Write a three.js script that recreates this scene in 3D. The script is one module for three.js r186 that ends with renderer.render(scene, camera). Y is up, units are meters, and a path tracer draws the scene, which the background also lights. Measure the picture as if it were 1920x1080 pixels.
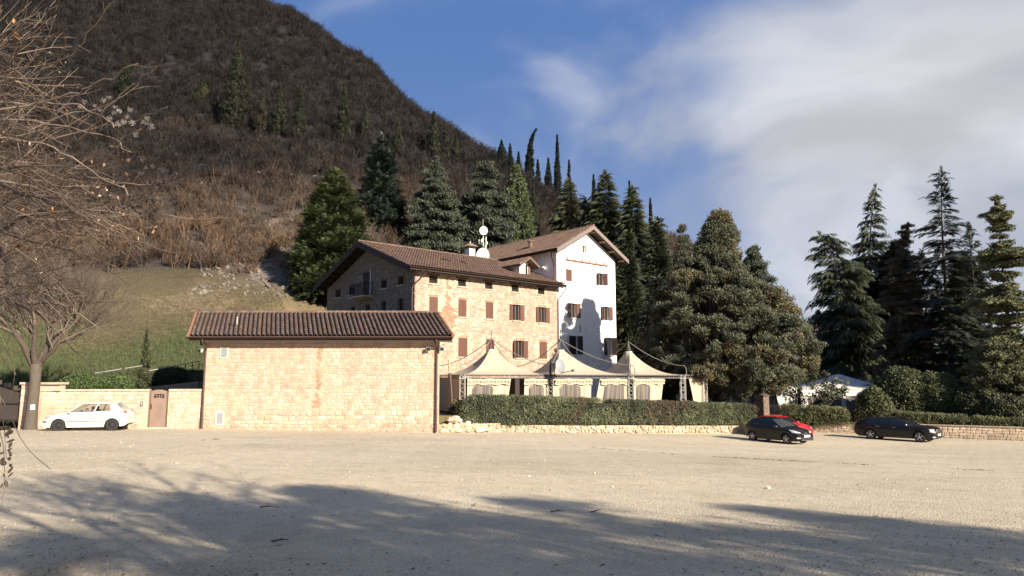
import * as THREE from 'three';
import { mergeGeometries } from 'three/addons/utils/BufferGeometryUtils.js';

// ---------- small numeric helpers (noise is needed for the sky) ----------
const V = (x, y, z) => new THREE.Vector3(x, y, z);
const lerp = (a, b, t) => a + (b - a) * t, clamp = (x, a = 0, b = 1) => Math.min(b, Math.max(a, x));
const sstep = (a, b, x) => { const t = clamp((x - a) / (b - a)); return t * t * (3 - 2 * t); };
function rnd(seed) { let a = seed >>> 0; return () => { a = (a + 0x6D2B79F5) >>> 0; let t = a; t = Math.imul(t ^ (t >>> 15), t | 1); t ^= t + Math.imul(t ^ (t >>> 7), t | 61); return ((t ^ (t >>> 14)) >>> 0) / 4294967296; }; }
function hash(x, y, z) { let h = Math.imul(x, 374761393) + Math.imul(y, 668265263) + Math.imul(z, 1274126177); h = Math.imul(h ^ (h >>> 13), 1274126177); h ^= h >>> 16; return (h >>> 0) / 4294967296; }
function vn(x, y, z = 0, p = 0) { // value noise, optional period p
  const X = Math.floor(x), Y = Math.floor(y), Z = Math.floor(z); let fx = x - X, fy = y - Y, fz = z - Z;
  fx = fx * fx * (3 - 2 * fx); fy = fy * fy * (3 - 2 * fy); fz = fz * fz * (3 - 2 * fz);
  const w = p ? (k) => ((k % p) + p) % p : (k) => k, x0 = w(X), x1 = w(X + 1), y0 = w(Y), y1 = w(Y + 1);
  const L = (z) => lerp(lerp(hash(x0, y0, z), hash(x1, y0, z), fx), lerp(hash(x0, y1, z), hash(x1, y1, z), fx), fy);
  return fz === 0 ? L(Z) : lerp(L(Z), L(Z + 1), fz);
}
function fbm(x, y, z = 0, oct = 4, p = 0) { let s = 0, a = .5, n = 0; for (let i = 0; i < oct; i++) { s += a * vn(x, y, z + i * 17, p); n += a; a *= .5; x *= 2; y *= 2; z *= 2; p *= 2; } return s / n; }

// ---------- camera ----------
const scene = new THREE.Scene();
const EYE = 1.65, F = 1320, PITCH = Math.atan(171 / F);
const camera = new THREE.PerspectiveCamera(2 * Math.atan(540 / F) * 180 / Math.PI, 16 / 9, .1, 6000);
camera.position.set(0, EYE, 0); camera.rotation.set(PITCH, 0, 0); scene.add(camera);

// ---------- renderer, exposure ----------
const renderer = new THREE.WebGLRenderer({ antialias: true });
renderer.toneMapping = THREE.LinearToneMapping; renderer.toneMappingExposure = 2.5;
renderer.shadowMap.enabled = true;

// ---------- sky: blue with a bank of soft cloud to the right, streaky veils ----------
{
  const W = 3072, H = 1536, d = new Float32Array(W * H * 4), K = 1 / 2.5;
  for (let j = 0; j < H; j++) {
    if (j < H / 2) { for (let i = 0; i < W; i++) { const k = (j * W + i) * 4; d[k] = .3 * K; d[k + 1] = .28 * K; d[k + 2] = .25 * K; d[k + 3] = 1; } continue; }
    const el = ((j + .5) / H - .5) * Math.PI, sy = Math.sin(el), cy = Math.cos(el);
    for (let i = 0; i < W; i++) {
      const a = ((i + .5) / W - .5) * 2 * Math.PI, x = Math.cos(a) * cy, z = Math.sin(a) * cy, k = (j * W + i) * 4;
      const az = Math.atan2(x, -z), up = Math.max(sy, 0);
      // clear sky
      const h = Math.pow(1 - up, 3.2);
      let r = lerp(.075, .34, h), g = lerp(.185, .45, h), b = lerp(.48, .68, h);
      // cloud layer on a plane far above
      const q = 1.35 / (up + .4), px = x * q, pz = z * q;
      const wx = (fbm(px * 1.1 + 3, pz * 1.1, 2, 5) - .5) * .9, wz = (fbm(px * 1.1, pz * 1.1 + 9, 5, 5) - .5) * .9;
      const sx = px * .85 + pz * .53 + wx, sz = -px * .53 + pz * .85 + wz;
      const n1 = fbm(sx * 1.1 + 4, sz * 1.3 + 2, 1, 7), n2 = fbm(sx * 1.5 + 20, sz * 3.0 + 7, 9, 7);
      const bias = Math.cos(az - 1.5) * .3 - .045;
      const veil = sstep(.4, .92, n2 * .65 + n1 * .28 + bias * .9) * .75;
      const bank = sstep(.47, .9, n1 * .7 + n2 * .3 + bias);
      const c = clamp(1 - (1 - veil) * (1 - bank * .9));
      const sh = fbm(sx * 1.6 + 5, sz * 2.0 + 4, 21, 6);
      const L = lerp(.56, .78, sstep(.3, .62, sh));
      r = lerp(r, L * .98, c); g = lerp(g, L, c); b = lerp(b, L * 1.06, c);
      d[k] = r * K; d[k + 1] = g * K; d[k + 2] = b * K; d[k + 3] = 1;
    }
  }
  const t = new THREE.DataTexture(d, W, H, THREE.RGBAFormat, THREE.FloatType);
  t.mapping = THREE.EquirectangularReflectionMapping; t.magFilter = t.minFilter = THREE.LinearFilter; t.needsUpdate = true;
  scene.background = t; scene.environment = t;
}
// ---------- sun: low, behind the camera to the right ----------
const SUN = V(.617, .39, .681).normalize();
{
  const s = new THREE.DirectionalLight(new THREE.Color(1, .895, .76), 4.6);
  s.position.copy(SUN).multiplyScalar(220); s.target.position.set(0, 0, 0); s.castShadow = true; s.shadow.radius = 1;
  Object.assign(s.shadow.camera, { left: -160, right: 160, top: 160, bottom: -160, near: 1, far: 600 }); s.shadow.mapSize.set(4096, 4096);
  scene.add(s, s.target);
}

// ---------- names, tags ----------
const taken = {};
function numbered(n) { const k = taken[n] = (taken[n] ?? -1) + 1; return k ? `${n}_${String(k).padStart(3, '0')}` : n; }
function tag(o, label, category, group, kind) { if (label) o.userData.label = label; if (category) o.userData.category = category; if (group) o.userData.group = group; if (kind) o.userData.kind = kind; return o; }
function thing(name, label, category, pos = [0, 0, 0], turn = 0, group) { const o = new THREE.Group(); o.name = numbered(name); scene.add(o); o.position.set(...pos); o.rotation.y = turn; return tag(o, label, category, group); }
function mesh(name, geo, mat, parent, kind) { const m = new THREE.Mesh(geo.isBufferGeometry ? geo : geo.geo(), mat); m.name = parent === scene ? numbered(name) : name; m.castShadow = m.receiveShadow = true; if (kind) m.userData.kind = kind; parent.add(m); return m; }
function group(name, parent, pos = [0, 0, 0]) { const g = new THREE.Group(); g.name = name; g.position.set(...pos); parent.add(g); return g; }
function inst(name, geo, mat, list, parent, kind) {
  const m = new THREE.InstancedMesh(geo, mat, list.length); m.name = parent === scene ? numbered(name) : name; m.castShadow = m.receiveShadow = true;
  list.forEach(([M, c], i) => { m.setMatrixAt(i, M); if (c) m.setColorAt(i, c); }); if (kind) m.userData.kind = kind; parent.add(m); return m;
}
const col = (r, g, b) => new THREE.Color().setRGB(r, g, b);
const mixc = (a, b, t) => new THREE.Color(lerp(a.r, b.r, t), lerp(a.g, b.g, t), lerp(a.b, b.b, t));
// pixel of the 1920 x 1080 photograph + depth in front of the eye -> point
const cP = Math.cos(PITCH), sP = Math.sin(PITCH);
function at(px, py, d) { const v = -(py - 540) / F, y = v * cP + sP, k = d / (cP - v * sP); return V((px - 960) / F * k, y * k + EYE, -d); }

// ---------- geometry builder: loose triangles, uv in metres by box projection, vertex colours ----------
class GB {
  constructor() { this.p = []; this.n = []; this.c = []; this.uvs = null; }
  tri(a, b, c, k, na, nb, nc) {
    this.p.push(a.x, a.y, a.z, b.x, b.y, b.z, c.x, c.y, c.z);
    if (!na) { const ux = b.x - a.x, uy = b.y - a.y, uz = b.z - a.z, vx = c.x - a.x, vy = c.y - a.y, vz = c.z - a.z; let x = uy * vz - uz * vy, y = uz * vx - ux * vz, z = ux * vy - uy * vx; const l = Math.hypot(x, y, z) || 1; x /= l; y /= l; z /= l; this.n.push(x, y, z, x, y, z, x, y, z); }
    else this.n.push(na.x, na.y, na.z, nb.x, nb.y, nb.z, nc.x, nc.y, nc.z);
    k = k || GB.white; for (let i = 0; i < 3; i++) this.c.push(k.r, k.g, k.b); return this;
  }
  quad(a, b, c, d, k) { return this.tri(a, b, c, k).tri(a, c, d, k); }
  add(g, M, k) {
    if (g.index) g = g.toNonIndexed(); const P = g.attributes.position, N = g.attributes.normal, v = V(), NM = M ? new THREE.Matrix3().getNormalMatrix(M) : null; k = k || GB.white;
    for (let i = 0; i < P.count; i++) { v.fromBufferAttribute(P, i); if (M) v.applyMatrix4(M); this.p.push(v.x, v.y, v.z); v.fromBufferAttribute(N, i); if (M) v.applyMatrix3(NM).normalize(); this.n.push(v.x, v.y, v.z); this.c.push(k.r, k.g, k.b); }
    return this;
  }
  box(x0, y0, z0, x1, y1, z1, k, b = 0) {
    if (!b) return this.add(new THREE.BoxGeometry(Math.abs(x1 - x0), Math.abs(y1 - y0), Math.abs(z1 - z0)), new THREE.Matrix4().makeTranslation((x0 + x1) / 2, (y0 + y1) / 2, (z0 + z1) / 2), k);
    // chamfered box: convex pieces by eight corners x three
    const cx = [x0, x1], cy = [y0, y1], cz = [z0, z1], P = (i, j, l, ax) => V(cx[i] + (ax === 0 ? 0 : (i ? -b : b)), cy[j] + (ax === 1 ? 0 : (j ? -b : b)), cz[l] + (ax === 2 ? 0 : (l ? -b : b)));
    const f = (a, c, d, e, flip) => flip ? this.quad(e, d, c, a, k) : this.quad(a, c, d, e, k);
    for (const s of [0, 1]) {
      f(P(s, 0, 0, 0), P(s, 1, 0, 0), P(s, 1, 1, 0), P(s, 0, 1, 0), !s); f(P(0, s, 0, 1), P(0, s, 1, 1), P(1, s, 1, 1), P(1, s, 0, 1), !s); f(P(0, 0, s, 2), P(1, 0, s, 2), P(1, 1, s, 2), P(0, 1, s, 2), !s);
      for (const t of [0, 1]) {
        f(P(0, s, t, 1), P(1, s, t, 1), P(1, s, t, 2), P(0, s, t, 2), s === t); f(P(s, 0, t, 0), P(s, 1, t, 0), P(s, 1, t, 2), P(s, 0, t, 2), s !== t); f(P(s, t, 0, 0), P(s, t, 1, 0), P(s, t, 1, 1), P(s, t, 0, 1), s === t);
        for (const u of [0, 1]) { const A = P(s, t, u, 0), B = P(s, t, u, 1), C = P(s, t, u, 2); (s + t + u) % 2 ? this.tri(A, B, C, k) : this.tri(C, B, A, k); }
      }
    }
    return this;
  }
  tube(pts, rad, sides = 6, k, cap = true) {
    const n = pts.length, rings = [], nor = []; let up = V(0, 1, 0);
    for (let i = 0; i < n; i++) {
      const t = V().subVectors(pts[Math.min(n - 1, i + 1)], pts[Math.max(0, i - 1)]).normalize(); if (Math.abs(t.dot(up)) > .95) up = Math.abs(t.y) > .9 ? V(1, 0, 0) : V(0, 1, 0);
      const s = V().crossVectors(t, up).normalize(); up = V().crossVectors(s, t).normalize(); const r = typeof rad === 'function' ? rad(i / (n - 1)) : Array.isArray(rad) ? rad[i] : rad, R = [], N = [];
      for (let j = 0; j < sides; j++) { const a = j / sides * 2 * Math.PI, d = V().addScaledVector(s, Math.cos(a)).addScaledVector(up, Math.sin(a)); N.push(d); R.push(V().addScaledVector(d, r).add(pts[i])); }
      rings.push(R); nor.push(N);
    }
    for (let i = 0; i < n - 1; i++) for (let j = 0; j < sides; j++) { const q = (j + 1) % sides; this.tri(rings[i][j], rings[i + 1][q], rings[i][q], k, nor[i][j], nor[i + 1][q], nor[i][q]); this.tri(rings[i][j], rings[i + 1][j], rings[i + 1][q], k, nor[i][j], nor[i + 1][j], nor[i + 1][q]); }
    if (cap) for (const e of [0, n - 1]) for (let j = 1; j < sides - 1; j++) e ? this.tri(rings[e][0], rings[e][j + 1], rings[e][j], k) : this.tri(rings[e][0], rings[e][j], rings[e][j + 1], k);
    return this;
  }
  bar(a, b, r, sides = 5, k) { return this.tube([a, b], r, sides, k); }
  geo(smooth) {
    const g = new THREE.BufferGeometry(), P = this.p, N = this.n, n = P.length / 3, uv = new Float32Array(n * 2);
    for (let i = 0; i < n; i += 3) {
      const ax = Math.abs(N[i * 3] + N[i * 3 + 3] + N[i * 3 + 6]), ay = Math.abs(N[i * 3 + 1] + N[i * 3 + 4] + N[i * 3 + 7]), az = Math.abs(N[i * 3 + 2] + N[i * 3 + 5] + N[i * 3 + 8]);
      for (let k = i; k < i + 3; k++) { const x = P[k * 3], y = P[k * 3 + 1], z = P[k * 3 + 2]; if (ay >= ax && ay >= az) { uv[k * 2] = x; uv[k * 2 + 1] = -z; } else if (ax > az) { uv[k * 2] = z; uv[k * 2 + 1] = y; } else { uv[k * 2] = x; uv[k * 2 + 1] = y; } }
    }
    g.setAttribute('position', new THREE.Float32BufferAttribute(P, 3)); g.setAttribute('normal', new THREE.Float32BufferAttribute(N, 3)); g.setAttribute('uv', new THREE.BufferAttribute(uv, 2)); g.setAttribute('color', new THREE.Float32BufferAttribute(this.c, 3));
    return g;
  }
}
GB.white = col(1, 1, 1);
// shape (with holes) in x,y extruded from z = -depth to 0
function plate(shape, depth) { const g = new THREE.ExtrudeGeometry(shape, { depth, bevelEnabled: false, curveSegments: 10 }); g.translate(0, 0, -depth); return g; }
const rectPath = (x0, y0, x1, y1, C = THREE.Path) => { const p = new C(); p.moveTo(x0, y0); p.lineTo(x1, y0); p.lineTo(x1, y1); p.lineTo(x0, y1); p.closePath(); return p; };
const poly = (pts) => { const s = new THREE.Shape(); pts.forEach(([x, y], i) => i ? s.lineTo(x, y) : s.moveTo(x, y)); s.closePath(); return s; };

// ---------- textures and materials ----------
const enc = (x) => { x = clamp(x); return 255 * (x <= .0031308 ? 12.92 * x : 1.055 * Math.pow(x, 1 / 2.4) - .055); };
function tex(size, metres, f, srgb = true) {
  const d = new Uint8Array(size * size * 4);
  for (let j = 0; j < size; j++) for (let i = 0; i < size; i++) { const c = f(i / size, j / size), k = (j * size + i) * 4; for (let q = 0; q < 3; q++) { const x = Array.isArray(c) ? c[q] : c; d[k + q] = srgb ? enc(x) : 255 * clamp(x); } d[k + 3] = 255; }
  const t = new THREE.DataTexture(d, size, size); t.wrapS = t.wrapT = THREE.RepeatWrapping; t.magFilter = THREE.LinearFilter; t.minFilter = THREE.LinearMipmapLinearFilter; t.generateMipmaps = true;
  if (srgb) t.colorSpace = THREE.SRGBColorSpace; t.repeat.set(1 / metres, 1 / metres); t.needsUpdate = true; return t;
}
const T = {
  mottle: tex(512, 1.7, (u, v) => { const a = fbm(u * 6, v * 6, 1, 5, 6), b = fbm(u * 40, v * 40, 3, 2, 40); return .55 + .32 * a + .22 * b; }),
  mottleBump: tex(512, 1.7, (u, v) => .6 * fbm(u * 10, v * 10, 2, 4, 10) + .4 * fbm(u * 60, v * 60, 5, 2, 60), false),
  plaster: tex(512, 3.1, (u, v) => { const a = fbm(u * 5, v * 5, 8, 5, 5), s = fbm(u * 24, v * 3, 4, 3, 24); return .8 + .16 * a + .08 * s; }),
  gravel: tex(1024, 2.3, (u, v) => {
    const a = fbm(u * 9, v * 9, 1, 4, 9), b = vn(u * 110, v * 110, 2, 110), c = vn(u * 230, v * 230, 4, 230), e = vn(u * 48, v * 48, 7, 48); const s = .5 + .2 * a + .16 * b + .12 * c + (e > .84 ? .12 : 0) - (b > .86 ? .2 : 0) - (e < .08 ? .1 : 0); return [s, s * (.985 + .02 * a), s * (.95 + .05 * b)];
  }),
  gravelBump: tex(1024, 2.3, (u, v) => .5 * vn(u * 110, v * 110, 2, 110) + .25 * vn(u * 230, v * 230, 4, 230) + .25 * vn(u * 48, v * 48, 7, 48), false),
  earth: tex(512, 5, (u, v) => { const a = fbm(u * 7, v * 7, 1, 5, 7), b = fbm(u * 50, v * 50, 3, 2, 50); return .4 + .35 * a + .35 * b; }),
  bark: tex(256, .9, (u, v) => .45 + .35 * fbm(u * 30, v * 5, 2, 4, 30) + .25 * vn(u * 60, v * 20, 8, 60)),
  wood: tex(256, 1, (u, v) => .7 + .2 * fbm(u * 30, v * 3, 3, 3, 30) + .12 * vn(u * 90, v * 4, 8, 90)),
};
const S = (c, o = {}) => new THREE.MeshStandardMaterial({ color: c, roughness: .9, ...o });
const M = {
  stone: S(col(1, 1, 1), { vertexColors: true, map: T.mottle, bumpMap: T.mottleBump, bumpScale: .012, roughness: .95 }),
  mortar: S(col(.54, .4, .285), { map: T.mottle, bumpMap: T.mottleBump, bumpScale: .02, roughness: 1 }),
  mortarDark: S(col(.24, .2, .15), { map: T.mottle, bumpMap: T.mottleBump, bumpScale: .02, roughness: 1 }),
  capStone: S(col(.5, .41, .3), { map: T.mottle, bumpMap: T.mottleBump, bumpScale: .008 }),
  plaster: S(col(.86, .83, .77), { map: T.plaster, bumpMap: T.mottleBump, bumpScale: .004 }),
  tile: S(col(1, 1, 1), { vertexColors: true, map: T.mottle, roughness: .9 }),
  roofBase: S(col(.1, .066, .05), { map: T.mottle }),
  darkWood: S(col(.045, .03, .022), { map: T.wood, roughness: .8 }),
  lintelWood: S(col(.17, .11, .075), { map: T.wood, roughness: .85 }),
  rafter: S(col(.3, .17, .09), { map: T.wood }),
  shutter: S(col(.125, .05, .032), { map: T.wood, roughness: .7 }),
  shutterDark: S(col(.035, .022, .018), { map: T.wood, roughness: .7 }),
  copper: S(col(.085, .05, .04), { roughness: .5, metalness: .4 }),
  iron: S(col(.03, .027, .025), { roughness: .55, metalness: .6 }),
  canopy: S(col(.41, .345, .25), { roughness: .95, map: T.plaster, side: THREE.DoubleSide }),
  tubeSteel: S(col(.17, .155, .135), { roughness: .6 }),
  greySteel: S(col(.36, .34, .31), { roughness: .6 }),
  whitePaint: S(col(.75, .74, .7), { roughness: .6 }),
  greyPaint: S(col(.55, .53, .48), { roughness: .6 }),
  dark: S(col(.012, .011, .01), { roughness: 1 }),
  glassDark: S(col(.02, .022, .025), { roughness: .12 }),
  canvas: S(col(.5, .41, .29), { roughness: .95, map: T.plaster, side: THREE.DoubleSide }),
  canvasWhite: S(col(.66, .62, .54), { roughness: .95, map: T.plaster, side: THREE.DoubleSide }),
  pvc: S(col(.12, .1, .085), { roughness: .35 }),
  corten: S(col(.24, .165, .125), { roughness: .75, map: T.mottle }),
  bark: S(col(.12, .095, .072), { map: T.bark, bumpMap: T.bark, bumpScale: .02 }),
  barkDark: S(col(.09, .068, .05), { map: T.bark, bumpMap: T.bark, bumpScale: .02 }),
  leaf: S(col(1, 1, 1), { vertexColors: false, roughness: .75, side: THREE.DoubleSide }),
  leafV: S(col(1, 1, 1), { vertexColors: true, roughness: .85, side: THREE.DoubleSide }),
};

// ================= the setting =================
const GX = [[-60, -1.0], [-26, -1.1], [-18, -1.15], [-4, -1.38], [3, -1.66], [10, -1.95], [15.6, -2.16], [25, -2.4], [34, -2.45], [80, -2.5]];
function pw(T, x) { if (x <= T[0][0]) return T[0][1]; for (let i = 1; i < T.length; i++) if (x <= T[i][0]) return lerp(T[i - 1][1], T[i][1], (x - T[i - 1][0]) / (T[i][0] - T[i - 1][0])); return T[T.length - 1][1]; }
function G(x, d) { let a = 0; for (let i = -2; i <= 2; i++) a += pw(GX, x + i * 2.2); const s = d < 41 ? d / 41 : 1 + (d - 41) * .0005; return a / 5 * (d < 0 ? d / 80 : s); }
const onGround = (px, py) => { const a = at(px, py, 1), dy = a.y - EYE; let d = 20; for (let i = 0; i < 60; i++) d = lerp(d, (G(a.x * d, d) - EYE) / dy, .5); return V(a.x * d, G(a.x * d, d), -d); };
const LANES = [[-30, 12, 30, 26, .05], [-20, 35, 40, 22, -.04], [-24, 20, 26, 36, .06], [2, 2, 16, 40, .05], [-8, 5, -20, 36, -.05], [-30, 8, 35, 13, .02], [8, 6, 24, 46, -.04], [-12, 30, 22, 42, .03]];
{ // car park of packed pale gravel
  const xs = [], ds = []; for (let x = -95; x <= 95; x += Math.abs(x) < 14 ? .55 : 1.6) xs.push(x); for (let d = -45; d < 62; d += d > 3 && d < 20 ? .5 : 1.3) ds.push(d);
  const P = [], C = [], U = [], I = [], nx = xs.length;
  for (const d of ds) for (const x of xs) {
    P.push(x, G(x, d) + .03 * (fbm(x * .35 + 50, d * .35 + 50, 0, 3) - .5) * clamp(d / 6), -d); U.push(x, d);
    let k = .8 + .34 * fbm(x * .12 + 40, d * .3 + 40, 3, 4) + .14 * (vn(x * .9, d * 1.4, 6) - .5); const w = fbm(x * .15 + 9, d * .25 + 70, 8, 3); for (const [ax, ad, bx, bd, bow] of LANES) { const lx = bx - ax, ld = bd - ad, ll = Math.hypot(lx, ld), s = ((x - ax) * lx + (d - ad) * ld) / ll, o = ((x - ax) * ld - (d - ad) * lx) / ll + bow * Math.sin(s / ll * Math.PI) * ll; if (s > 0 && s < ll) for (const e of [-.75, .75]) k += .1 * (vn(s * .5, e + ax, 3) - .75) * Math.exp(-Math.pow((o - e) / .3, 2)) * 2; }
    const lit = sstep(-1.2, -4.4, x - d * .05) * sstep(11, 5.2, d) * sstep(.3, .6, fbm(x * 1.3 + 80, d * 1.3 + 40, 12, 3)); // leaf mould in the near left corner
    const c = [k, k * lerp(.985, 1.0, w), k * lerp(.94, 1.04, w)]; C.push(lerp(c[0], .5, lit * .85), lerp(c[1], .38, lit * .85), lerp(c[2], .3, lit * .85));
  }
  for (let j = 0; j < ds.length - 1; j++) for (let i = 0; i < nx - 1; i++) { const a = j * nx + i; I.push(a, a + 1, a + nx + 1, a, a + nx + 1, a + nx); }
  const g = new THREE.BufferGeometry(); g.setAttribute('position', new THREE.Float32BufferAttribute(P, 3)); g.setAttribute('uv', new THREE.Float32BufferAttribute(U, 2)); g.setAttribute('color', new THREE.Float32BufferAttribute(C, 3)); g.setIndex(I); g.computeVertexNormals();
  M.gravel = S(col(.65, .55, .39), { map: T.gravel, bumpMap: T.gravelBump, bumpScale: .02, vertexColors: true, roughness: 1 });
  tag(mesh('gravel_car_park', g, M.gravel, scene, 'structure'), 'wide car park of packed pale gravel in the foreground');
  const f = new THREE.CircleGeometry(4000, 48); f.rotateX(-Math.PI / 2); f.translate(0, -7, 0);
  tag(mesh('plain', f, S(col(.13, .12, .08), { roughness: 1 }), scene, 'structure'), 'flat land stretching to the horizon beyond the hill');
}
// hill: height along each direction of view, walls in front
const hy = (y, d) => at(960, y, d).y;
const HC = [
  [-700, [38, -.6], [44, 0], [60, 600, 1], [90, 420, 1], [140, 150, 1], [220, -200, 1], [300, -300, 1], [440, -200, 1]],
  [-300, [38, -.6], [44, .2], [60, 610, 1], [85, 440, 1], [130, 180, 1], [220, -150, 1], [300, -250, 1], [440, -150, 1]],
  [0, [40, -.6], [47, 718, 1], [75, 522, 1], [105, 350, 1], [150, 160, 1], [220, -60, 1], [300, -150, 1], [440, -100, 1]],
  [300, [41, -.4], [47.5, 724, 1], [56, 650, 1], [75, 520, 1], [105, 370, 1], [150, 205, 1], [210, 20, 1], [270, -60, 1], [440, -20, 1]],
  [510, [42, -.4], [49, 726, 1], [74, 535, 1], [100, 405, 1], [140, 250, 1], [190, 110, 1], [232, 22, 1], [262, 45, 1], [440, 150, 1]],
  [650, [42, -.3], [50, 722, 1], [76, 560, 1], [100, 425, 1], [140, 290, 1], [180, 175, 1], [215, 112, 1], [250, 135, 1], [440, 300, 1]],
  [800, [42, -.5], [56, -.5], [82, 590, 1], [105, 465, 1], [140, 350, 1], [175, 262, 1], [200, 228, 1], [240, 262, 1], [440, 420, 1]],
  [930, [43, -.55], [62, -.5], [84, 620, 1], [105, 505, 1], [140, 400, 1], [170, 322, 1], [190, 300, 1], [230, 335, 1], [440, 500, 1]],
  [1060, [46, -.55], [70, -.5], [88, 640, 1], [110, 535, 1], [140, 450, 1], [165, 398, 1], [180, 384, 1], [220, 425, 1], [440, 560, 1]],
  [1250, [49, -.6], [75, -.5], [95, 650, 1], [120, 560, 1], [150, 480, 1], [170, 455, 1], [210, 510, 1], [440, 620, 1]],
  [1400, [52, -1.2], [75, -1], [95, 672, 1], [125, 590, 1], [155, 545, 1], [170, 540, 1], [240, 580, 1], [440, 650, 1]],
  [1515, [54, -1.5], [75, -1.4], [100, 682, 1], [140, 605, 1], [155, 612, 1], [200, 630, 1], [440, 680, 1]],
  [1750, [51, -1.5], [100, -1.4], [160, 694, 1], [440, 685, 1]],
  [2400, [45, -1.6], [100, -1.5], [200, 703, 1], [440, 695, 1]]].map(([px, ...r]) => [(px - 960) / F, r.map(([d, y, k]) => [d, k ? hy(y, d) : y])]);
function prof(T, d) { // smooth interpolation (Catmull-Rom with limited slopes)
  const n = T.length; if (d <= T[0][0]) return T[0][1]; if (d >= T[n - 1][0]) return T[n - 1][1]; let i = 0; while (d > T[i + 1][0]) i++;
  const m = (k) => k <= 0 ? (T[1][1] - T[0][1]) / (T[1][0] - T[0][0]) : k >= n - 1 ? (T[n - 1][1] - T[n - 2][1]) / (T[n - 1][0] - T[n - 2][0]) : .5 * ((T[k][1] - T[k - 1][1]) / (T[k][0] - T[k - 1][0]) + (T[k + 1][1] - T[k][1]) / (T[k + 1][0] - T[k][0]));
  const h = T[i + 1][0] - T[i][0], t = (d - T[i][0]) / h, t2 = t * t, t3 = t2 * t; return (2 * t3 - 3 * t2 + 1) * T[i][1] + (t3 - 2 * t2 + t) * h * m(i) + (3 * t2 - 2 * t3) * T[i + 1][1] + (t3 - t2) * h * m(i + 1);
}
const HOUSE = { x: -7.354, y: -.55, z: -53, a: 40.6 * Math.PI / 180 };
function inHouse(x, z) { const dx = x - HOUSE.x, dz = z - HOUSE.z, c = Math.cos(HOUSE.a), s = Math.sin(HOUSE.a); return [dx * c - dz * s, dx * s + dz * c]; }
function H(x, z) {
  const d = -z, t = clamp(x / d, HC[0][0], HC[HC.length - 1][0] - 1e-6); let i = 0; while (t > HC[i + 1][0]) i++;
  let k = (t - HC[i][0]) / (HC[i + 1][0] - HC[i][0]), y = lerp(prof(HC[i][1], d), prof(HC[i + 1][1], d), k * k * (3 - 2 * k) * .5 + k * .5);
  y += sstep(60, 110, d) * (fbm(x * .045 + 30, z * .045 + 30, 2, 4) - .5) * 5 + sstep(46, 55, d) * (fbm(x * .3, z * .3, 6, 3) - .5) * .5 * sstep(.35, .1, t);
  const [u, w] = inHouse(x, z), o = Math.hypot(Math.max(-.5 - u, 0, u - 24), Math.max(-15 - w, 0, w - 1));
  return lerp(-.55, y, sstep(.5, 8, o));
}
const BD = [[-1.4, 41], [-.9, 41], [-.69, 41.2], [-.667, 39.9], [-.44, 41.6], [-.1, 42.4], [-.08, 43], [.335, 52.2], [.345, 54.2], [.4, 56], [.725, 49], [1.1, 42.5], [1.6, 36]];
{
  const NT = 300, ND = 150, P = [], C = [], U = [], I = [];
  for (let j = 0; j <= ND; j++) for (let i = 0; i <= NT; i++) {
    const t = lerp(-1.4, 1.6, i / NT), b = pw(BD, t), d = j ? b * Math.pow(440 / b, (j - 1) / (ND - 1)) : b - .02, x = t * d, y = H(x, -d);
    P.push(x, j ? y : y - 3.5, -d); U.push(x, d);
    // grass, leaf litter, scree, floor colour darkened with height
    const green = sstep(62, 50, d + (fbm(x * .12, d * .12, 3, 4) - .5) * 26) * sstep(-.05, -.2, t), n = fbm(x * .25, d * .25, 9, 4), bare = sstep(.5, .62, fbm(x * .16 + 7, d * .22, 5, 4)) * sstep(52, 62, d);
    let c = [lerp(.085, .125, n), lerp(.066, .094, n), lerp(.03, .046, n)];
    const g2 = sstep(80, 70, d); c = c.map((v, q) => lerp([.036, .027, .02][q] * (.8 + .5 * n), v, g2));
    c = c.map((v, q) => lerp(v, [.045, .07, .017][q] * (.7 + .6 * n), green)); c = c.map((v, q) => lerp(v, [.24, .17, .105][q], bare * g2 * .4));
    const scree = sstep(.5, .6, fbm(x * .3 + 40, y * .3 + d * .1, 6, 4)) * sstep(-.45, -.36, t) * sstep(-.22, -.29, t) * sstep(70, 78, d) * sstep(120, 98, d); c = c.map((v, q) => lerp(v, [.15, .12, .095][q], scree));
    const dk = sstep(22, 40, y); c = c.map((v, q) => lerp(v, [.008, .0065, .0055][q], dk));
    if (t > -.08 && d < 75) c = [.16, .14, .09]; { const k = sstep(.08, .12, t) * sstep(100, 80, d); c = c.map((v, q) => lerp(v, [.09, .085, .04][q], k)); }
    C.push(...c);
  }
  const n = NT + 1; for (let j = 0; j < ND; j++) for (let i = 0; i < NT; i++) { const a = j * n + i; I.push(a, a + 1, a + n + 1, a, a + n + 1, a + n); }
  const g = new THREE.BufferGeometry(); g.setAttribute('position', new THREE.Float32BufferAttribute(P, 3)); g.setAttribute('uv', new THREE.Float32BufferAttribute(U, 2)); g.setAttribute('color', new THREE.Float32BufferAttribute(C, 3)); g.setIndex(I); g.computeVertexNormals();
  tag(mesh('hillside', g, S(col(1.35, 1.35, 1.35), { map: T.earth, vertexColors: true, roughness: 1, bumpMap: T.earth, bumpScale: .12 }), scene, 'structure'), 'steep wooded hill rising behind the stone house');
}
function hill(px, py, d0 = 40) { const a = at(px, py, 1), dx = a.x, dy = a.y - EYE; for (let d = d0; d < 430; d += .25) if (H(dx * d, -d) >= EYE + dy * d) return V(dx * d, H(dx * d, -d), -d); return V(dx * 200, H(dx * 200, -200), -200); }

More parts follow.
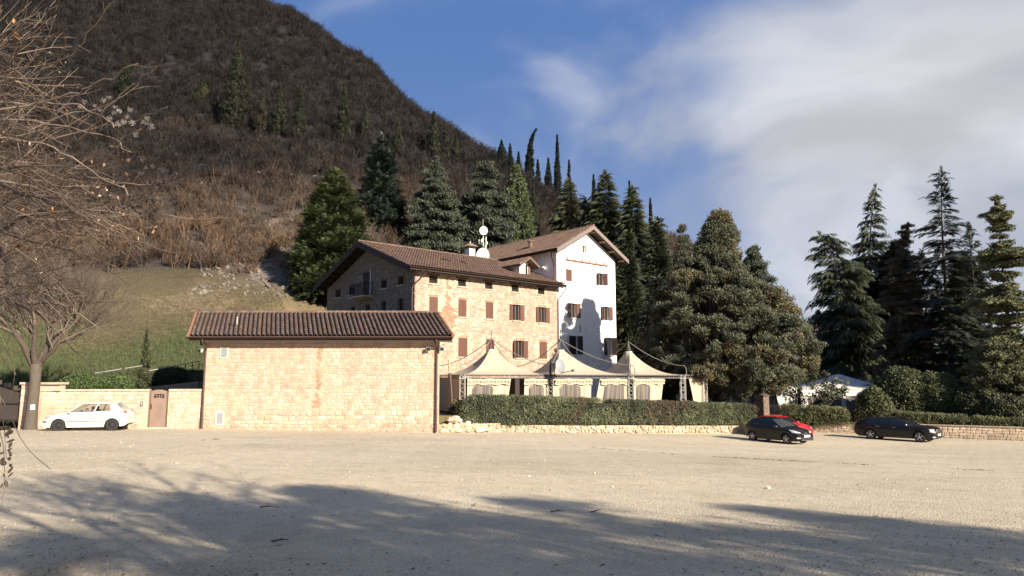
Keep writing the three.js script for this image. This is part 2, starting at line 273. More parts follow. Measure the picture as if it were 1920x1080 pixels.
// ================= stone masonry =================
// coursed rubble as quads in a wall's own plane; skip(u, v) leaves openings out
function courses(w, h, o) {
  const R = rnd(o.seed), out = []; let v = 0; const wave = (u, r) => (vn(u * .9 + r * 3.1, r * 7.7, o.seed) - .5) * o.h * .45;
  for (let r = 0; v < h; r++) {
    let hh = o.h * lerp(.7, 1.35, R()); if (v + hh > h - o.h * .4) hh = h - v;
    let u = -R() * o.w; const rows = [];
    while (u < w) {
      let ww = o.w * lerp(.55, 1.6, R() * R() * .6 + R() * .4); const u0 = Math.max(u, 0), u1 = Math.min(u + ww, w); u += ww; if (u1 - u0 < .05) continue;
      const split = hh > o.h * 1.05 && R() < .3, parts = split ? [[0, lerp(.4, .6, R())], null] : [[0, 1]]; if (split) parts[1] = [parts[0][1], 1];
      for (const [a, b] of parts) {
        const j = () => (R() - .5) * o.jit, g = o.gap, lo = (x) => v + hh * a + (a === 0 ? (r ? wave(x, r) : 0) : 0), hi = (x) => v + hh * b + (b === 1 ? (v + hh >= h - 1e-6 ? 0 : wave(x, r + 1)) : 0);
        const q = [[u0 + g + j(), lo(u0) + g + j() * .6], [u1 - g + j(), lo(u1) + g + j() * .6], [u1 - g + j(), hi(u1) - g + j() * .6], [u0 + g + j(), hi(u0) - g + j() * .6]];
        q.forEach((p) => { p[0] = clamp(p[0], .005, w - .005); p[1] = clamp(p[1], .005, h - .005); });
        const cu = (q[0][0] + q[2][0]) / 2, cv = (q[0][1] + q[2][1]) / 2; if (o.skip && (o.skip(cu, cv) || q.some((p) => o.skip(p[0], p[1])))) continue;
        out.push(q);
      }
    }
    v += hh;
  }
  return out;
}
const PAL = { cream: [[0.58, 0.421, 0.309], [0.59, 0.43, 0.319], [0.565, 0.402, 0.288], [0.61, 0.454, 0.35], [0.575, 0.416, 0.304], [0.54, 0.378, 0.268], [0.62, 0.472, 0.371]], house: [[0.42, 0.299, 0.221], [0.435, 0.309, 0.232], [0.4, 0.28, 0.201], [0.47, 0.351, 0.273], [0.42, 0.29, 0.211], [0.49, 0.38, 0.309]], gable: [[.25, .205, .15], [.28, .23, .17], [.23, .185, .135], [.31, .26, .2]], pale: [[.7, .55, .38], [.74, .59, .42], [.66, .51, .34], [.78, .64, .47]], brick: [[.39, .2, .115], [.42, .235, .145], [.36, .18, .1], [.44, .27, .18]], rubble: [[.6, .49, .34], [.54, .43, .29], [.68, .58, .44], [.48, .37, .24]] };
function stoneInto(gb, q, R, c, depth, inset, MM) {
  const cx = q.reduce((s, p) => s + p[0], 0) / 4, cy = q.reduce((s, p) => s + p[1], 0) / 4, ring = [];
  for (let i = 0; i < 4; i++) { const a = q[i], p = q[(i + 3) % 4], n = q[(i + 1) % 4], k = lerp(.08, .28, R()), k2 = lerp(.08, .28, R()); ring.push([lerp(a[0], p[0], k), lerp(a[1], p[1], k)], [lerp(a[0], n[0], k2), lerp(a[1], n[1], k2)]); }
  const ob = ring.map(([x, y]) => V(x, y, 0).applyMatrix4(MM)), tl = (R() - .5) * .25, tm = (R() - .5) * .25;
  const ot = ring.map(([x, y]) => { const l = Math.hypot(x - cx, y - cy), k = Math.max(.3, 1 - inset / l), X = cx + (x - cx) * k, Y = cy + (y - cy) * k; return V(X, Y, depth * (1 + tl * (x - cx) / .15 + tm * (y - cy) / .1)).applyMatrix4(MM); });
  for (let i = 0; i < 8; i++) { const k = (i + 1) % 8; gb.quad(ob[i], ob[k], ot[k], ot[i], c); } for (let i = 1; i < 7; i++) gb.tri(ot[0], ot[i], ot[i + 1], c);
}
function shade(p, R, v = .22) { const k = 1 + (R() - .5) * v; return col(p[0] * k, p[1] * k * (1 + (R() - .5) * .05), p[2] * k * (1 + (R() - .5) * .1)); }
// lays stones on a wall plane given by matrix MM (x along, y up, z out)
function masonry(parent, MM, list, o) {
  const R = rnd(o.seed + 5), area = (q) => (q[1][0] - q[0][0] + q[2][0] - q[3][0]) * (q[3][1] - q[0][1] + q[2][1] - q[1][1]);
  const vis = list.slice().sort((a, b) => area(b) - area(a)), cut = o.parts ?? 0, rest = new GB(), name = o.name || 'stone';
  vis.forEach((q, i) => { const pal = o.pal, p = pal[Math.floor(R() * pal.length)], k = (o.dirt ? lerp(.8, 1, sstep(-.1, .55, q[0][1] - .2 * vn(q[0][0] * 1.3, 4, 9))) : 1) * (.88 + .2 * vn(q[0][0] * .7 + 9, q[0][1] * .9 + 3, o.seed)), c = shade(p.map((x) => x * k), R, .1), dep = (o.depth || .03) * lerp(.5, 1.3, R()); if (i < cut) { const g = new GB(); stoneInto(g, q, R, c, dep, o.inset || .018, MM); mesh(name, g, M.stone, parent); } else stoneInto(rest, q, R, c, dep, o.inset || .018, MM); });
  if (rest.p.length) mesh(name, rest, M.stone, parent, 'stuff');
}
// curved roof tiles laid from eave (P0 + U) up the slope (W)
function tiles(parent, P0, U, W, o) {
  const R = rnd(o.seed), nu = Math.round(U.length() / o.pitch), nw = Math.round(W.length() / o.row), N = V().crossVectors(U, W).normalize(), u = U.clone().divideScalar(nu), w = W.clone().divideScalar(nw), ud = U.clone().normalize(), list = [];
  for (let i = 0; i < nu; i++) for (let j = 0; j < nw; j++) {
    if (o.skip && o.skip((i + .5) / nu, (j + .5) / nw)) continue;
    const p = P0.clone().addScaledVector(u, i + .5 + (R() - .5) * .06).addScaledVector(w, j - .04 + (R() - .5) * .03), len = 1.12, r0 = o.pitch * .43, r1 = o.pitch * .36, gb = new GB(), k = shade(o.pal[Math.floor(R() * o.pal.length)], R, .35), A = [], B = [], n = 6;
    const a0 = p.clone().addScaledVector(N, .045), b0 = p.clone().addScaledVector(w, len).addScaledVector(N, .018);
    const nn = []; for (let q = 0; q <= n; q++) { const a = Math.PI * q / n, d = V().addScaledVector(ud, Math.cos(a)).addScaledVector(N, Math.sin(a)); nn.push(d); A.push(a0.clone().addScaledVector(d, r0)); B.push(b0.clone().addScaledVector(d, r1)); }
    for (let q = 0; q < n; q++) { gb.tri(A[q], B[q], B[q + 1], k, nn[q], nn[q], nn[q + 1]).tri(A[q], B[q + 1], A[q + 1], k, nn[q], nn[q + 1], nn[q + 1]); }
    list.push([gb, (j < 6 ? 0 : 1) * 1e4 + j]);
  }
  if (o.parts) list.sort((a, b) => a[1] - b[1]);
  const rest = new GB(); list.forEach(([g], i) => { if (i < (o.parts || 0)) mesh('roof_tile', g, M.tile, parent); else { rest.p.push(...g.p); rest.n.push(...g.n); rest.c.push(...g.c); } });
  if (rest.p.length) mesh('roof_tile', rest, M.tile, parent, 'stuff');
}
const TILE = [[.17, .1, .068], [.145, .088, .062], [.19, .118, .08], [.125, .08, .06], [.165, .11, .082], [.2, .12, .075]];

// ================= buildings =================
const I4 = new THREE.Matrix4(), MT = (x, y, z) => new THREE.Matrix4().makeTranslation(x, y, z);
const inRects = (L, m = 0) => (x, y) => L.some(([a, b, c, d]) => x > a - m && x < c + m && y > b - m && y < d + m);
function holedWall(w, outline, holes, depth) { const s = poly(outline); holes.forEach(([a, b, c, d]) => s.holes.push(rectPath(a, b, c, d))); return plate(s, depth); }
// ---- one window, origin at the lower left corner of its opening, wall plane z = 0 ----
function leafGeo(w, h, boards = 3) { const g = new GB(), f = .045; g.box(0, 0, 0, w, h, .022); for (let i = 0; i < boards; i++) g.box(f * .4 + i * (w - f * .8) / boards + .006, .012, .022, f * .4 + (i + 1) * (w - f * .8) / boards - .006, h - .012, .036); g.box(.02, h * .18, .036, w - .02, h * .18 + .07, .05).box(.02, h * .76, .036, w - .02, h * .76 + .07, .05); return g.geo(); }
const leaves = {}; const leafOf = (w, h) => leaves[w.toFixed(2) + h.toFixed(2)] ??= leafGeo(w, h);
function windowPart(parent, Mx, [u0, v0, u1, v1], type, o = {}) {
  const w = u1 - u0, h = v1 - v0, g = group('window', parent); g.applyMatrix4(Mx.clone().multiply(MT(u0, v0, 0)));
  const sill = new GB().box(-.12, -.11, -.08, w + .12, -.005, .09, null, .012), sm = o.sill || M.capStone; mesh('sill', sill, sm, g);
  if (type === 'vent') {
    mesh('lintel', new GB().box(-.2, h + .004, -.05, w + .2, h + .15, .045, null, .008), M.lintelWood, g); mesh('pane', new GB().box(0, 0, -.3, w, h, -.27), M.dark, g);  // no glass here: a black sheet paints the dark of the recess
    for (const x of [0, w - .06]) mesh('jamb', new GB().box(x, 0, -.1, x + .06, h, -.04), M.darkWood, g);
    for (let i = 0; i < 4; i++) mesh('bar', new GB().box(.06, h * (.12 + .22 * i), -.09, w - .06, h * (.12 + .22 * i) + .035, -.05), o.bar || M.darkWood, g); return g;
  }
  if (o.lintel) mesh('lintel', new GB().box(-.16, h + .004, -.05, w + .16, h + .15, .04, null, .008), M.lintelWood, g);
  const sh = o.mat || M.shutter;
  if (type === 'closed') for (const s of [0, 1]) { const l = mesh('shutter', leafOf(w / 2 - .006, h - .02), sh, g); l.position.set(s ? w / 2 + .003 : .003, .01, -.07); l.rotation.y = (s ? 1 : -1) * .015; }
  else {
    mesh('pane', new GB().box(.05, .05, -.24, w - .05, h - .05, -.22), M.glassDark, g);
    mesh('frame', new GB().box(0, 0, -.24, .06, h, -.17).box(w - .06, 0, -.24, w, h, -.17).box(.06, h - .06, -.24, w - .06, h, -.17).box(.06, 0, -.24, w - .06, .06, -.17).box(w / 2 - .04, .06, -.235, w / 2 + .04, h - .06, -.165), o.frame || M.lintelWood, g);
    if (o.curtain) mesh('curtain', new GB().box(.08, .06, -.3, w * .46, h - .06, -.28), M.canvasWhite, g);
    if (type === 'open') for (const s of [0, 1]) { const l = mesh('shutter', leafOf(w / 2 - .006, h - .02), sh, g); l.position.set(s ? w + .01 : -.01, .01, .02); l.rotation.y = s ? -(o.swing ?? .22) : Math.PI + (o.swing ?? .22); }
  }
  return g;
}
// gable-ended roof slab (outline in a plane), used with tiles
function slab(parent, name, A, B, C, D, th, mat) { // A B along the eave, D C along the ridge (upper faces), thickness downwards
  const g = new GB(), dn = (p) => p.clone().add(V(0, -th, 0)), a = dn(A), b = dn(B), c = dn(C), d = dn(D); g.quad(A, B, C, D).quad(d, c, b, a).quad(a, b, B, A).quad(b, c, C, B).quad(c, d, D, C).quad(d, a, A, D); return mesh(name, g, mat, parent);
}
function ridge(parent, A, B, r, seed) { const R = rnd(seed), n = Math.round(A.distanceTo(B) / .4), g = new GB(); for (let i = 0; i < n; i++) { const a = A.clone().lerp(B, i / n), b = A.clone().lerp(B, (i + 1.12) / n); a.y += .015; g.tube([a, b], [r * 1.08, r * .95], 8, shade(TILE[Math.floor(R() * 6)], R, .3)); } mesh('ridge_tile', g, M.tile, parent, 'stuff'); }

// ---------------- stone house ----------------
{
  const L = 15, D = 14.76, eave = 10.55, apex = 13.12, h = thing('stone_house', 'large three storey stone house with brown shutters, left of the white house', 'house', [HOUSE.x, HOUSE.y, HOUSE.z], HOUSE.a);
  const vents = [[1.25, 9.57, 2.05, 10.17], [4.01, 9.57, 4.82, 10.17], [6.76, 9.58, 7.58, 10.18], [9.63, 9.59, 10.45, 10.19], [12.67, 9.6, 13.47, 10.2]];
  const row2 = [[1.3, 7.14, 2.1, 8.5], [4.07, 7.13, 4.88, 8.5], [6.84, 7.13, 7.65, 8.5], [9.79, 7.14, 10.6, 8.5], [12.8, 7.12, 13.6, 8.48]], row3 = [[1.3, 3.96, 2.2, 5.45], [4.1, 3.96, 5.0, 5.45], [6.88, 3.98, 7.78, 5.45], [10.12, 3.97, 10.95, 5.45], [12.82, 3.96, 13.72, 5.45]];
  const doors = [[4, .05, 5.2, 2.3], [9.8, .05, 11, 2.3]], holes = [...vents, ...row2, ...row3, ...doors];
  const front = MT(0, 0, 0), gm = new THREE.Matrix4().makeBasis(V(0, 0, 1), V(0, 1, 0), V(-1, 0, 0)).setPosition(0, 0, -D);
  mesh('wall', holedWall(0, [[0, -1], [L, -1], [L, eave], [0, eave]], holes, .4), M.mortar, h);
  // gable (x runs from the back corner to the near corner)
  const gv = [[1.6, 9.46, 2.6, 10.12], [4.15, 9.46, 5.25, 10.12], [9.65, 9.5, 10.55, 10.14], [12.27, 9.52, 13.1, 10.14]], gd = [6.6, 9.08, 7.9, 11.13], g2 = [[4.5, 7.15, 5.4, 8.4], [7.1, 7.1, 8.0, 8.4], [9.7, 7.12, 10.55, 8.44], [12.25, 7.14, 13.15, 8.47]];
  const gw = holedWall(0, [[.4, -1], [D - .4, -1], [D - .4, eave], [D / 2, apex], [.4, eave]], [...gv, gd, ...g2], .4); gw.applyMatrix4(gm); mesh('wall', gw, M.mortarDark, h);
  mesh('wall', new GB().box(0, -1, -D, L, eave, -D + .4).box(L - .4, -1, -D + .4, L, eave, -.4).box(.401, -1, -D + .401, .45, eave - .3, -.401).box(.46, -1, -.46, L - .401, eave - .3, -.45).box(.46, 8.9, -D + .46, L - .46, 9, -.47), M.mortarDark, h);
  // masonry: brick patch down the facade, brick rims round the windows
  const patch = (x, y) => x > lerp(2.3, 2.72, sstep(6.5, 9, y)) + (vn(x * 4, y * 3, 3) - .5) * .3 && x < lerp(3.95, 3.35, sstep(6.5, 8.8, y)) + (vn(x * 4 + 9, y * 3, 3) - .5) * .4 && y > 6.3 + (vn(x * 3, 5, 1) - .5) * .5;
  const rims = [...row2, ...row3].map(([a, b, c, d]) => [a - .24, b - .12, c + .24, d + .22]), inHole = inRects(holes.map(([a, b, c, d]) => [a - .02, b - .1, c + .02, d + .02])), inRim = inRects(rims), lint = inRects(vents.map(([a, b, c, d]) => [a - .2, d, c + .2, d + .16]));
  masonry(h, front, courses(L, eave - .25, { h: .19, w: .36, gap: .012, jit: .035, seed: 11, skip: (x, y) => inHole(x, y) || inRim(x, y) || patch(x, y) || lint(x, y) || y < 1 }), { pal: PAL.house, seed: 12, depth: .035 });
  masonry(h, front, courses(L, eave - .25, { h: .085, w: .25, gap: .008, jit: .006, seed: 13, skip: (x, y) => inHole(x, y) || lint(x, y) || !(inRim(x, y) || patch(x, y)) || y < 1 }), { pal: PAL.brick, seed: 14, depth: .03, inset: .01, name: 'brick' });
  const gh = inRects([...gv, gd, ...g2].map(([a, b, c, d]) => [a - .03, b - .11, c + .03, d + .03])), gl = inRects([...gv, gd].map(([a, b, c, d]) => [a - .2, d, c + .2, d + .17]));
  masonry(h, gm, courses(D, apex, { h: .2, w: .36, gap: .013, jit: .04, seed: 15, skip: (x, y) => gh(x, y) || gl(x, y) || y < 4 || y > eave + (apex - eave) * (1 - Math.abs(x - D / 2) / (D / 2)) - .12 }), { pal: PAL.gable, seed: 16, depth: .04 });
  // windows
  vents.forEach((r) => windowPart(h, front, r, 'vent')); row2.forEach((r, i) => windowPart(h, front, r, i > 2 ? 'open' : 'closed', { curtain: i > 2 })); row3.forEach((r, i) => windowPart(h, front, r, i === 3 ? 'open' : 'closed', { swing: .5 }));
  gv.forEach((r) => windowPart(h, gm, r, 'vent')); g2.forEach((r) => windowPart(h, gm, r, 'pane', { curtain: true }));
  doors.forEach(([a, b, c, d]) => { const g = group('door', h); g.applyMatrix4(MT(a, b, 0)); mesh('panel', leafOf(c - a, d - b), M.shutterDark, g).position.z = -.2; });
  { const [a, b, c, d] = gd, g = group('balcony', h); g.applyMatrix4(gm.clone().multiply(MT(a, b, 0))); const w = c - a; mesh('door', leafOf(w, d - b), M.shutterDark, g).position.z = -.15; mesh('lintel', new GB().box(-.18, d - b, -.05, w + .18, d - b + .16, .04), M.lintelWood, g);
    mesh('slab', new GB().box(-.6, -.16, -.1, w + .6, -.02, .95), M.capStone, g); const r = new GB(); for (let i = 0; i <= 16; i++) { const x = lerp(-.56, w + .56, i / 16); r.box(x - .01, -.02, .88, x + .01, .98, .9); } for (const s of [-.57, w + .55]) for (let i = 0; i < 5; i++) r.box(s, -.02, .1 + i * .16, s + .02, .98, .12 + i * .16); r.box(-.58, .98, .86, w + .58, 1.02, .92).box(-.58, .98, 0, -.55, 1.02, .86).box(w + .55, .98, 0, w + .58, 1.02, .86); mesh('railing', r, M.iron, g); mesh('post', new GB().box(w + .2, 0, .12, w + .25, 2.2, .17), M.whitePaint, g); }
  // roof
  const ry = 13.62, zr = -D / 2, A = V(-1, eave - .02, .85), B = V(L + .3, eave - .02, .85), C = V(L - .02, ry, zr), E = V(-1, ry, zr), A2 = V(L - .02, eave - .02, -D - .85), B2 = V(-1, eave - .02, -D - .85);
  const roof = group('roof', h); slab(roof, 'deck', A, B, V(L + .3, ry - .13 - .0, zr + .3).lerp(C, 1), E, .2, M.darkWood); slab(roof, 'deck', A2, B2, E, C, .2, M.darkWood);
  tiles(roof, A.clone().add(V(0, .02, .03)), V(L + 1.28, 0, 0), V(0, ry - eave, zr - .85), { pitch: .25, row: .38, seed: 21, pal: TILE, skip: (u, w) => (w > .08 && u > .985) || (w > .45 && w < .57 && ((u > .36 && u < .40) || (u > .47 && u < .51))) });
  tiles(roof, A2.clone().add(V(0, .02, -.03)), V(-(L + .96), 0, 0), V(0, ry - eave, -(zr - .85)), { pitch: .3, row: .5, seed: 22, pal: TILE });
  ridge(roof, E.clone().add(V(0, .06, 0)), C.clone().add(V(0, .06, 0)), .13, 23);
  const rv = V(0, ry - eave, zr - .85).normalize(), un = V(0, -rv.z, rv.y);
  for (const u of [.38, .49]) { const p = A.clone().lerp(B, u).addScaledVector(rv, .51 * 8.8).addScaledVector(un, .03), g = new GB(), q = p.clone().add(V(.62, 0, 0)), r = rv.clone().multiplyScalar(.95); g.quad(p, q, q.clone().add(r), p.clone().add(r)); mesh('skylight', g, S(col(.25, .27, .3), { roughness: .08, metalness: .3 }), roof); }
  { const g = new GB(); for (let i = 0; i < 30; i++) { const x = lerp(-.9, L + .1, i / 29); g.tube([V(x, eave - .28, .75), V(x, eave - .06, .02)], .055, 4); } mesh('rafter', g, M.darkWood, roof, 'stuff');
    for (const s of [1, -1]) for (let i = 0; i < 9; i++) { const z = s > 0 ? lerp(.4, zr, i / 8.5) : lerp(-D - .4, zr, i / 8.5), y = lerp(eave, ry, 1 - Math.abs(z - zr) / (-zr + .85)) - .34; mesh('rafter', new GB().box(-.95, y - .08, z - .07, .05, y + .08, z + .07), M.darkWood, roof); } }
  for (const s of [1, -1]) { const z0 = s > 0 ? .87 : -D - .87; const g = new GB(), dz = s > 0 ? 1 : -1; const p0 = V(-1.05, eave + .03, z0), p1 = V(-1.05, ry + .05, zr); const dn = V(0, -.5, 0), t = V(.05, 0, 0), q = [p0, p1, p1.clone().add(dn), p0.clone().add(dn)]; const q2 = q.map((p) => p.clone().add(t)); g.quad(...(dz > 0 ? q : q.slice().reverse())).quad(...(dz > 0 ? q2.slice().reverse() : q2)).quad(q[0], q2[0], q2[1], q[1]).quad(q[3], q[2], q2[2], q2[3]); mesh('barge_board', g, M.darkWood, roof); }
  const gutter = (x0, x1, y, z, par) => { const g = new GB(), n = 7; for (let i = 0; i < n; i++) { const a = Math.PI + Math.PI * i / n, b = Math.PI + Math.PI * (i + 1) / n, p = (t, x) => V(x, y + Math.sin(t) * .075, z + Math.cos(t) * .075); g.quad(p(a, x0), p(a, x1), p(b, x1), p(b, x0)).quad(p(b, x0), p(b, x1), p(a, x1), p(a, x0)); } g.bar(V(x0, y, z + .08), V(x1, y, z + .08), .014); mesh('gutter', g, M.copper, par); };
  gutter(-1, L + .3, eave - .03, .95, roof);
  mesh('downpipe', new GB().tube([V(.5, eave - .1, .95), V(.45, eave - .35, .7), V(-.3, eave - 1.35, .06), V(-.32, eave - 1.5, .0), V(-.32, 0, -.02)].map((p) => V(p.x, p.y, p.z + .1)), .05, 7), M.copper, h);
  mesh('downpipe', new GB().tube([V(L + .2, eave - .1, .95), V(L + .2, eave - .45, .9), V(L + .05, eave - 1.2, .18), V(L + .05, eave - 1.4, .12), V(L + .05, 0, .12)], .05, 7), M.copper, h);
  { // dormer
    const g = group('dormer', h), x = 12.35, fz = -1.35, yb = 11.3, top = 12.55; mesh('wall', new GB().box(x - .62, 10.9, fz - 2.6, x + .62, top - .1, fz).add(plate(poly([[x - .62, top - .1], [x + .62, top - .1], [x, top + .28]]), 2.4), MT(0, 0, fz)), M.plaster, g);
    mesh('post', new GB().box(x + .35, yb, fz, x + .62, top - .1, fz + .05), M.lintelWood, g); mesh('opening', new GB().box(x + .05, yb + .1, fz + .003, x + .3, top - .2, fz + .012), M.dark, g);
    for (const s of [-1, 1]) { const e0 = V(x + s * 1.15, top - .4, fz + .75), e1 = V(x + s * 1.15, top - .4, fz - 3.6), r0 = V(x, top + .36, fz + .75), r1 = V(x, top + .36, fz - 3.6); s > 0 ? slab(g, 'roof', e0, e1, r1, r0, .13, M.lintelWood) : slab(g, 'roof', e1, e0, r0, r1, .13, M.lintelWood); s > 0 ? tiles(g, e0, e1.clone().sub(e0), r0.clone().sub(e0), { pitch: .25, row: .36, seed: 31, pal: TILE }) : tiles(g, e1, e0.clone().sub(e1), r1.clone().sub(e1), { pitch: .25, row: .36, seed: 32, pal: TILE }); }
  }
  { // chimney
    const g = group('chimney', h), x = 11.1, z = -D / 2 - .4, y = 14.5; mesh('stack', new GB().box(x - .34, 12.6, z - .34, x + .34, y, z + .34, null, .015), M.plaster, g);
    for (const a of [-.29, .29]) for (const b of [-.29, .29]) mesh('chimney_leg', new GB().box(x + a - .05, y, z + b - .05, x + a + .05, y + .22, z + b + .05), M.lintelWood, g);
    const c = new THREE.ConeGeometry(.85, .42, 4, 1); c.rotateY(Math.PI / 4); c.translate(x, y + .43, z); mesh('cap', new GB().add(c, null, col(.3, .2, .13)).add(new THREE.ConeGeometry(.1, .25, 6), MT(x, y + .72, z), col(.4, .3, .22)), M.tile, g);
  }
  { // aerial mast with two dishes
    const m = thing('aerial_mast', 'tall aerial mast with two round white dishes behind the stone house ridge', 'antenna'), q = V(13.3, 12.7, -D / 2 - 1.2).applyAxisAngle(V(0, 1, 0), HOUSE.a); m.position.set(q.x + HOUSE.x, q.y + HOUSE.y, q.z + HOUSE.z); const y = 0;
    mesh('mast', new GB().bar(V(0, y, 0), V(0, y + 4.3, 0), .045, 7).bar(V(.28, y, .1), V(.28, y + 3.4, .1), .06, 7).bar(V(-.02, y + 4.2, 0), V(-.02, y + 5.2, 0), .018, 5), M.greyPaint, m); mesh('base', new GB().box(-.05, -.5, -.12, .45, .75, .25), M.dark, m);
    const dish = (r, x, yy, z, ry) => { const g = new THREE.SphereGeometry(r * 1.6, 20, 6, 0, 2 * Math.PI, 0, .68); g.translate(0, -r * 1.6 * Math.cos(.68), 0); g.rotateX(-Math.PI / 2 + .25); g.scale(1, 1.05, .7); const o = mesh('dish', g, S(col(.72, .71, .68), { roughness: .5, side: THREE.DoubleSide }), m); o.position.set(x, yy, z); o.rotation.y = ry; };
    dish(.72, 0, y + 1.5, .35, .55); dish(.42, .06, y + 4.0, .25, .35);
    const a = new GB(), R = rnd(5); for (let i = 0; i < 14; i++) { const yy = y + 2.2 + R() * .9, an = R() * 6; a.bar(V(0, yy, 0), V(Math.cos(an) * .38, yy + (R() - .5) * .2, Math.sin(an) * .38), .03, 4); a.box(Math.cos(an) * .38 - .06, yy - .14, Math.sin(an) * .38 - .04, Math.cos(an) * .38 + .06, yy + .14, Math.sin(an) * .38 + .04); } mesh('antenna_array', a, M.greyPaint, m);
  }
}
// ---------------- white tower house ----------------
{
  const W = 7.93, D = 14.3, eave = 13.75, apex = 16.05, p = V(15, 0, 0).applyAxisAngle(V(0, 1, 0), HOUSE.a), h = thing('white_tower_house', 'tall white plastered house with gable front and brown shutters, right of the stone house', 'house', [HOUSE.x + p.x, HOUSE.y, HOUSE.z + p.z], HOUSE.a);
  const r1 = [[1.15, 11.07, 1.95, 12.2], [5.45, 11.07, 6.25, 12.25]], r2 = [[1.65, 7.76, 2.45, 9.1], [6.1, 7.76, 6.9, 9.08]], r3 = [[1.55, 4.42, 2.55, 6.12], [6.3, 4.42, 7.3, 6.14]], at_ = [[3.28, 13.98, 3.88, 14.65]], holes = [...r1, ...r2, ...r3, ...at_];
  mesh('wall', holedWall(0, [[.004, -1], [W, -1], [W, eave], [W / 2, apex], [.004, eave]], holes, .4), M.plaster, h);
  mesh('wall', new GB().box(.004, -1, -D, .4, eave, -.4).box(W - .4, -1, -D, W, eave, -.4).box(.4, -1, -D, W - .4, eave, -D + .4).box(.4, 4, -.46, W - .4, eave - .2, -.45).box(.4, 8, -D + .4, W - .4, 8.1, -.47).add(plate(poly([[.004, eave], [W, eave], [W / 2, apex]]), .4), MT(0, 0, -D + .4)), M.plaster, h);
  const wp = { sill: M.whitePaint };
  windowPart(h, I4, r1[0], 'closed', wp); windowPart(h, I4, r1[1], 'open', { ...wp, swing: 1.0, curtain: true }); r2.forEach((r) => windowPart(h, I4, r, 'open', { ...wp, swing: .55, curtain: true })); r3.forEach((r, i) => windowPart(h, I4, r, 'open', { ...wp, swing: i ? 1.2 : 1.0, mat: M.shutterDark, curtain: true, frame: M.shutterDark })); windowPart(h, I4, at_[0], 'pane', { sill: M.whitePaint, frame: M.greyPaint });  // lowest row: shadow on shutters and frames painted in with the dark material
  { const c = new GB(); for (let i = 0; i < 22; i++) c.box(1.1 + i * .26, 13.0, 0, 1.1 + i * .26 + .25, 13.1, .16); mesh('brick_ledge', c, S(col(.35, .16, .09), { map: T.mottle }), h); const n = new GB(); for (let i = 0; i < 6; i++) n.box(1.3 + i * .98, 13.14, .002, 1.3 + i * .98 + .14, 13.36, .03); mesh('pigeon_hole', n, M.lintelWood, h); const t = new GB(); for (const [x, y] of [[2.9, 6.5], [5.5, 6.5], [6.95, 10], [.5, 10.6]]) t.box(x, y, .003, x + .05, y + .6, .05); mesh('wall_anchor', t, M.iron, h); }
  const ry = 16.42, x0 = -.85, x1 = W + .95, zf = .95, zb = -D - .5, lf = V(x0, eave - .08, zf), lb = V(x0, eave - .08, zb), rf = V(x1, eave - .08, zf), rb = V(x1, eave - .08, zb), tf = V(W / 2, ry, zf), tb = V(W / 2, ry, zb), roof = group('roof', h);
  slab(roof, 'deck', lb, lf, tf, tb, .16, M.darkWood); slab(roof, 'deck', rf, rb, tb, tf, .16, M.darkWood);
  tiles(roof, lb.clone().add(V(0, .02, 0)), lf.clone().sub(lb), tb.clone().sub(lb), { pitch: .25, row: .38, seed: 41, pal: TILE }); tiles(roof, rf.clone().add(V(0, .02, 0)), rb.clone().sub(rf), tf.clone().sub(rf), { pitch: .25, row: .38, seed: 42, pal: TILE }); ridge(roof, tf.clone().add(V(0, .05, 0)), tb.clone().add(V(0, .05, 0)), .13, 43);
  for (const [e, s] of [[lf, 1], [rf, -1]]) { const g = new GB(), q = [e, tf, tf.clone().add(V(0, -.36, 0)), e.clone().add(V(0, -.36, 0))].map((v) => v.clone().add(V(0, .05, .02))), k = q.map((v) => v.clone().add(V(0, 0, -.06))); s < 0 ? q.reverse() : 0; s < 0 ? k.reverse() : 0; g.quad(q[3], q[2], q[1], q[0]).quad(k[0], k[1], k[2], k[3]).quad(q[0], q[1], k[1], k[0]).quad(k[3], k[2], q[2], q[3]); mesh('barge_board', g, S(col(.2, .165, .145), { map: T.wood }), roof); }
  for (const s of [-1, 1]) for (let i = 0; i < 4; i++) { const f = .1 + i * .28, x = s < 0 ? lerp(x0, W / 2, f) : lerp(x1, W / 2, f), y = lerp(eave - .08, ry, f) - .3; mesh('rafter', new GB().box(x - .09, y - .1, -.02, x + .09, y + .07, .8), M.rafter, roof); }
  { const g = new GB(), n = 7; for (let i = 0; i < n; i++) { const a = Math.PI + Math.PI * i / n, b = Math.PI + Math.PI * (i + 1) / n, f = (t, z) => V(x0 - .06 + Math.cos(t) * .07, eave - .1 + Math.sin(t) * .07, z); g.quad(f(a, zb), f(a, zf), f(b, zf), f(b, zb)).quad(f(b, zb), f(b, zf), f(a, zf), f(a, zb)); } mesh('gutter', g, M.copper, roof); }
  mesh('downpipe', new GB().tube([V(-.85, eave - .2, .3), V(-.8, eave - .5, .1), V(-.1, eave - 1.2, -.25), V(-.08, eave - 1.5, -.3), V(-.08, 10, -.3)], .05, 6), M.copper, h);
  mesh('vent_pipe', new GB().tube([V(.9, 14.2, -4.5), V(.9, 15.3, -4.5)], .2, 9).tube([V(.9, 15.3, -4.5), V(.9, 15.42, -4.5)], .32, 9), M.lintelWood, roof);
  mesh('wall_lamp', new GB().box(-.2, 12.2, -1.6, 0, 12.4, -1.4).add(new THREE.SphereGeometry(.16, 10, 8), MT(-.25, 12.3, -1.5)), M.whitePaint, h);
}
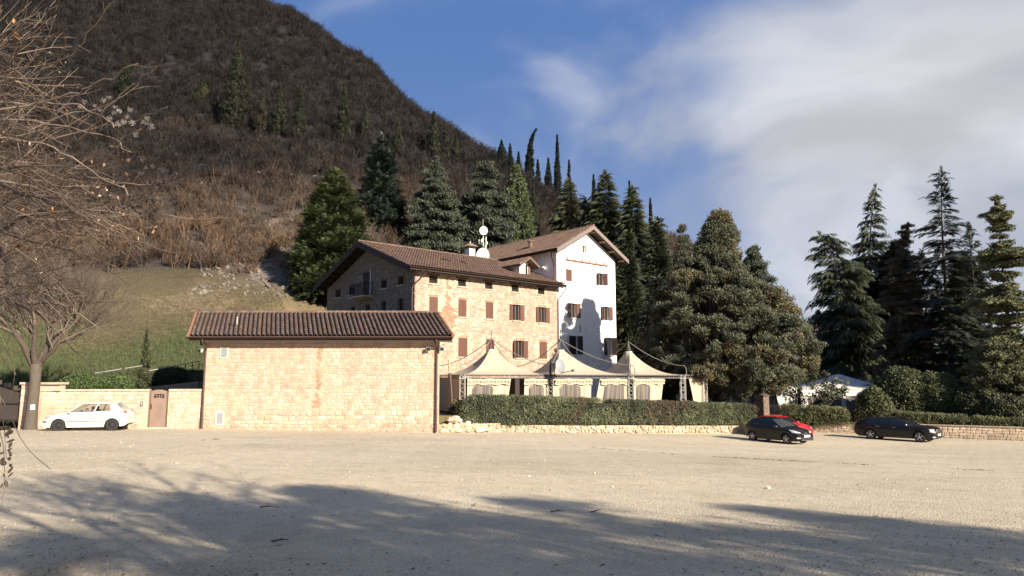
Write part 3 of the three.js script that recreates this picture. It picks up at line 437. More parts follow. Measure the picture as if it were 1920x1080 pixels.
// ---------------- low stone annex ----------------
{
  const x0 = -17.85, W = 13.62, gy = -1.35, h = thing('stone_annex', 'long windowless stone annex with low tiled roof in front of the house', 'building', [x0, gy, -41]), top = 5.3, bd = V(-1.95, 0, -5.9);
  const vents = [[.93, 4.2, 1.37, 4.85], [.86, .42, 1.32, 1.14]], hole = inRects(vents, .06), bcol = (x, y) => x > 6.25 + .2 * Math.round(vn(3, y * 2.6, 2)) && x < 6.95 && y > 1.3 && vn(9, y * 2.2, 4) > .35;
  const s = poly([[0, -.4], [W, -.4], [W, top], [0, top]]); mesh('wall', plate(s, .4), M.mortar, h);
  { const g = new GB(), a = V(0, -.4, -.4), b = V(bd.x, -.4, bd.z), c = V(W, -.4, -.4), d = V(W + bd.x, -.4, bd.z), up = V(0, top + .4, 0), q = (p, r) => g.quad(p, r, r.clone().add(up), p.clone().add(up)); q(b, a); q(c, d); q(d, b); mesh('wall', g, M.mortar, h); }
  const ln = courses(W, top, { h: .175, w: .3, gap: .01, jit: .03, seed: 51, skip: (x, y) => y < 1.22 || hole(x, y) || bcol(x, y) }), lo = courses(W, 1.2, { h: .27, w: .42, gap: .012, jit: .06, seed: 52, skip: (x, y) => hole(x, y) });
  masonry(h, I4, lo, { pal: [...PAL.cream, ...PAL.rubble], dirt: 1, seed: 53, depth: .035, parts: 110, inset: .02 }); masonry(h, I4, ln, { pal: PAL.cream, seed: 54, depth: .022, parts: 190, inset: .014 });
  masonry(h, I4, courses(W, top, { h: .09, w: .24, gap: .007, jit: .008, seed: 55, skip: (x, y) => !bcol(x, y) }), { pal: [[.42, .27, .17], [.44, .25, .15], [.46, .33, .21]], seed: 56, depth: .02, inset: .008, name: 'brick' });
  for (const [a, b, c, d] of vents) { const g = group('vent_grille', h, [a, b, .03]); mesh('frame', new GB().box(0, 0, -.04, .035, d - b, .03).box(c - a - .035, 0, -.04, c - a, d - b, .03).box(.035, 0, -.04, c - a - .035, .035, .03).box(.035, d - b - .035, -.04, c - a - .035, d - b, .03), M.whitePaint, g); for (let i = 0; i < 11; i++) { const y = .05 + i * (d - b - .1) / 11; mesh('louvre', new GB().quad(V(.036, y, .02), V(c - a - .036, y, .02), V(c - a - .036, y + .05, -.02), V(.036, y + .05, -.02)), S.g ??= S(col(.34, .34, .32), { roughness: .6, side: THREE.DoubleSide }), g); } mesh('backing', new GB().box(.03, .03, -.05, c - a - .03, d - b - .03, -.045), M.dark, g); }
  // roof, skewed with the plan
  const P0 = V(-.66, 5.42, .62), U = V(15.08, 0, 0), Wv = V(-1.3, 1.68, -3.72), roof = group('roof', h), e = P0.clone(), f = P0.clone().add(U), c = f.clone().add(Wv), d = e.clone().add(Wv);
  slab(roof, 'deck', e, f, c, d, .14, M.roofBase); const b2 = Wv.clone(); b2.y *= -1; slab(roof, 'deck', c.clone().add(b2), d.clone().add(b2), d, c, .14, M.roofBase);
  tiles(roof, e.clone().add(V(0, .01, 0)), U, Wv, { pitch: .272, row: .37, seed: 61, parts: 290, pal: TILE.map((p) => [p[0] * .82, p[1] * .86, p[2] * .95]) }); tiles(roof, c.clone().add(b2), U.clone().negate(), Wv.clone().setX(1.3).setZ(3.72), { pitch: .3, row: .5, seed: 62, pal: TILE });
  ridge(roof, d.clone().add(V(0, .05, 0)), c.clone().add(V(0, .05, 0)), .12, 63);
  for (const [p, q, sx] of [[e, d, -1], [f, c, 1]]) { const g = new GB(), o = V(sx * .06, 0, 0); g.tube([p.clone().add(o).add(V(0, .05, 0)), q.clone().add(o).add(V(0, .05, 0))], .11, 7, col(.27, .13, .075)); mesh('verge_tile', g, M.tile, roof); }
  { const g = new GB(), n = 8; for (let i = 0; i < n; i++) { const a = Math.PI + Math.PI * i / n, b = Math.PI + Math.PI * (i + 1) / n, k = (t, x) => V(x, P0.y - .03 + Math.sin(t) * .1, P0.z + .1 + Math.cos(t) * .1); g.quad(k(a, P0.x - .08), k(a, f.x + .05), k(b, f.x + .05), k(b, P0.x - .08)).quad(k(b, P0.x - .08), k(b, f.x + .05), k(a, f.x + .05), k(a, P0.x - .08)); } g.bar(V(P0.x - .08, P0.y - .03, P0.z + .2), V(f.x + .05, P0.y - .03, P0.z + .2), .016); mesh('gutter', g, M.copper, roof); mesh('fascia', new GB().box(P0.x, P0.y - .3, P0.z - .05, f.x, P0.y - .12, P0.z - .01), M.darkWood, roof); for (let i = 0; i < 46; i++) { const x = P0.x + .3 + i * .325; g.p.length = 0; g.n.length = 0; g.c.length = 0; mesh('rafter', g.box(x - .05, P0.y - .22, .02, x + .05, P0.y - .08, P0.z - .06).geo(), M.lintelWood, roof); } }
  for (const x of [.12, W - .12]) mesh('downpipe', new GB().tube([V(x, P0.y - .1, P0.z + .08), V(x, P0.y - .35, P0.z + .02), V(x + .03, P0.y - .62, .14), V(x, P0.y - .85, .11), V(x, 1.25, .11), V(x, 1.2, .11)], .055, 8).tube([V(x, 1.22, .11), V(x, .0, .11)], .068, 8), M.copper, h);
  for (const [x, y, ry] of [[-.1, 4.62, -.5], [W - .62, 4.72, .3], [W + .12, 4.72, .6]]) { const g = group('floodlight', h, [x, y, .2]); g.rotation.y = ry; mesh('housing', new GB().box(-.13, -.1, -.02, .13, .12, .12, null, .02), M.greySteel, g); mesh('lens', new GB().box(-.11, -.08, .12, .11, .1, .13), M.glassDark, g); mesh('bracket', new GB().bar(V(0, .0, -.02), V(0, .1, -.2), .025, 5).bar(V(0, .1, -.2), V(.3, .32, -.2), .02, 5), M.greySteel, g); }
  { const g = group('aerial', h, [1.35, 5.95, -.9]); mesh('pole', new GB().bar(V(.1, 0, 0), V(.1, .75, 0), .02, 6), M.whitePaint, g); const y = new GB().bar(V(-.5, .32, 0), V(.1, .2, .2), .012, 4); for (let i = 0; i < 5; i++) y.bar(V(-.45 + i * .1, .18 - i * .02, .04 * i), V(-.45 + i * .1, .46 - i * .02, .04 * i), .01, 4); mesh('yagi', y, M.iron, g); }
}

// ================= walls, gates, hedges =================
// foliage pieces, shared by hedges, shrubs and trees
function leafClump(n, size, R, flat = 0) { const g = new GB(); for (let i = 0; i < n; i++) { const a = R() * 6.283, b = Math.acos(2 * R() - 1), r = .5 * Math.cbrt(R()), c = V(Math.sin(b) * Math.cos(a) * r, Math.cos(b) * r * (1 - flat), Math.sin(b) * Math.sin(a) * r), u = V(R() - .5, R() - .5, R() - .5).normalize(), w = V().crossVectors(u, V(R() - .5, R() - .5, R() - .5)).normalize(), s = size * lerp(.6, 1.2, R()), k = GB.white; const A = c.clone().addScaledVector(u, s), B = c.clone().addScaledVector(w, s * .42), C = c.clone().addScaledVector(u, -s), D = c.clone().addScaledVector(w, -s * .42); g.quad(A, B, C, D, k); } return g.geo(); }
const RF = rnd(77);
const CL = { leaf: [0, 1, 2].map(() => leafClump(16, .2, RF)), broad: [0, 1].map(() => leafClump(12, .3, RF)), small: [0, 1, 2].map(() => leafClump(26, .15, RF)) };
const qE = new THREE.Euler(), qQ = new THREE.Quaternion();
function TR(p, s, rx, ry, rz) { qE.set(rx, ry, rz); qQ.setFromEuler(qE); return new THREE.Matrix4().compose(p, qQ, typeof s === 'number' ? V(s, s, s) : s); }
const anyTurn = (R) => [R() * 6.283, R() * 6.283, R() * 6.283];
// hedge following a path of [x, z, yBottom, yTop], half width hw
function hedge(name, label, path, hw, o) {
  const R = rnd(o.seed), h = thing(name, label, 'hedge', [path[0][0], 0, path[0][1]]), lists = [[], [], []], ox = path[0][0], oz = path[0][1], core = new GB();
  for (let i = 0; i < path.length - 1; i++) {
    const a = path[i], b = path[i + 1], dx = b[0] - a[0], dz = b[1] - a[1], len = Math.hypot(dx, dz), nx = -dz / len, nz = dx / len, f = (k) => a.map((v, q) => lerp(v, b[q], k)), c = .12;
    const s = hw - .14, P = (p, sd, top) => V(p[0] - ox + nx * s * sd, top ? p[3] - .14 : p[2] + .02, p[1] - oz + nz * s * sd);
    for (const sd of [1, -1]) core.quad(...(sd > 0 ? [P(a, 1, 0), P(b, 1, 0), P(b, 1, 1), P(a, 1, 1)] : [P(b, -1, 0), P(a, -1, 0), P(a, -1, 1), P(b, -1, 1)])); core.quad(P(a, 1, 1), P(b, 1, 1), P(b, -1, 1), P(a, -1, 1)); core.quad(P(a, -1, 0), P(a, 1, 0), P(a, 1, 1), P(a, -1, 1)).quad(P(b, 1, 0), P(b, -1, 0), P(b, -1, 1), P(b, 1, 1));
    const hgt = (a[3] - a[2] + b[3] - b[2]) / 2, N = Math.round(len * (hgt * 2 + hw * 2.4) * o.density), per = 2 * hgt + 2 * hw;
    const put = (k, sd, ty) => { const p = f(k), u = k * len + i * 50, bump = (fbm(u * 1.1, ty * 2 + sd * 9, o.seed, 3) - .5) * .3; const y = lerp(p[2], p[3], ty), out = sd * (hw + bump * (Math.abs(sd) > .99 ? 1 : .0)), top = ty > .97 ? bump * .6 : 0; const x = p[0] - ox + nx * out, z = p[1] - oz + nz * out; const n = fbm(u * .5, y * 1.1 + 20, o.seed + 3, 3), red = sstep(.57, .68, fbm(u * .33 + 90, y * .7, o.seed + 7, 3)), c = mixc(mixc(o.c1, o.c2, sstep(.3, .7, n + (R() - .5) * .5)), o.c3 || o.c1, red * .6); const q = lists[Math.floor(R() * 3)]; if (R() < sstep(.24, .34, fbm(u * .8 + 5, y * 1.6, o.seed + 11, 3))) q.push([TR(V(x, y + top + (R() - .5) * .05, z), o.size * lerp(.7, 1.25, R()), ...anyTurn(R)), c.clone().multiplyScalar(lerp(.75, 1.25, R()))]); };
    for (let j = 0; j < N; j++) { const t = R() * per; if (t < hgt) put(R(), 1, t / hgt); else if (t < 2 * hgt) put(R(), -1, (t - hgt) / hgt); else put(R(), lerp(-1, 1, R()), 1); }
    for (const e of [0, 1]) if ((e === 0 && i === 0) || (e === 1 && i === path.length - 2)) for (let j = 0; j < hgt * hw * 2 * o.density; j++) put(e + (R() - .5) * .3 / len, lerp(-1, 1, R()), R());
  }
  mesh('dark_core', core, S(col(.014, .016, .008), { roughness: 1 }), h); CL.small.forEach((g, i) => inst('foliage', g, M.leaf, lists[i], h, 'stuff')); return h;  // near-black solid core paints in the shade inside the hedge
}
// a straight rubble wall thing with stones on the side that shows, capped
function stoneWall(name, label, A, B, y0, y1, o) {
  const dx = B[0] - A[0], dz = B[1] - A[1], len = Math.hypot(dx, dz), h = thing(name, label, 'wall', [A[0], y0, A[1]], Math.atan2(-dz, dx)), hh = y1 - y0, th = o.th || .4, holes = o.holes || [];
  let segs = [[0, len]]; holes.forEach(([a, b, c]) => { const last = segs.pop(); segs.push([last[0], a], [c, last[1]]); });
  const body = new GB(); segs.forEach(([a, b]) => body.box(a, -.5, -th, b, hh, 0)); mesh('core', body, o.mortar || M.mortar, h);
  masonry(h, I4, courses(len, hh, { h: o.h, w: o.w, gap: o.gap || .014, jit: o.jit || .05, seed: o.seed, skip: inRects(holes, .01) }), { pal: o.pal || PAL.cream, seed: o.seed + 1, depth: o.depth || .04, parts: o.parts, inset: o.inset || .02, dirt: 1 });
  if (o.cap) segs.forEach(([a, b]) => { const n = Math.max(1, Math.round((b - a) / 1.1)); for (let i = 0; i < n; i++) mesh('coping', new GB().box(lerp(a, b, i / n) + .004, hh + .002, -th - .06, lerp(a, b, (i + 1) / n) - .004, hh + o.cap, .07, null, .012), M.capStone, h); });
  return h;
}
// ---- wall left of the annex with its metal door ----
{
  const w = stoneWall('garden_wall', 'pale squared stone garden wall behind the white hatchback', [-26.0, -39.3], [-17.86, -41.02], -1.2, .98, { h: .25, w: .4, seed: 71, parts: 190, depth: .03, cap: .11, jit: .05, pal: [...PAL.cream, ...PAL.cream, [.54, .39, .25]], holes: [[5.5, 0, 6.53, 9]] });
  const th = w.rotation.y, d = thing('garden_door', 'brown metal garden door with small arched grille in the pale wall', 'door'), p = V(5.5, .15, -.06).applyAxisAngle(V(0, 1, 0), th).add(w.position); d.position.copy(p); d.rotation.y = th;
  const s = new THREE.Shape(); s.moveTo(.09, 0); s.lineTo(.93, 0); s.lineTo(.93, 2.02); s.quadraticCurveTo(.5, 2.2, .09, 2.02); s.closePath(); const hole = new THREE.Path(); hole.moveTo(.25, 1.62); hole.quadraticCurveTo(.52, 1.7, .8, 1.62); hole.lineTo(.8, 1.83); hole.quadraticCurveTo(.52, 1.92, .25, 1.83); hole.closePath(); s.holes.push(hole);
  mesh('panel', plate(s, .06), M.corten, d); for (let i = 1; i < 4; i++) mesh('grille_bar', new GB().box(.25 + i * .137 - .012, 1.6, -.05, .25 + i * .137 + .012, 1.9, -.02), M.corten, d); mesh('grille_bar', new GB().box(.25, 1.745, -.048, .8, 1.77, -.022), M.corten, d); mesh('grille_backing', new GB().box(.2, 1.55, -.12, .85, 1.95, -.1), M.dark, d);
  mesh('handle', new GB().box(.13, 1.0, .0, .16, 1.32, .05), M.iron, d); mesh('frame', new GB().box(0, 0, -.12, .07, 2.05, 0).box(.95, 0, -.12, 1.03, 2.05, -.02).box(.07, -.02, -.1, .95, 0, -.03), M.lintelWood, d); mesh('step', new GB().box(-.06, -.15, -.2, 1.06, -.004, .12, null, .015), M.capStone, d);
  const ic = thing('intercom', 'small dark intercom box on the wall left of the brown metal door', 'intercom'); ic.position.copy(V(5.12, 1.35, .05).applyAxisAngle(V(0, 1, 0), th).add(w.position)); ic.rotation.y = th; mesh('box', new GB().box(0, 0, 0, .1, .26, .05, null, .01), M.iron, ic); mesh('panel', new GB().box(.02, .04, .05, .08, .22, .055), M.greySteel, ic);
}
// ---- stone gate pillar and dark metal drive gate at the left edge ----
{
  const p = thing('gate_pillar', 'stone gate pillar with flat cap behind the bare tree trunk', 'pillar', [-27.2, -1.2, -39.25]); mesh('core', new GB().box(.12, -.4, -.6, 1.18, 2.55, 0), M.mortar, p); masonry(p, MT(.12, 0, 0), courses(1.06, 2.5, { h: .28, w: .42, gap: .014, jit: .05, seed: 75 }), { pal: PAL.cream, seed: 76, depth: .035, parts: 40 }); mesh('cap', new GB().box(.04, 2.552, -.7, 2.3, 2.68, .09, null, .015), M.capStone, p); mesh('core', new GB().box(1.181, 2.2, -.55, 2.2, 2.55, -.06), M.capStone, p);
  const l = thing('warning_lamp', 'small yellow warning lamp on the stone gate pillar', 'lamp', [-26.35, 1.49, -39.3]); mesh('lens', new GB().add(new THREE.SphereGeometry(.1, 12, 8), MT(0, .16, 0)).tube([V(0, .06, 0), V(0, .16, 0)], .1, 10), S(col(.75, .42, .03), { roughness: .3 }), l); mesh('base', new GB().tube([V(0, -.01, 0), V(0, .06, 0)], .08, 10), M.iron, l);
  const g = thing('drive_gate', 'dark metal drive gate with sloping top at the left edge', 'gate', [-30.5, -.75, -39.9], -.1); const lf = new GB(); lf.box(0, 0, -.05, .09, 2.7, .05).box(3.2, 0, -.05, 3.3, 1.75, .05).box(.09, .05, -.04, 3.2, .16, .04).box(.09, 1.0, -.035, 3.2, 1.08, .035); mesh('frame', lf, M.iron, g); mesh('panel', plate(poly([[.09, .16], [3.2, .16], [3.2, 1.62], [.09, 2.5]]), .02), S(col(.04, .03, .024), { roughness: .8 }), g);
  for (let i = 0; i < 5; i++) { const x = .3 + i * .62; mesh('top_block', new GB().box(x, 2.42 - i * .16, -.09, x + .4, 2.68 - i * .16, .06, null, .01), i % 2 ? M.iron : M.barkDark, g); } mesh('latch', new GB().box(1.6, .9, .03, 2.0, 1.0, .1), M.greySteel, g);
  stoneWall('stone_wall', 'stone wall beyond the dark drive gate at the left edge', [-40, -38.2], [-30.6, -39.9], -1.2, 1.2, { h: .28, w: .42, seed: 78, parts: 0, cap: .11 });
}
// ---- long low rubble wall under the big hedge ----
const HW = [[-3.55, -42.05], [17.3, -51.2]];
{
  const w = stoneWall('retaining_wall', 'low rubble stone wall at the foot of the big hedge', HW[0], HW[1], -1.52, -1.02, { h: .21, w: .33, jit: .15, gap: .012, seed: 81, parts: 200, depth: .09, inset: .045, pal: PAL.rubble, th: 1.2 }); w.rotation.z = -.028;
  // the wall follows the falling ground: left half stands higher
  const w2 = stoneWall('retaining_wall', 'uneven rubble steps sloping down from the annex corner to the big hedge', [-4.2, -41.35], [-.7, -43.15], -1.45, -.98, { h: .26, w: .36, jit: .12, gap: .02, seed: 83, parts: 60, depth: .1, inset: .05, pal: PAL.rubble, th: 1 });
  const R = rnd(85), st = thing('stone_slope', 'heap of pale stones banked between the annex corner and the hedge', 'stones', [-4, -1.4, -41.8]); for (let i = 0; i < 60; i++) { const u = R() * 2.6, s = lerp(.12, .3, R()), g = new THREE.DodecahedronGeometry(s, 0); g.scale(1, .7, 1); g.rotateY(R() * 6); const c = shade(PAL.rubble[Math.floor(R() * 4)], R), n = new GB().add(g, MT(u, lerp(1.0, .0, clamp(u / 2.4)) * R() + .06, -u * .44 + .22 * R()), c); mesh('stone', n, M.stone, st); }
}
hedge('big_hedge', 'long tall clipped dark green hedge in front of the cream tents', [[-3.2, -43.1, -1.0, .55], [0, -44.4, -1.12, .5], [4, -46.2, -1.24, .32], [9, -48.4, -1.38, .08], [13.5, -50.4, -1.5, -.12], [17.2, -51.95, -1.62, -.27]], .75, { seed: 91, density: 62, size: .34, c1: col(.055, .066, .032), c2: col(.14, .148, .075), c3: col(.09, .052, .034) });
// ---- right hand wall and its clipped hedge ----
stoneWall('boundary_wall', 'low coursed stone wall with flat coping behind the black estate car', [22.95, -55], [34.3, -48], -2.42, -1.6, { h: .19, w: .36, seed: 101, parts: 150, depth: .03, cap: .07, jit: .04, pal: PAL.pale });
stoneWall('boundary_wall', 'low coursed stone wall at the right edge beyond the drain joint', [34.33, -47.98], [52, -37.2], -2.42, -1.62, { h: .19, w: .36, seed: 103, parts: 20, depth: .025, cap: .07, jit: .03, pal: PAL.pale });
hedge('clipped_hedge', 'clipped hedge running along the top of the right hand stone wall', [[21.3, -56.2, -2.2, -.42], [25.5, -53.9, -1.6, -.58], [30, -51.4, -1.6, -.85], [34.2, -48.9, -1.6, -1.08], [38.5, -46, -1.6, -1.28], [52, -38, -1.6, -1.3]], .5, { seed: 105, density: 60, size: .3, c1: col(.07, .08, .03), c2: col(.17, .17, .075), c3: col(.08, .065, .03) });
// ---- garden gate ----
{
  const b = thing('gate_pier', 'brick gate pier with stone ball top beside the iron gate', 'pillar', [18.4, -2.1, -52.2], .5); mesh('core', new GB().box(-.28, -.2, -.28, .28, 2.5, .28), M.mortarDark, b); for (const [r, i] of [[0, 0], [-Math.PI / 2, 1], [Math.PI / 2, 2]]) masonry(b, new THREE.Matrix4().makeRotationY(r).multiply(MT(-.28, 0, .28)), courses(.56, 2.5, { h: .085, w: .27, gap: .007, jit: .006, seed: 111 + i }), { pal: PAL.brick.map((p) => [p[0] * .42, p[1] * .5, p[2] * .6]), seed: 115 + i, depth: .015, inset: .007, name: 'brick' });  // tree shade on the pier is put into darkened brick, cap and ball colours
  mesh('cap', new GB().box(-.36, 2.5, -.36, .36, 2.6, .36, null, .02).add(new THREE.ConeGeometry(.42, .28, 4).rotateY(Math.PI / 4), MT(0, 2.74, 0)), S(col(.09, .07, .055), { map: T.mottle }), b); mesh('ball', new GB().tube([V(0, 2.8, 0), V(0, 2.95, 0)], .09, 8).add(new THREE.SphereGeometry(.19, 14, 10), MT(0, 3.05, 0)), S(col(.1, .08, .06), { map: T.mottle }), b);
  const leaf = (label, pos, turn, w, yA, yB, curl) => { const g = thing('iron_gate', label, 'gate', pos, turn); const n = Math.round(w / .11); for (let i = 0; i <= n; i++) { const k = i / n, y = lerp(yA, yB, k) + Math.sin(k * Math.PI) * curl; mesh('bar', new GB().bar(V(k * w, .1, 0), V(k * w, y, 0), i % n ? .011 : .03, 5), M.iron, g); } const f = new GB(); f.box(0, .1, -.015, w, .14, .015).box(0, 1.0, -.015, w, 1.04, .015); const top = []; for (let i = 0; i <= 10; i++) top.push(V(i / 10 * w, lerp(yA, yB, i / 10) + Math.sin(i / 10 * Math.PI) * curl - .12, 0)); f.tube(top, .016, 5); mesh('rail', f, M.iron, g); };
  leaf('open wrought iron gate leaf with sweeping top left of the brick pier', [15.8, -1.75, -54.6], .35, 2.1, 1.75, 2.6, -.1); leaf('straight iron railing gate right of the brick pier above the black hatchback', [18.75, -2.1, -52.4], .42, 1.75, 1.95, 1.85, 0);
}
// ---- railings, ramp and cypress in the garden behind the left wall ----
{
  const g = (label, A, B, n) => { const t = thing('garden_railing', label, 'railing', [A.x, A.y, A.z]), d = B.clone().sub(A); for (let i = 0; i <= n; i++) { const p = d.clone().multiplyScalar(i / n); mesh('post', new GB().bar(p, p.clone().add(V(0, 1, 0)), .025, 5), M.iron, t); } for (let k = 0; k < 5; k++) mesh('rail', new GB().bar(V(0, .2 + k * .2, 0), d.clone().add(V(0, .2 + k * .2, 0)), k === 4 ? .028 : .012, 5), k === 4 ? M.greySteel : M.iron, t); };
  g('thin metal garden railing rising to the right behind the garden wall', at(175, 729, 46), at(268, 712, 50), 6); g('metal ramp railing beside the annex behind the garden wall', at(278, 725, 45), at(372, 706, 47), 7);
  const a = at(250, 729, 45), b = at(372, 715, 46.5), r = thing('ramp_wall', 'pale sloping ramp kerb behind the brown metal door', 'ramp', [a.x, a.y, a.z]), q = b.clone().sub(a); const gg = new GB(), dn = V(0, -1.4, 0), bk = V(.1, 0, -.3), o = V(); gg.quad(o.clone().add(dn), q.clone().add(dn), q, o).quad(o, q, q.clone().add(bk), bk).quad(bk, q.clone().add(bk), q.clone().add(bk).add(dn), bk.clone().add(dn)); mesh('kerb', gg, M.capStone, r);
}

// ================= pagoda tents =================
function bil(c, u, v) { return V().addScaledVector(c[0], (1 - u) * (1 - v)).addScaledVector(c[1], u * (1 - v)).addScaledVector(c[2], u * v).addScaledVector(c[3], (1 - u) * v); }
function canopy(par, C, peak, capR, mat, sag = 2.3) { // four cusped faces from eave corners C (front left, front right, back right, back left)
  const g = new GB(), n = 12, m = 10;
  for (let s = 0; s < 4; s++) {
    const a = C[s], b = C[(s + 1) % 4], P = (i, j) => { const e = a.clone().lerp(b, i / n), f = j / m, an = V().subVectors(e, peak).setY(0).normalize(), top = peak.clone().addScaledVector(an, capR); e.y -= .05 * Math.sin(i / n * Math.PI); const q = e.clone().lerp(top, f); q.y = lerp(e.y, top.y, Math.pow(f, sag)); const bow = Math.sin(i / n * Math.PI) * Math.sin(f * Math.PI) * .1; q.y -= bow; return q; };
    for (let i = 0; i < n; i++) for (let j = 0; j < m; j++) { const A = P(i, j), B = P(i + 1, j), D = P(i + 1, j + 1), E = P(i, j + 1), N = (x, y) => { const u = P(x + .01, y).sub(P(x - .01, y)), w = P(x, Math.min(y + .01, m)).sub(P(x, Math.max(0, y - .01))); return u.cross(w).normalize(); }; const na = N(i, j), nb = N(i + 1, j), nd = N(i + 1, j + 1), ne = N(i, j + 1); g.tri(A, B, D, null, na, nb, nd).tri(A, D, E, null, na, nd, ne); }
  }
  return mesh('canopy', g, mat, par);
}
function truss(par, a, h, w) { const g = new GB(), c = [[-w, -w], [w, -w], [w, w], [-w, w]]; for (const [x, z] of c) g.bar(V(a.x + x, a.y, a.z + z), V(a.x + x, a.y + h, a.z + z), .028, 5); const n = Math.round(h / .26); for (let i = 0; i < n; i++) for (let s = 0; s < 4; s++) { const p = c[s], q = c[(s + 1) % 4], f = i % 2; g.bar(V(a.x + (f ? p : q)[0], a.y + h * i / n, a.z + (f ? p : q)[1]), V(a.x + (f ? q : p)[0], a.y + h * (i + 1) / n, a.z + (f ? q : p)[1]), .015, 4); } g.box(a.x - w - .04, a.y + h - .3, a.z - w - .04, a.x + w + .04, a.y + h - .24, a.z + w + .04); return mesh('truss_post', g, M.greySteel, par); }
function beam(par, a, b, hgt) { const g = new GB(), dn = V(0, -hgt, 0); g.bar(a, b, .03, 5).bar(a.clone().add(dn), b.clone().add(dn), .03, 5); const n = Math.round(a.distanceTo(b) / .2); for (let i = 0; i < n; i++) { const p = a.clone().lerp(b, i / n), q = a.clone().lerp(b, (i + 1) / n); i % 2 ? g.bar(p.clone().add(dn), q, .014, 4) : g.bar(p, q.add(dn), .014, 4); } mesh('eave_truss', g, M.tubeSteel, par); }
function valance(par, a, b, seed, drop = .34) { const g = new GB(), n = Math.round(a.distanceTo(b) / .07), d = b.clone().sub(a).normalize(), out = V(d.z * -1, 0, d.x).multiplyScalar(-1), P = (i, j) => { const p = a.clone().lerp(b, i / n), ph = i * 1.9 + vn(i * .2, j, seed) * 2; return p.add(V(0, -drop * j * (1 + .12 * Math.sin(i * .5)), 0)).addScaledVector(out, -.05 - (.012 + .02 * Math.sin(j * Math.PI)) * Math.sin(ph) - .05 * Math.sin(j * Math.PI * 2)); }; for (let i = 0; i < n; i++) for (let k = 0; k < 4; k++) g.quad(P(i, (k + 1) / 4), P(i + 1, (k + 1) / 4), P(i + 1, k / 4), P(i, k / 4)); mesh('valance', g, M.canvas, par); }
// curtain: hangs between a and b (top corners), s0/s1 pull the lower corners sideways, optional arched window
function curtain(par, a, b, drop, o) {
  const n = 36, m = 14, g = new GB(), d = b.clone().sub(a), len = d.length(), dn = d.clone().normalize(), nrm = V(-dn.z, 0, dn.x), k0 = o.s0 || 0, k1 = o.s1 || 0;
  const P = (u, v, off = 0) => a.clone().addScaledVector(dn, lerp(lerp(0, k0, v), lerp(len, len + k1, v), u)).add(V(0, -drop * v, 0)).addScaledVector(nrm, off + (o.flat ? .012 : .045) * Math.sin(u * len * 9 + o.seed) * (.4 + v) + .03 * Math.sin(u * len * 3.7 + o.seed * 2 + v * 2));
  for (let i = 0; i < n; i++) for (let j = 0; j < m; j++) g.quad(P(i / n, (j + 1) / m), P((i + 1) / n, (j + 1) / m), P((i + 1) / n, j / m), P(i / n, j / m));
  const c = mesh('curtain', g, M.canvas, par);
  if (o.win) {
    const [u0, u1, v0] = o.win, w = new GB(), N = 16, top = (u) => v0 + .22 * Math.pow(Math.abs(u - .5) * 2, 2.4); for (let i = 0; i < N; i++) { const ua = i / N, ub = (i + 1) / N, K = 6; for (let j = 0; j < K; j++) { const f = (u, t) => P(lerp(u0, u1, u), lerp(top(u), .96, t), .035); w.quad(f(ua, (j + 1) / K), f(ub, (j + 1) / K), f(ub, j / K), f(ua, j / K)); } }
    mesh('window_pane', w, M.pvc, par);
    for (let i = 1; i < 5; i++) { const u = i / 5, pts = []; for (let j = 0; j <= 6; j++) pts.push(P(lerp(u0, u1, u), lerp(top(u), .96, j / 6), .05)); mesh('window_bar', new GB().tube(pts, .013, 4), M.canvas, par); }
    for (let j = 1; j < 5; j++) { const v = lerp(v0, .96, j / 5 - .04), pts = []; for (let i = 0; i <= 8; i++) { const u = lerp(.02, .98, i / 8); if (v > top(u)) pts.push(P(lerp(u0, u1, u), v, -.045)); } if (pts.length > 1) mesh('window_bar', new GB().tube(pts, .013, 4), M.canvas, par); }
    const rim = []; for (let i = 0; i <= 16; i++) rim.push(P(lerp(u0, u1, i / 16), top(i / 16), .04)); mesh('window_hem', new GB().tube(rim, .03, 4), M.canvas, par);
  }
  return c;
}
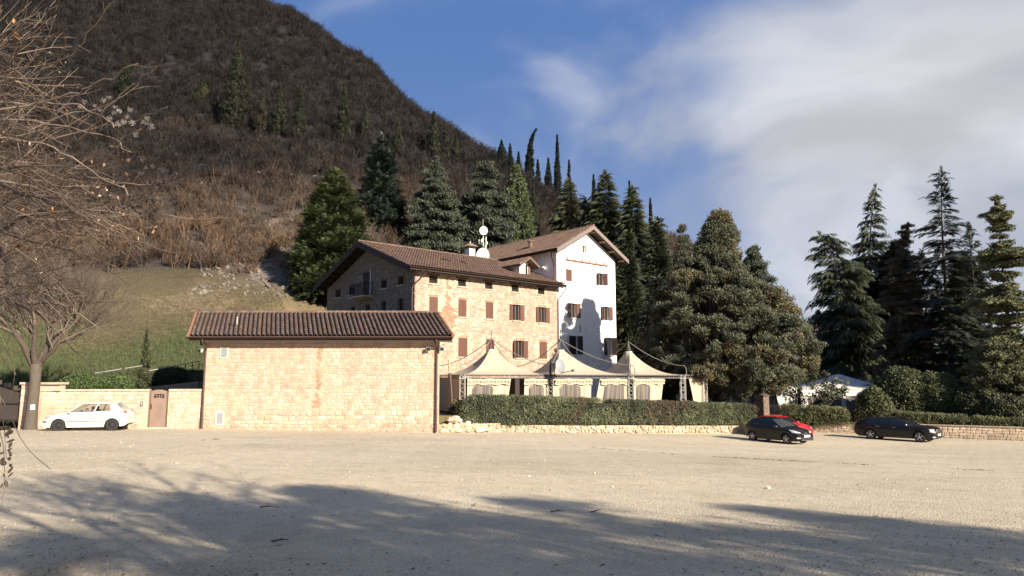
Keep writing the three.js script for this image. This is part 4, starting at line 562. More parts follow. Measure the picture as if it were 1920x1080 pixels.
{
  const yE = 1.98, yG = -.55, A = V(-3.17, yE, -45.5), B = V(2.57, yE, -47.4), E = V(8.23, yE, -49.2), Gc = V(12.15, yE, -50.55), D = V(-5.3, yE, -51.2), Cc = V(.4, yE, -53.1), Fc = V(5.9, yE, -54.8), K = V(9.8, yE, -56.1);
  const pk = [at(921.5, 656, 49), at(1051, 657, 50.8), at(1178.5, 660, 52.6)];
  const L = ['leftmost cream pagoda tent behind the hedge, nearest the annex', 'middle cream pagoda tent behind the hedge with a satellite dish at its post', 'rightmost cream pagoda tent behind the hedge, open on its right'];
  [[A, B, Cc, D], [B, E, Fc, Cc], [E, Gc, K, Fc]].forEach((c, i) => {
    const o = bil(c, .5, .5), t = thing('pagoda_tent', L[i], 'tent', [o.x, yG, o.z], 0, 'cream pagoda tents in a row behind the hedge'), l = (p) => V(p.x - o.x, p.y - yG, p.z - o.z), C = c.map(l), P = l(pk[i]);
    canopy(t, C, P, .24, M.canopy); mesh('peak_cap', new GB().tube([P.clone().add(V(0, -.1, 0)), P.clone().add(V(0, .04, 0))], .27, 14), M.greyPaint, t);
    const F2 = P.clone().add(V(0, .78, 0)), m = new GB(); for (let k = 0; k < 4; k++) { const a = k * Math.PI / 2 + .6; m.bar(P.clone().add(V(Math.cos(a) * .22, 0, Math.sin(a) * .22)), F2.clone().add(V(Math.cos(a) * .06, -.05, Math.sin(a) * .06)), .025, 5); } m.bar(F2, F2.clone().add(V(0, .55, 0)), .02, 5); mesh('finial', m, M.iron, t);
    C.forEach((q, k) => { const out = V().subVectors(q, P).setY(0).normalize(), pts = []; const e = q.clone().addScaledVector(out, .16), s = F2; for (let j = 0; j <= 12; j++) { const f = j / 12, p = s.clone().lerp(e, f); p.y = lerp(s.y, q.y + .62, 1 - Math.pow(1 - f, 1.75)); pts.push(p); } pts.push(e.clone().add(V(0, .45, 0)).addScaledVector(out, .1), e.clone().add(V(0, .2, 0)).addScaledVector(out, .13), e.clone().add(V(0, -.1, 0)).addScaledVector(out, .13)); mesh('arched_tube', new GB().tube(pts, .03, 6), M.tubeSteel, t); });
    if (i === 0) truss(t, l(V(A.x, yG, A.z)), yE - yG, .16); truss(t, C[1].clone().setY(0), yE - yG, .16); if (i > 1) truss(t, C[2].clone().setY(0), yE - yG, .16);
    const dn = V(0, -.05, 0); for (let k = 0; k < 4; k++) beam(t, C[k].clone().add(dn), C[(k + 1) % 4].clone().add(dn), .2);
    const top = V(0, -.26, 0), fr = (u) => C[0].clone().lerp(C[1], u).add(top).add(V(0, 0, -.05)), vt = V(0, -.08, .07);
    if (i === 0) { valance(t, fr(.05).add(vt), fr(.53).add(vt), 1); valance(t, fr(.69).add(vt), fr(.96).add(vt), 2); curtain(t, fr(.05), fr(.54), 2.2, { seed: 1, win: [.12, .62, .1], s1: -.35 }); curtain(t, fr(.7), fr(.97), 2.2, { seed: 3, win: [.2, .82, .1], s0: -.1 }); mesh('side_wall', new GB().quad(C[3].clone().setY(0), C[0].clone().setY(0), C[0].clone().add(dn), C[3].clone().add(dn)), M.canvas, t); }
    if (i === 1) { valance(t, fr(.05).add(vt), fr(.51).add(vt), 4); valance(t, fr(.62).add(vt), fr(.95).add(vt), 5); curtain(t, fr(.04), fr(.5), 2.2, { seed: 5, win: [.15, .72, .1], s1: -.06 }); curtain(t, fr(.61), fr(.96), 2.2, { seed: 8, win: [.22, .88, .04], s0: -.5 }); }
    if (i === 2) { valance(t, fr(.06).add(vt), fr(.64).add(vt), 6); curtain(t, fr(.05), fr(.64), 2.2, { seed: 7, win: [.08, .55, .08], s1: -.35 }); { const a = C[1].clone().add(dn), b = a.clone().add(V(1.75, 0, -.75)); beam(t, a, b, .2); curtain(t, a.clone().lerp(b, .3).add(top), b.clone().add(top), 2.3, { seed: 9, s0: .45, s1: .1 }); truss(t, b.clone().setY(0), yE - yG, .14); } }
    // furniture-dark interior: back curtain and floor
    if (i < 2) curtain(t, C[3].clone().lerp(C[2], .03).add(top), C[3].clone().lerp(C[2], .97).add(top), 2.2, { seed: 20 + i });
  });
  { // satellite dish on the post between the first two tents
    const s = thing('satellite_dish', 'round grey satellite dish on a post between the left and middle tents', 'satellite dish', [B.x, 0, B.z + .3]); mesh('pole', new GB().bar(V(0, 1.3, 0), V(0, 3.0, 0), .05, 7).bar(V(0, 2.7, 0), V(.45, 2.55, .15), .035, 6), M.iron, s); const g = new THREE.SphereGeometry(.85, 22, 6, 0, 2 * Math.PI, 0, .62); g.translate(0, -.85 * Math.cos(.62), 0); g.rotateX(Math.PI / 2 - .3); g.scale(.9, 1.05, .6); const d = mesh('dish', g, S(col(.2, .21, .22), { roughness: .55, side: THREE.DoubleSide }), s); d.position.set(.62, 2.5, .42); d.rotation.y = .75; mesh('feed_arm', new GB().bar(V(.62, 2.05, .5), V(1.35, 2.2, .95), .025, 5).box(1.3, 2.14, .9, 1.46, 2.28, 1.06), M.iron, s);
  }
  { // leaning dark post at the left end of the tents
    const a = at(848, 772, 43.6), p = thing('lamp_post', 'dark leaning post with pale top between the annex and the left tent', 'post', [a.x, a.y, a.z]); mesh('post', new GB().tube([V(0, 0, 0), V(-.1, 1.6, 0), V(-.18, 2.35, 0)], .09, 8), M.copper, p); mesh('top', new GB().bar(V(-.18, 2.3, 0), V(-.24, 3.25, 0), .06, 7).box(-.36, 3.15, -.08, -.16, 3.4, .08), M.capStone, p); mesh('base_box', new GB().box(-.3, 0, -.2, .35, .35, .2, null, .03), M.dark, p); mesh('lintel_beam', new GB().box(-.75, 2.05, -.2, -.1, 2.2, 0), M.lintelWood, p);
  }
  { const f = new GB(), y = yG + .02, v = (p) => V(p.x, y, p.z); f.quad(v(A), v(Gc), v(K), v(D)); tag(mesh('terrace_floor', f, S(col(.2, .15, .11), { map: T.mottle }), scene, 'structure'), 'paved floor under the cream tents'); }
  for (const [px, d, l] of [[1257, 55, 'left white globe garden lamp in the shade right of the tents'], [1275, 55, 'right white globe garden lamp in the shade right of the tents']]) { const a = at(px, 722, d), t = thing('globe_lamp', l, 'lamp', [a.x, yG - .3, a.z]); mesh('post', new GB().bar(V(0, 0, 0), V(0, a.y - yG + .2, 0), .03, 6), M.iron, t); mesh('globe', new GB().add(new THREE.SphereGeometry(.17, 14, 10), MT(0, a.y - yG + .35, 0)), M.whitePaint, t); }
  { const a = at(1279, 738, 53), t = thing('notice_board', 'small pale notice board on a post in the shade right of the tents', 'sign', [a.x, -.9, a.z]); mesh('board', new GB().box(-.14, a.y + .55, 0, .14, a.y + 1.2, .03), M.greyPaint, t); mesh('post', new GB().bar(V(0, 0, -.02), V(0, a.y + 1.0, -.02), .025, 6), M.iron, t); }
}
// ---- white garden tents at the right ----
{
  const t = thing('white_pagoda', 'white pointed garden tent behind the iron gate', 'tent', [20.5, -1.3, -62]), C = [V(-2.2, 2.25, 2.4), V(3.4, 2.3, 2.2), V(3.4, 2.3, -2.8), V(-2.2, 2.3, -2.6)], P = V(1.6, 3.6, 0); canopy(t, C, P, .12, M.canvasWhite, 1.5); const g = new GB(), R = C.map((c) => c.clone()); for (let i = 0; i < 4; i++) { const a = R[i], b = R[(i + 1) % 4], d = V(0, -.3, 0); g.quad(a.clone().add(d), b.clone().add(d), b, a); } mesh('valance', g, M.canvasWhite, t); R.forEach((c) => mesh('post', new GB().bar(c.clone().setY(0), c, .05, 6), M.whitePaint, t)); mesh('side_wall', new GB().quad(V(2.0, 0, 2.25), V(3.3, 0, 2.2), V(3.3, 2.1, 2.2), V(1.6, 2.1, 2.25)), M.canvasWhite, t);
  const m = thing('white_marquee', 'white garden marquee with dark clear panels behind the right hand hedge', 'tent', [25.2, -1.4, -60.5], .12), w = 7.2; // local x right
  canopy(m, [V(-1, 2.25, .6), V(w, 2.25, .6), V(w, 2.25, -5), V(-1, 2.25, -5)], V(3.4, 2.95, -2.2), .2, M.canvasWhite, 1.25); canopy(m, [V(3.4, 2.6, -3), V(w + 1.6, 2.6, -3), V(w + 1.6, 2.6, -8), V(3.4, 2.6, -8)], V(5.9, 3.5, -5), .2, M.canvasWhite, 1.4);
  mesh('front_wall', holedWall(0, [[-1, 0], [w - .1, 0], [w - .1, 2.2], [-1, 2.2]], [[-.4, .4, 2.6, 1.65], [3.0, .4, 6.2, 1.65]], .03).translate(0, 0, .55), S(col(.5, .48, .43), { roughness: .9 }), m); mesh('clear_panel', new GB().box(-.45, .3, .5, 2.65, 1.7, .51), M.pvc, m); mesh('clear_panel', new GB().box(2.95, .3, .5, 6.25, 1.7, .51), M.pvc, m); mesh('side_wall', new GB().quad(V(w - .1, 0, .55), V(w - .1, 0, -4.9), V(w - .1, 2.2, -4.9), V(w - .1, 2.2, .55)), M.canvasWhite, m); mesh('corner_curtain', new GB().tube([V(w - .05, 2.25, .62), V(w - .2, 1.5, .6), V(w - .25, 0, .6)], [.3, .16, .14], 8), M.canvasWhite, m);
}

// ================= cars =================
const paint = (c, o = {}) => new THREE.MeshPhysicalMaterial({ color: c, roughness: .4, metalness: 0, clearcoat: .35, clearcoatRoughness: .04, ...o });
Object.assign(M, { tyre: S(col(.022, .021, .02), { roughness: .9 }), alloy: S(col(.5, .5, .5), { roughness: .35, metalness: .8 }), chrome: S(col(.75, .75, .75), { roughness: .12, metalness: 1 }), lampGlass: S(col(.72, .73, .75), { roughness: .1, metalness: .6 }), tail: S(col(.3, .02, .02), { roughness: .2 }), plate: S(col(.75, .75, .74), { roughness: .5 }), trim: S(col(.018, .018, .018), { roughness: .6 }), seat: S(col(.035, .034, .033), { roughness: 1 }), tint: S(col(.012, .014, .016), { roughness: .06 }), clear: new THREE.MeshPhysicalMaterial({ color: col(.75, .8, .78), roughness: .03, transmission: 1, thickness: 0, ior: 1.45 }) });
function makeCar(name, label, category, pos, turn, o) {
  const t = thing(name, label, category, pos, turn), xf = o.wb / 2 + o.fo, xr = xf - o.L, wr = o.wr, ra = wr + .055, hw = o.W / 2;
  const w = (x) => hw * (1 - .3 * Math.pow(clamp((x - (xf - .8)) / .8), 2.4) - .2 * Math.pow(clamp((xr + .7 - x) / .7), 2.4));
  const sh = (x) => { let a = 0; for (let k = -1; k <= 1; k++) a += pw(o.top, x + k * .05); return a / 3; }, arch = (x) => { let b = 0; for (const c of [o.wb / 2, -o.wb / 2]) { const d = Math.abs(x - c); if (d < ra) b = Math.max(b, wr + Math.sqrt(ra * ra - d * d)); } return b; };
  const bot = (x) => Math.max(pw(o.bot, x), arch(x));
  const side = (x, y) => { const v = clamp((y - .18) / (sh(x) - .18)); return w(x) * (.925 + .075 * Math.pow(Math.sin(Math.PI * (.12 + .62 * v)), .8)) - .035 * sstep(.85, 1, v); };
  const deck = (x, f) => sh(x) + o.crown * (1 - f * f) * (x > o.A0 ? 1 : .3);
  // lower body
  const xs = []; for (let i = 0; i <= 90; i++) { const k = i / 90; xs.push(lerp(xr, xf, k - Math.sin(k * 2 * Math.PI) * .05)); }
  const body = new GB(), NS = 9, ND = 7, col2 = (x) => { const p = [], b = bot(x), s = sh(x); for (let j = 0; j <= NS; j++) { const y = lerp(b, s, j / NS); p.push([y, side(x, y)]); } const z1 = side(x, s); for (let j = 1; j <= ND; j++) { const f = 1 - j / ND, ff = Math.pow(f, 1.0); p.push([deck(x, ff) - .02 * (f > .9 ? 1 : 0), z1 * ff]); } return p; };
  const P = xs.map((x) => col2(x).map(([y, z]) => [x, y, z])), nm = P.map((r, i) => r.map((p, j) => { const a = P[Math.min(i + 1, 90)][j], b = P[Math.max(i - 1, 0)][j], c = r[Math.min(j + 1, NS + ND)], d = r[Math.max(j - 1, 0)]; const n = V(a[0] - b[0], a[1] - b[1], a[2] - b[2]).cross(V(c[0] - d[0], c[1] - d[1], c[2] - d[2])); return n.lengthSq() < 1e-12 ? V(0, 1, 0) : n.normalize().multiplyScalar(-1); }));
  for (const s of [1, -1]) for (let i = 0; i < 90; i++) for (let j = 0; j < NS + ND; j++) {
    const q = [[i, j], [i + 1, j], [i + 1, j + 1], [i, j + 1]], v = q.map(([a, b]) => V(P[a][b][0], P[a][b][1], P[a][b][2] * s)), n = q.map(([a, b]) => { const m = nm[a][b]; return V(m.x, m.y, m.z * s).multiplyScalar(nm[a][b].z * 1 < -.001 ? -1 : 1); });
    if (s > 0) body.tri(v[0], v[1], v[2], null, n[0], n[1], n[2]).tri(v[0], v[2], v[3], null, n[0], n[2], n[3]); else body.tri(v[0], v[2], v[1], null, n[0], n[2], n[1]).tri(v[0], v[3], v[2], null, n[0], n[3], n[2]);
  }
  for (const e of [0, 90]) { const r = P[e]; for (let j = 0; j < NS; j++) { const a = r[j], b = r[j + 1], k = V(a[0], a[1], a[2]), l = V(a[0], a[1], -a[2]), m = V(b[0], b[1], -b[2]), n = V(b[0], b[1], b[2]); e ? body.quad(k, l, m, n) : body.quad(n, m, l, k); } }
  mesh('body', body, o.paint, t);
  // cabin
  const roofY = (x) => { const k = clamp((x - o.C1) / (o.A1 - o.C1)); return lerp(o.rr, o.rf, k) + o.arc * Math.sin(Math.PI * clamp(k * .9 + .05)); };
  const belt = (s) => { const x = lerp(o.C0, o.A0, s); return V(x, sh(x) - .01, side(x, sh(x)) - .015); }, rail = (s) => { const x = lerp(o.C1, o.A1, s); return V(x, roofY(x), hw * lerp(.7, .66, Math.abs(s - .4) * 2)); };
  const SP = (s, v) => { const p = belt(s).lerp(rail(s), v); p.z += .035 * Math.sin(Math.PI * v); return p; };
  const EN = (s, v, c) => { const p = SP(s, v), z = p.z; p.z = z * c; p.x += (s > .5 ? 1 : -1) * .1 * (1 - c * c); return p; };
  const RO = (s, c) => { const p = rail(s); p.z *= c; p.y += .05 * (1 - c * c); return p; };
  const cab = new GB(), glass = [], lin = (a, b, n) => Array.from({ length: n + 1 }, (_, i) => lerp(a, b, i / n));
  const patch = (gb, f, us, vs, s = 1) => { const nn = (u, v) => { const e = .004, a = f(u + e, v).sub(f(u - e, v)), b = f(u, v + e).sub(f(u, v - e)); return a.cross(b).normalize(); }; for (let i = 0; i < us.length - 1; i++) for (let j = 0; j < vs.length - 1; j++) { const q = [[us[i], vs[j]], [us[i + 1], vs[j]], [us[i + 1], vs[j + 1]], [us[i], vs[j + 1]]], v = q.map(([a, b]) => f(a, b)), n = q.map(([a, b]) => nn(a, b).multiplyScalar(s)); if (s > 0) gb.tri(v[0], v[1], v[2], null, n[0], n[1], n[2]).tri(v[0], v[2], v[3], null, n[0], n[2], n[3]); else gb.tri(v[0], v[2], v[1], null, n[0], n[2], n[1]).tri(v[0], v[3], v[2], null, n[0], n[3], n[2]); } };
  for (const sd of [1, -1]) {
    const f = (s, v) => { const p = SP(s, v); p.z *= sd; return p; }; let s0 = 0;
    for (const [a, b] of [...o.win, [1, 1]]) { if (a > s0) patch(cab, f, lin(s0, a, 3), lin(0, 1, 5), sd); if (b > a) { patch(cab, f, lin(a, b, 6), [0, .07], sd); patch(cab, f, lin(a, b, 6), [.91, 1], sd); const g = new GB(); patch(g, f, lin(a, b, 8), lin(.07, .91, 4), sd); mesh('side_window', g, o.glass, t); } s0 = b; }
  }
  for (const [s, nme] of [[1, 'windscreen'], [0, 'rear_window']]) { const f = (c, v) => EN(s, v, c), k = s ? -1 : 1, g = new GB(); patch(cab, f, [-1, -.93], lin(0, 1, 4), k); patch(cab, f, [.93, 1], lin(0, 1, 4), k); patch(cab, f, lin(-.93, .93, 8), [.93, 1], k); patch(cab, f, lin(-.93, .93, 8), [0, s ? .02 : .12], k); patch(g, f, lin(-.93, .93, 10), lin(s ? .02 : .12, .93, 5), k); mesh(nme, g, s ? (o.screen || o.glass) : o.glass, t); }
  patch(cab, RO, lin(0, 1, 14), lin(-1, 1, 8), -1); mesh('cabin', cab, o.paint, t);
  // window surround, inside
  const it = new GB(), by = sh(o.A0) - .12; it.box(o.C0 + .25, .3, -hw + .14, o.A0 - .1, by, hw - .14); for (const z of [-.36, .36]) { it.box(o.A0 - 1.25, by, z - .23, o.A0 - 1.1, by + .28, z + .23, null, .04).box(o.A0 - 1.22, by + .3, z - .12, o.A0 - 1.12, by + .46, z + .12, null, .03); } it.box(o.C0 + .5, by, -.55, o.C0 + .65, by + .26, .55, null, .04).box(o.A0 - .5, by, -.6, o.A0 - .15, by + .13, .6, null, .04); mesh('interior', it, M.seat, t);
  it.p; const st = new GB(); st.add(new THREE.TorusGeometry(.17, .018, 6, 18), new THREE.Matrix4().makeTranslation(o.A0 - .66, by + .16, o.L < 4.5 && o.paint === M.pWhite ? .36 : -.36).multiply(new THREE.Matrix4().makeRotationY(Math.PI / 2))); mesh('steering_wheel', st, M.trim, t);
  mesh('underbody', new GB().box(xr + .25, .2, -hw + .2, xf - .25, .34, hw - .2).box(-o.wb / 2 - ra, .2, -hw + .16, -o.wb / 2 + ra, wr + ra, hw - .3).box(o.wb / 2 - ra, .2, -hw + .16, o.wb / 2 + ra, wr + ra - .03, hw - .3), M.trim, t);
  // wheels
  const wheel = (x, z, steer = 0) => {
    const g = group('wheel', t, [x, wr, z]); g.rotation.y = (z > 0 ? 0 : Math.PI) + steer; const tw = o.tw || .2, rr = wr * o.rim, pr = [[rr * .98, -tw], [wr * .93, -tw * 1.02], [wr * .985, -tw * .9], [wr, -tw * .7], [wr, -tw * .3], [wr * .985, -.03], [wr * .92, 0], [rr * .98, -.012]].map(([a, b]) => new THREE.Vector2(a, b)); const l = new THREE.LatheGeometry(pr, 30); l.rotateX(Math.PI / 2); mesh('tyre', l, M.tyre, g);
    const r = new GB(); r.tube([V(0, 0, -tw * .8), V(0, 0, -.075)], rr * .97, 24); const rimBack = mesh('rim_well', r, M.trim, g); const s = new GB(), n = o.spokes; const L2 = new THREE.LatheGeometry([[rr * .9, -.03], [rr * .93, -.012], [rr * .985, -.012], [rr * .985, -.05]].map(([a, b]) => new THREE.Vector2(a, b)), 30); L2.rotateX(Math.PI / 2); s.add(L2); s.add(new THREE.CylinderGeometry(rr * .2, rr * .24, .05, 14).rotateX(Math.PI / 2), MT(0, 0, -.03));
    for (let i = 0; i < n; i++) { const a = i / n * 2 * Math.PI + .3, c = Math.cos(a), d = Math.sin(a), wd = rr * (n > 9 ? .1 : .15), p = (u, v, z2) => V(c * u - d * v, d * u + c * v, z2); s.quad(p(rr * .15, -wd, -.012), p(rr * .95, -wd * .7, -.03), p(rr * .95, wd * .7, -.03), p(rr * .15, wd, -.012)); s.quad(p(rr * .15, wd, -.012), p(rr * .95, wd * .7, -.03), p(rr * .95, wd * .7, -.08), p(rr * .15, wd, -.08)).quad(p(rr * .15, -wd, -.08), p(rr * .95, -wd * .7, -.08), p(rr * .95, -wd * .7, -.03), p(rr * .15, -wd, -.012)); } mesh('rim', s, o.rimMat || M.alloy, g);
  };
  for (const z of [1, -1]) { wheel(o.wb / 2, z * (hw - .04), z > 0 ? o.steer || 0 : o.steer || 0); wheel(-o.wb / 2, z * (hw - .04)); }
  // surface-following panels
  const surfX = (y, z, front) => { let lo = front ? xf : xr, st2 = front ? -.01 : .01; for (let i = 0; i < 120; i++) { const x = lo + st2 * i, f = clamp(Math.abs(z) / Math.max(.01, side(x, sh(x)))); if (Math.abs(z) <= side(x, y) && y <= deck(x, f) + .005) return x; } return lo + st2 * 40; };
  const pan = (nme, f, us, vs, mat, s) => { const g = new GB(); patch(g, f, us, vs, s); for (let k = 0; k < g.p.length; k += 9) { for (let q = 0; q < 3; q++) for (let e = 0; e < 3; e++) { g.p[k + q * 3 + e] += g.n[k + q * 3 + e] * .012; } } return mesh(nme, g, mat, t); };
  for (const z of [1, -1]) {
    for (const [nm2, x0, x1, y0, y1, mat, sk] of o.sidePanels || []) pan(nm2, (a, b) => { const x = lerp(x0, x1, a) + (sk || 0) * b, y = lerp(y0, y1, b); return V(x, y, side(x, y) * z); }, lin(0, 1, 4), lin(0, 1, 3), mat, z);
    for (const [nm2, z0, z1, ya, yb, yc, yd, mat, back] of o.lamps || []) pan(nm2, (a, b) => { const zz = lerp(z0, z1, a), y = lerp(lerp(ya, yc, a), lerp(yb, yd, a), b); return V(surfX(y, zz, !back), y, zz * z); }, lin(0, 1, 7), lin(0, 1, 4), mat, (back ? -1 : 1) * -z);
    const m = group('mirror', t, [o.A0 - .22, sh(o.A0) + .06, z * (side(o.A0 - .2, sh(o.A0)) + .1)]); mesh('shell', new GB().add(new THREE.SphereGeometry(.1, 12, 8), new THREE.Matrix4().makeScale(.7, .75, 1.15)), o.mirror || o.paint, m); mesh('glass', new GB().box(-.08, -.05, -.08, -.07, .05, .08), M.chrome, m); mesh('arm', new GB().box(-.03, -.09, -z * .12, .03, -.04, 0), M.trim, m);
    for (const [x, y] of o.handles || []) mesh('door_handle', new GB().box(x - .1, y - .016, z * (side(x, y) + .0), x + .1, y + .016, z * (side(x, y) + .035), null, .008), o.handleMat || o.paint, t);
    for (const x of o.doors || []) { const pts = []; for (let i = 0; i <= 8; i++) { const y = lerp(.3, sh(x) - .01, i / 8); pts.push(V(x, y, z * (side(x, y) + .001))); } mesh('door_gap', new GB().tube(pts, .006, 4), M.trim, t); }
  }
  for (const [nm2, z1, y0, y1, mat] of o.front || []) pan(nm2, (a, b) => { const zz = lerp(-z1, z1, a), y = lerp(y0, y1, b); return V(surfX(y, zz, true), y, zz); }, lin(0, 1, 10), lin(0, 1, 3), mat, -1);
  for (const [y] of [[o.plateY]]) { const x = surfX(y, 0, true); mesh('number_plate', new GB().box(x + .02, y - .055, -.26, x + .032, y + .055, .26), M.plate, t); const xb = surfX(o.plateB, 0, false); mesh('number_plate', new GB().box(xb - .032, o.plateB - .055, -.26, xb - .02, o.plateB + .055, .26), M.plate, t); }
  return { t, surfX, side, sh };
}
{
  M.pWhite = paint(col(.56, .55, .5)); M.pBlack = paint(col(.004, .004, .0045), { roughness: .42, specularIntensity: .5 }); M.pGrey = paint(col(.006, .006, .006), { roughness: .42, specularIntensity: .5 }); M.pRed = paint(col(.55, .012, .02));
  makeCar('white_hatchback', 'white five door hatchback parked facing left along the garden wall', 'car', [-22.5, G(-22.5, 38.2) + .0, -38.2], 3.38, { L: 4.065, W: 1.69, wb: 2.51, fo: .86, wr: .305, rim: .62, tw: .2, spokes: 12, rimMat: M.trim, crown: .07, A0: .98, A1: .22, C1: -1.35, C0: -1.72, rf: 1.43, rr: 1.37, arc: .07, win: [[.2, .5], [.525, .97]],
    top: [[-1.95, .72], [-1.9, .98], [-1.7, 1.06], [-.6, .99], [.98, .93], [1.5, .83], [1.85, .72], [2.05, .62], [2.115, .52]], bot: [[-1.95, .36], [-1.8, .25], [-1.5, .21], [1.6, .2], [2.0, .22], [2.115, .3]], paint: M.pWhite, glass: M.clear, handles: [[.02, .86], [-.82, .89]], doors: [.95, -.06, -.95], plateY: .45, plateB: .75,
    lamps: [['headlight', .48, .76, .6, .7, .66, .8, M.lampGlass], ['tail_light', .52, .74, .92, 1.02, .9, 1.05, M.tail, true]], front: [['grille', .45, .36, .5, M.trim]], sidePanels: [['tail_lamp_side', -1.86, -1.72, .97, 1.06, M.tail, .04], ['bumper_strip', 1.82, 2.02, .47, .53, M.trim], ['rub_strip', -.9, .9, .5, .53, M.trim]] });
  const fx = [16.25, -43.9]; makeCar('black_hatchback', 'small black three door hatchback with alloy wheels in front of the gate', 'car', [fx[0], G(fx[0], 43.9), fx[1]], -1.035, { L: 3.95, W: 1.72, wb: 2.49, fo: .83, wr: .305, rim: .7, spokes: 5, crown: .09, A0: .95, A1: .12, C1: -1.3, C0: -1.74, rf: 1.43, rr: 1.38, arc: .07, steer: -.12, win: [[.22, .46], [.5, .96]],
    top: [[-1.875, .75], [-1.82, 1.0], [-1.65, 1.1], [-.6, 1.02], [.95, .95], [1.45, .86], [1.8, .76], [2.0, .62], [2.075, .5]], bot: [[-1.875, .38], [-1.75, .26], [-1.4, .2], [1.6, .19], [1.95, .2], [2.075, .28]], paint: M.pBlack, glass: M.tint, handles: [[-.12, .9]], doors: [.93, -.3], plateY: .5, plateB: .8,
    lamps: [['headlight', .4, .8, .66, .72, .7, .86, M.lampGlass], ['fog_lamp', .58, .7, .36, .44, .36, .44, M.lampGlass], ['tail_light', .55, .76, .9, 1.05, .9, 1.1, M.tail, true]], front: [['chrome_grille_bar', .4, .6, .625, M.chrome], ['grille', .52, .3, .44, M.trim], ['chrome_lip', .5, .245, .27, M.chrome], ['badge', .07, .665, .7, M.chrome]] });
  const rx = [18.15, -48.3]; makeCar('red_car', 'bright red small car mostly hidden behind the black hatchback', 'car', [rx[0], G(rx[0], 47.8), rx[1]], -.95, { L: 3.85, W: 1.65, wb: 2.4, fo: .78, wr: .295, rim: .65, spokes: 5, crown: .1, A0: .95, A1: .15, C1: -1.25, C0: -1.68, rf: 1.37, rr: 1.33, arc: .07, win: [[.22, .48], [.52, .96]],
    top: [[-1.87, .75], [-1.8, 1.0], [-1.6, 1.06], [-.6, 1.0], [.95, .95], [1.45, .88], [1.75, .78], [1.92, .64], [1.98, .5]], bot: [[-1.87, .38], [-1.4, .2], [1.6, .2], [1.98, .3]], paint: M.pRed, glass: M.tint, handles: [[-.1, .9]], doors: [.9, -.2], plateY: .45, plateB: .8, lamps: [['headlight', .44, .74, .64, .72, .68, .82, M.lampGlass]], front: [['grille', .45, .32, .44, M.trim]] });
  const cx = [25.95, -48.0]; const c = makeCar('black_estate_car', 'long black estate car with chrome grille parked before the right hand wall', 'car', [cx[0], G(cx[0], 48), cx[1]], -.86, { L: 5.02, W: 1.88, wb: 3.05, fo: .86, wr: .35, rim: .72, spokes: 5, crown: .05, A0: 1.05, A1: .35, C1: -1.75, C0: -2.3, rf: 1.43, rr: 1.4, arc: .06, steer: -.1, win: [[.13, .34], [.37, .62], [.645, .97]],
    top: [[-2.63, .8], [-2.58, 1.02], [-2.3, 1.1], [1.05, 1.02], [1.9, .96], [2.25, .9], [2.34, .8], [2.385, .55]], bot: [[-2.63, .42], [-2.4, .26], [2.1, .2], [2.385, .3]], paint: M.pGrey, glass: M.tint, handles: [[.05, .88], [-1.0, .9]], handleMat: M.chrome, mirror: M.chrome, doors: [1.0, -.1, -1.15], plateY: .5, plateB: .75,
    lamps: [['headlight', .54, .82, .62, .86, .66, .86, M.lampGlass], ['fog_lamp', .62, .74, .32, .4, .32, .4, M.lampGlass], ['tail_light', .56, .7, .74, .98, .74, .98, M.tail, true]], front: [['bumper_intake', .6, .3, .4, M.trim]] });
  const g = group('grille', c.t), n = (y, z) => c.surfX(y, z, true) + .02; for (let i = 0; i <= 8; i++) { const z = lerp(-.42, .42, i / 8); mesh('grille_bar', new GB().box(n(.58, z) - .01, .6, z - .016, n(.58, z) + .03, .84, z + .016), M.chrome, g); } for (let k = 0; k < 4; k++) { const p = [], y = .6 + k * .08; for (let i = 0; i <= 8; i++) { const z = lerp(-.42, .42, i / 8); p.push(V(n(.58, z) + .02, y, z)); } mesh('grille_bar', new GB().tube(p, k % 3 ? .012 : .022, 5), M.chrome, g); } mesh('grille_backing', new GB().box(n(.6, 0) - .1, .59, -.42, n(.6, 0) - .03, .85, .42), M.trim, g);
}

// ================= vegetation =================
function spray(n, o) { const R = rnd(o.seed), g = new GB(), N = V(0, 1, 0); for (let i = 0; i < n; i++) { const x = (i + R() * .6) / n, s = i % 2 ? 1 : -1, a = o.ang * lerp(.75, 1.2, R()), L = o.len * lerp(1, .55, x) * lerp(.8, 1.2, R()), e = (R() - .35) * o.lift, y0 = -o.droop * x * x, A = V(x - o.wd, y0, 0), B = V(x + o.wd, y0, 0), C = V(x + Math.cos(a) * L, y0 + e * L - o.hang * L, s * Math.sin(a) * L); s > 0 ? g.tri(A, C, B) : g.tri(A, B, C); } g.tri(V(0, 0, -.02), V(0, 0, .02), V(1, -o.droop, 0)); return g.geo(); }
function tuft(n, seed, up = .5) { const R = rnd(seed), g = new GB(); for (let i = 0; i < n; i++) { const c = V(R() - .5, (R() - .5) * .7, R() - .5).multiplyScalar(.75), d = V(R() - .5, R() - .5 + up, R() - .5).normalize(), w = V(R() - .5, R() - .5, R() - .5).cross(d).normalize().multiplyScalar(.075); g.tri(c.clone().sub(w), c.clone().add(w), c.clone().addScaledVector(d, lerp(.3, .55, R()))); } return g.geo(); }
const SP = {
  fir: [0, 1, 2].map((k) => spray(34, { seed: 200 + k, ang: .95, len: .46, wd: .05, lift: .7, droop: .12, hang: .12 })), deodar: [0, 1, 2].map((k) => spray(36, { seed: 210 + k, ang: .8, len: .42, wd: .045, lift: .5, droop: .42, hang: .75 })),
  cedar: [0, 1, 2].map((k) => tuft(34, 220 + k, .35)), cypress: [0, 1, 2].map((k) => tuft(26, 230 + k, 1.3)), pine: [0, 1].map((k) => tuft(40, 240 + k, .2)),
};
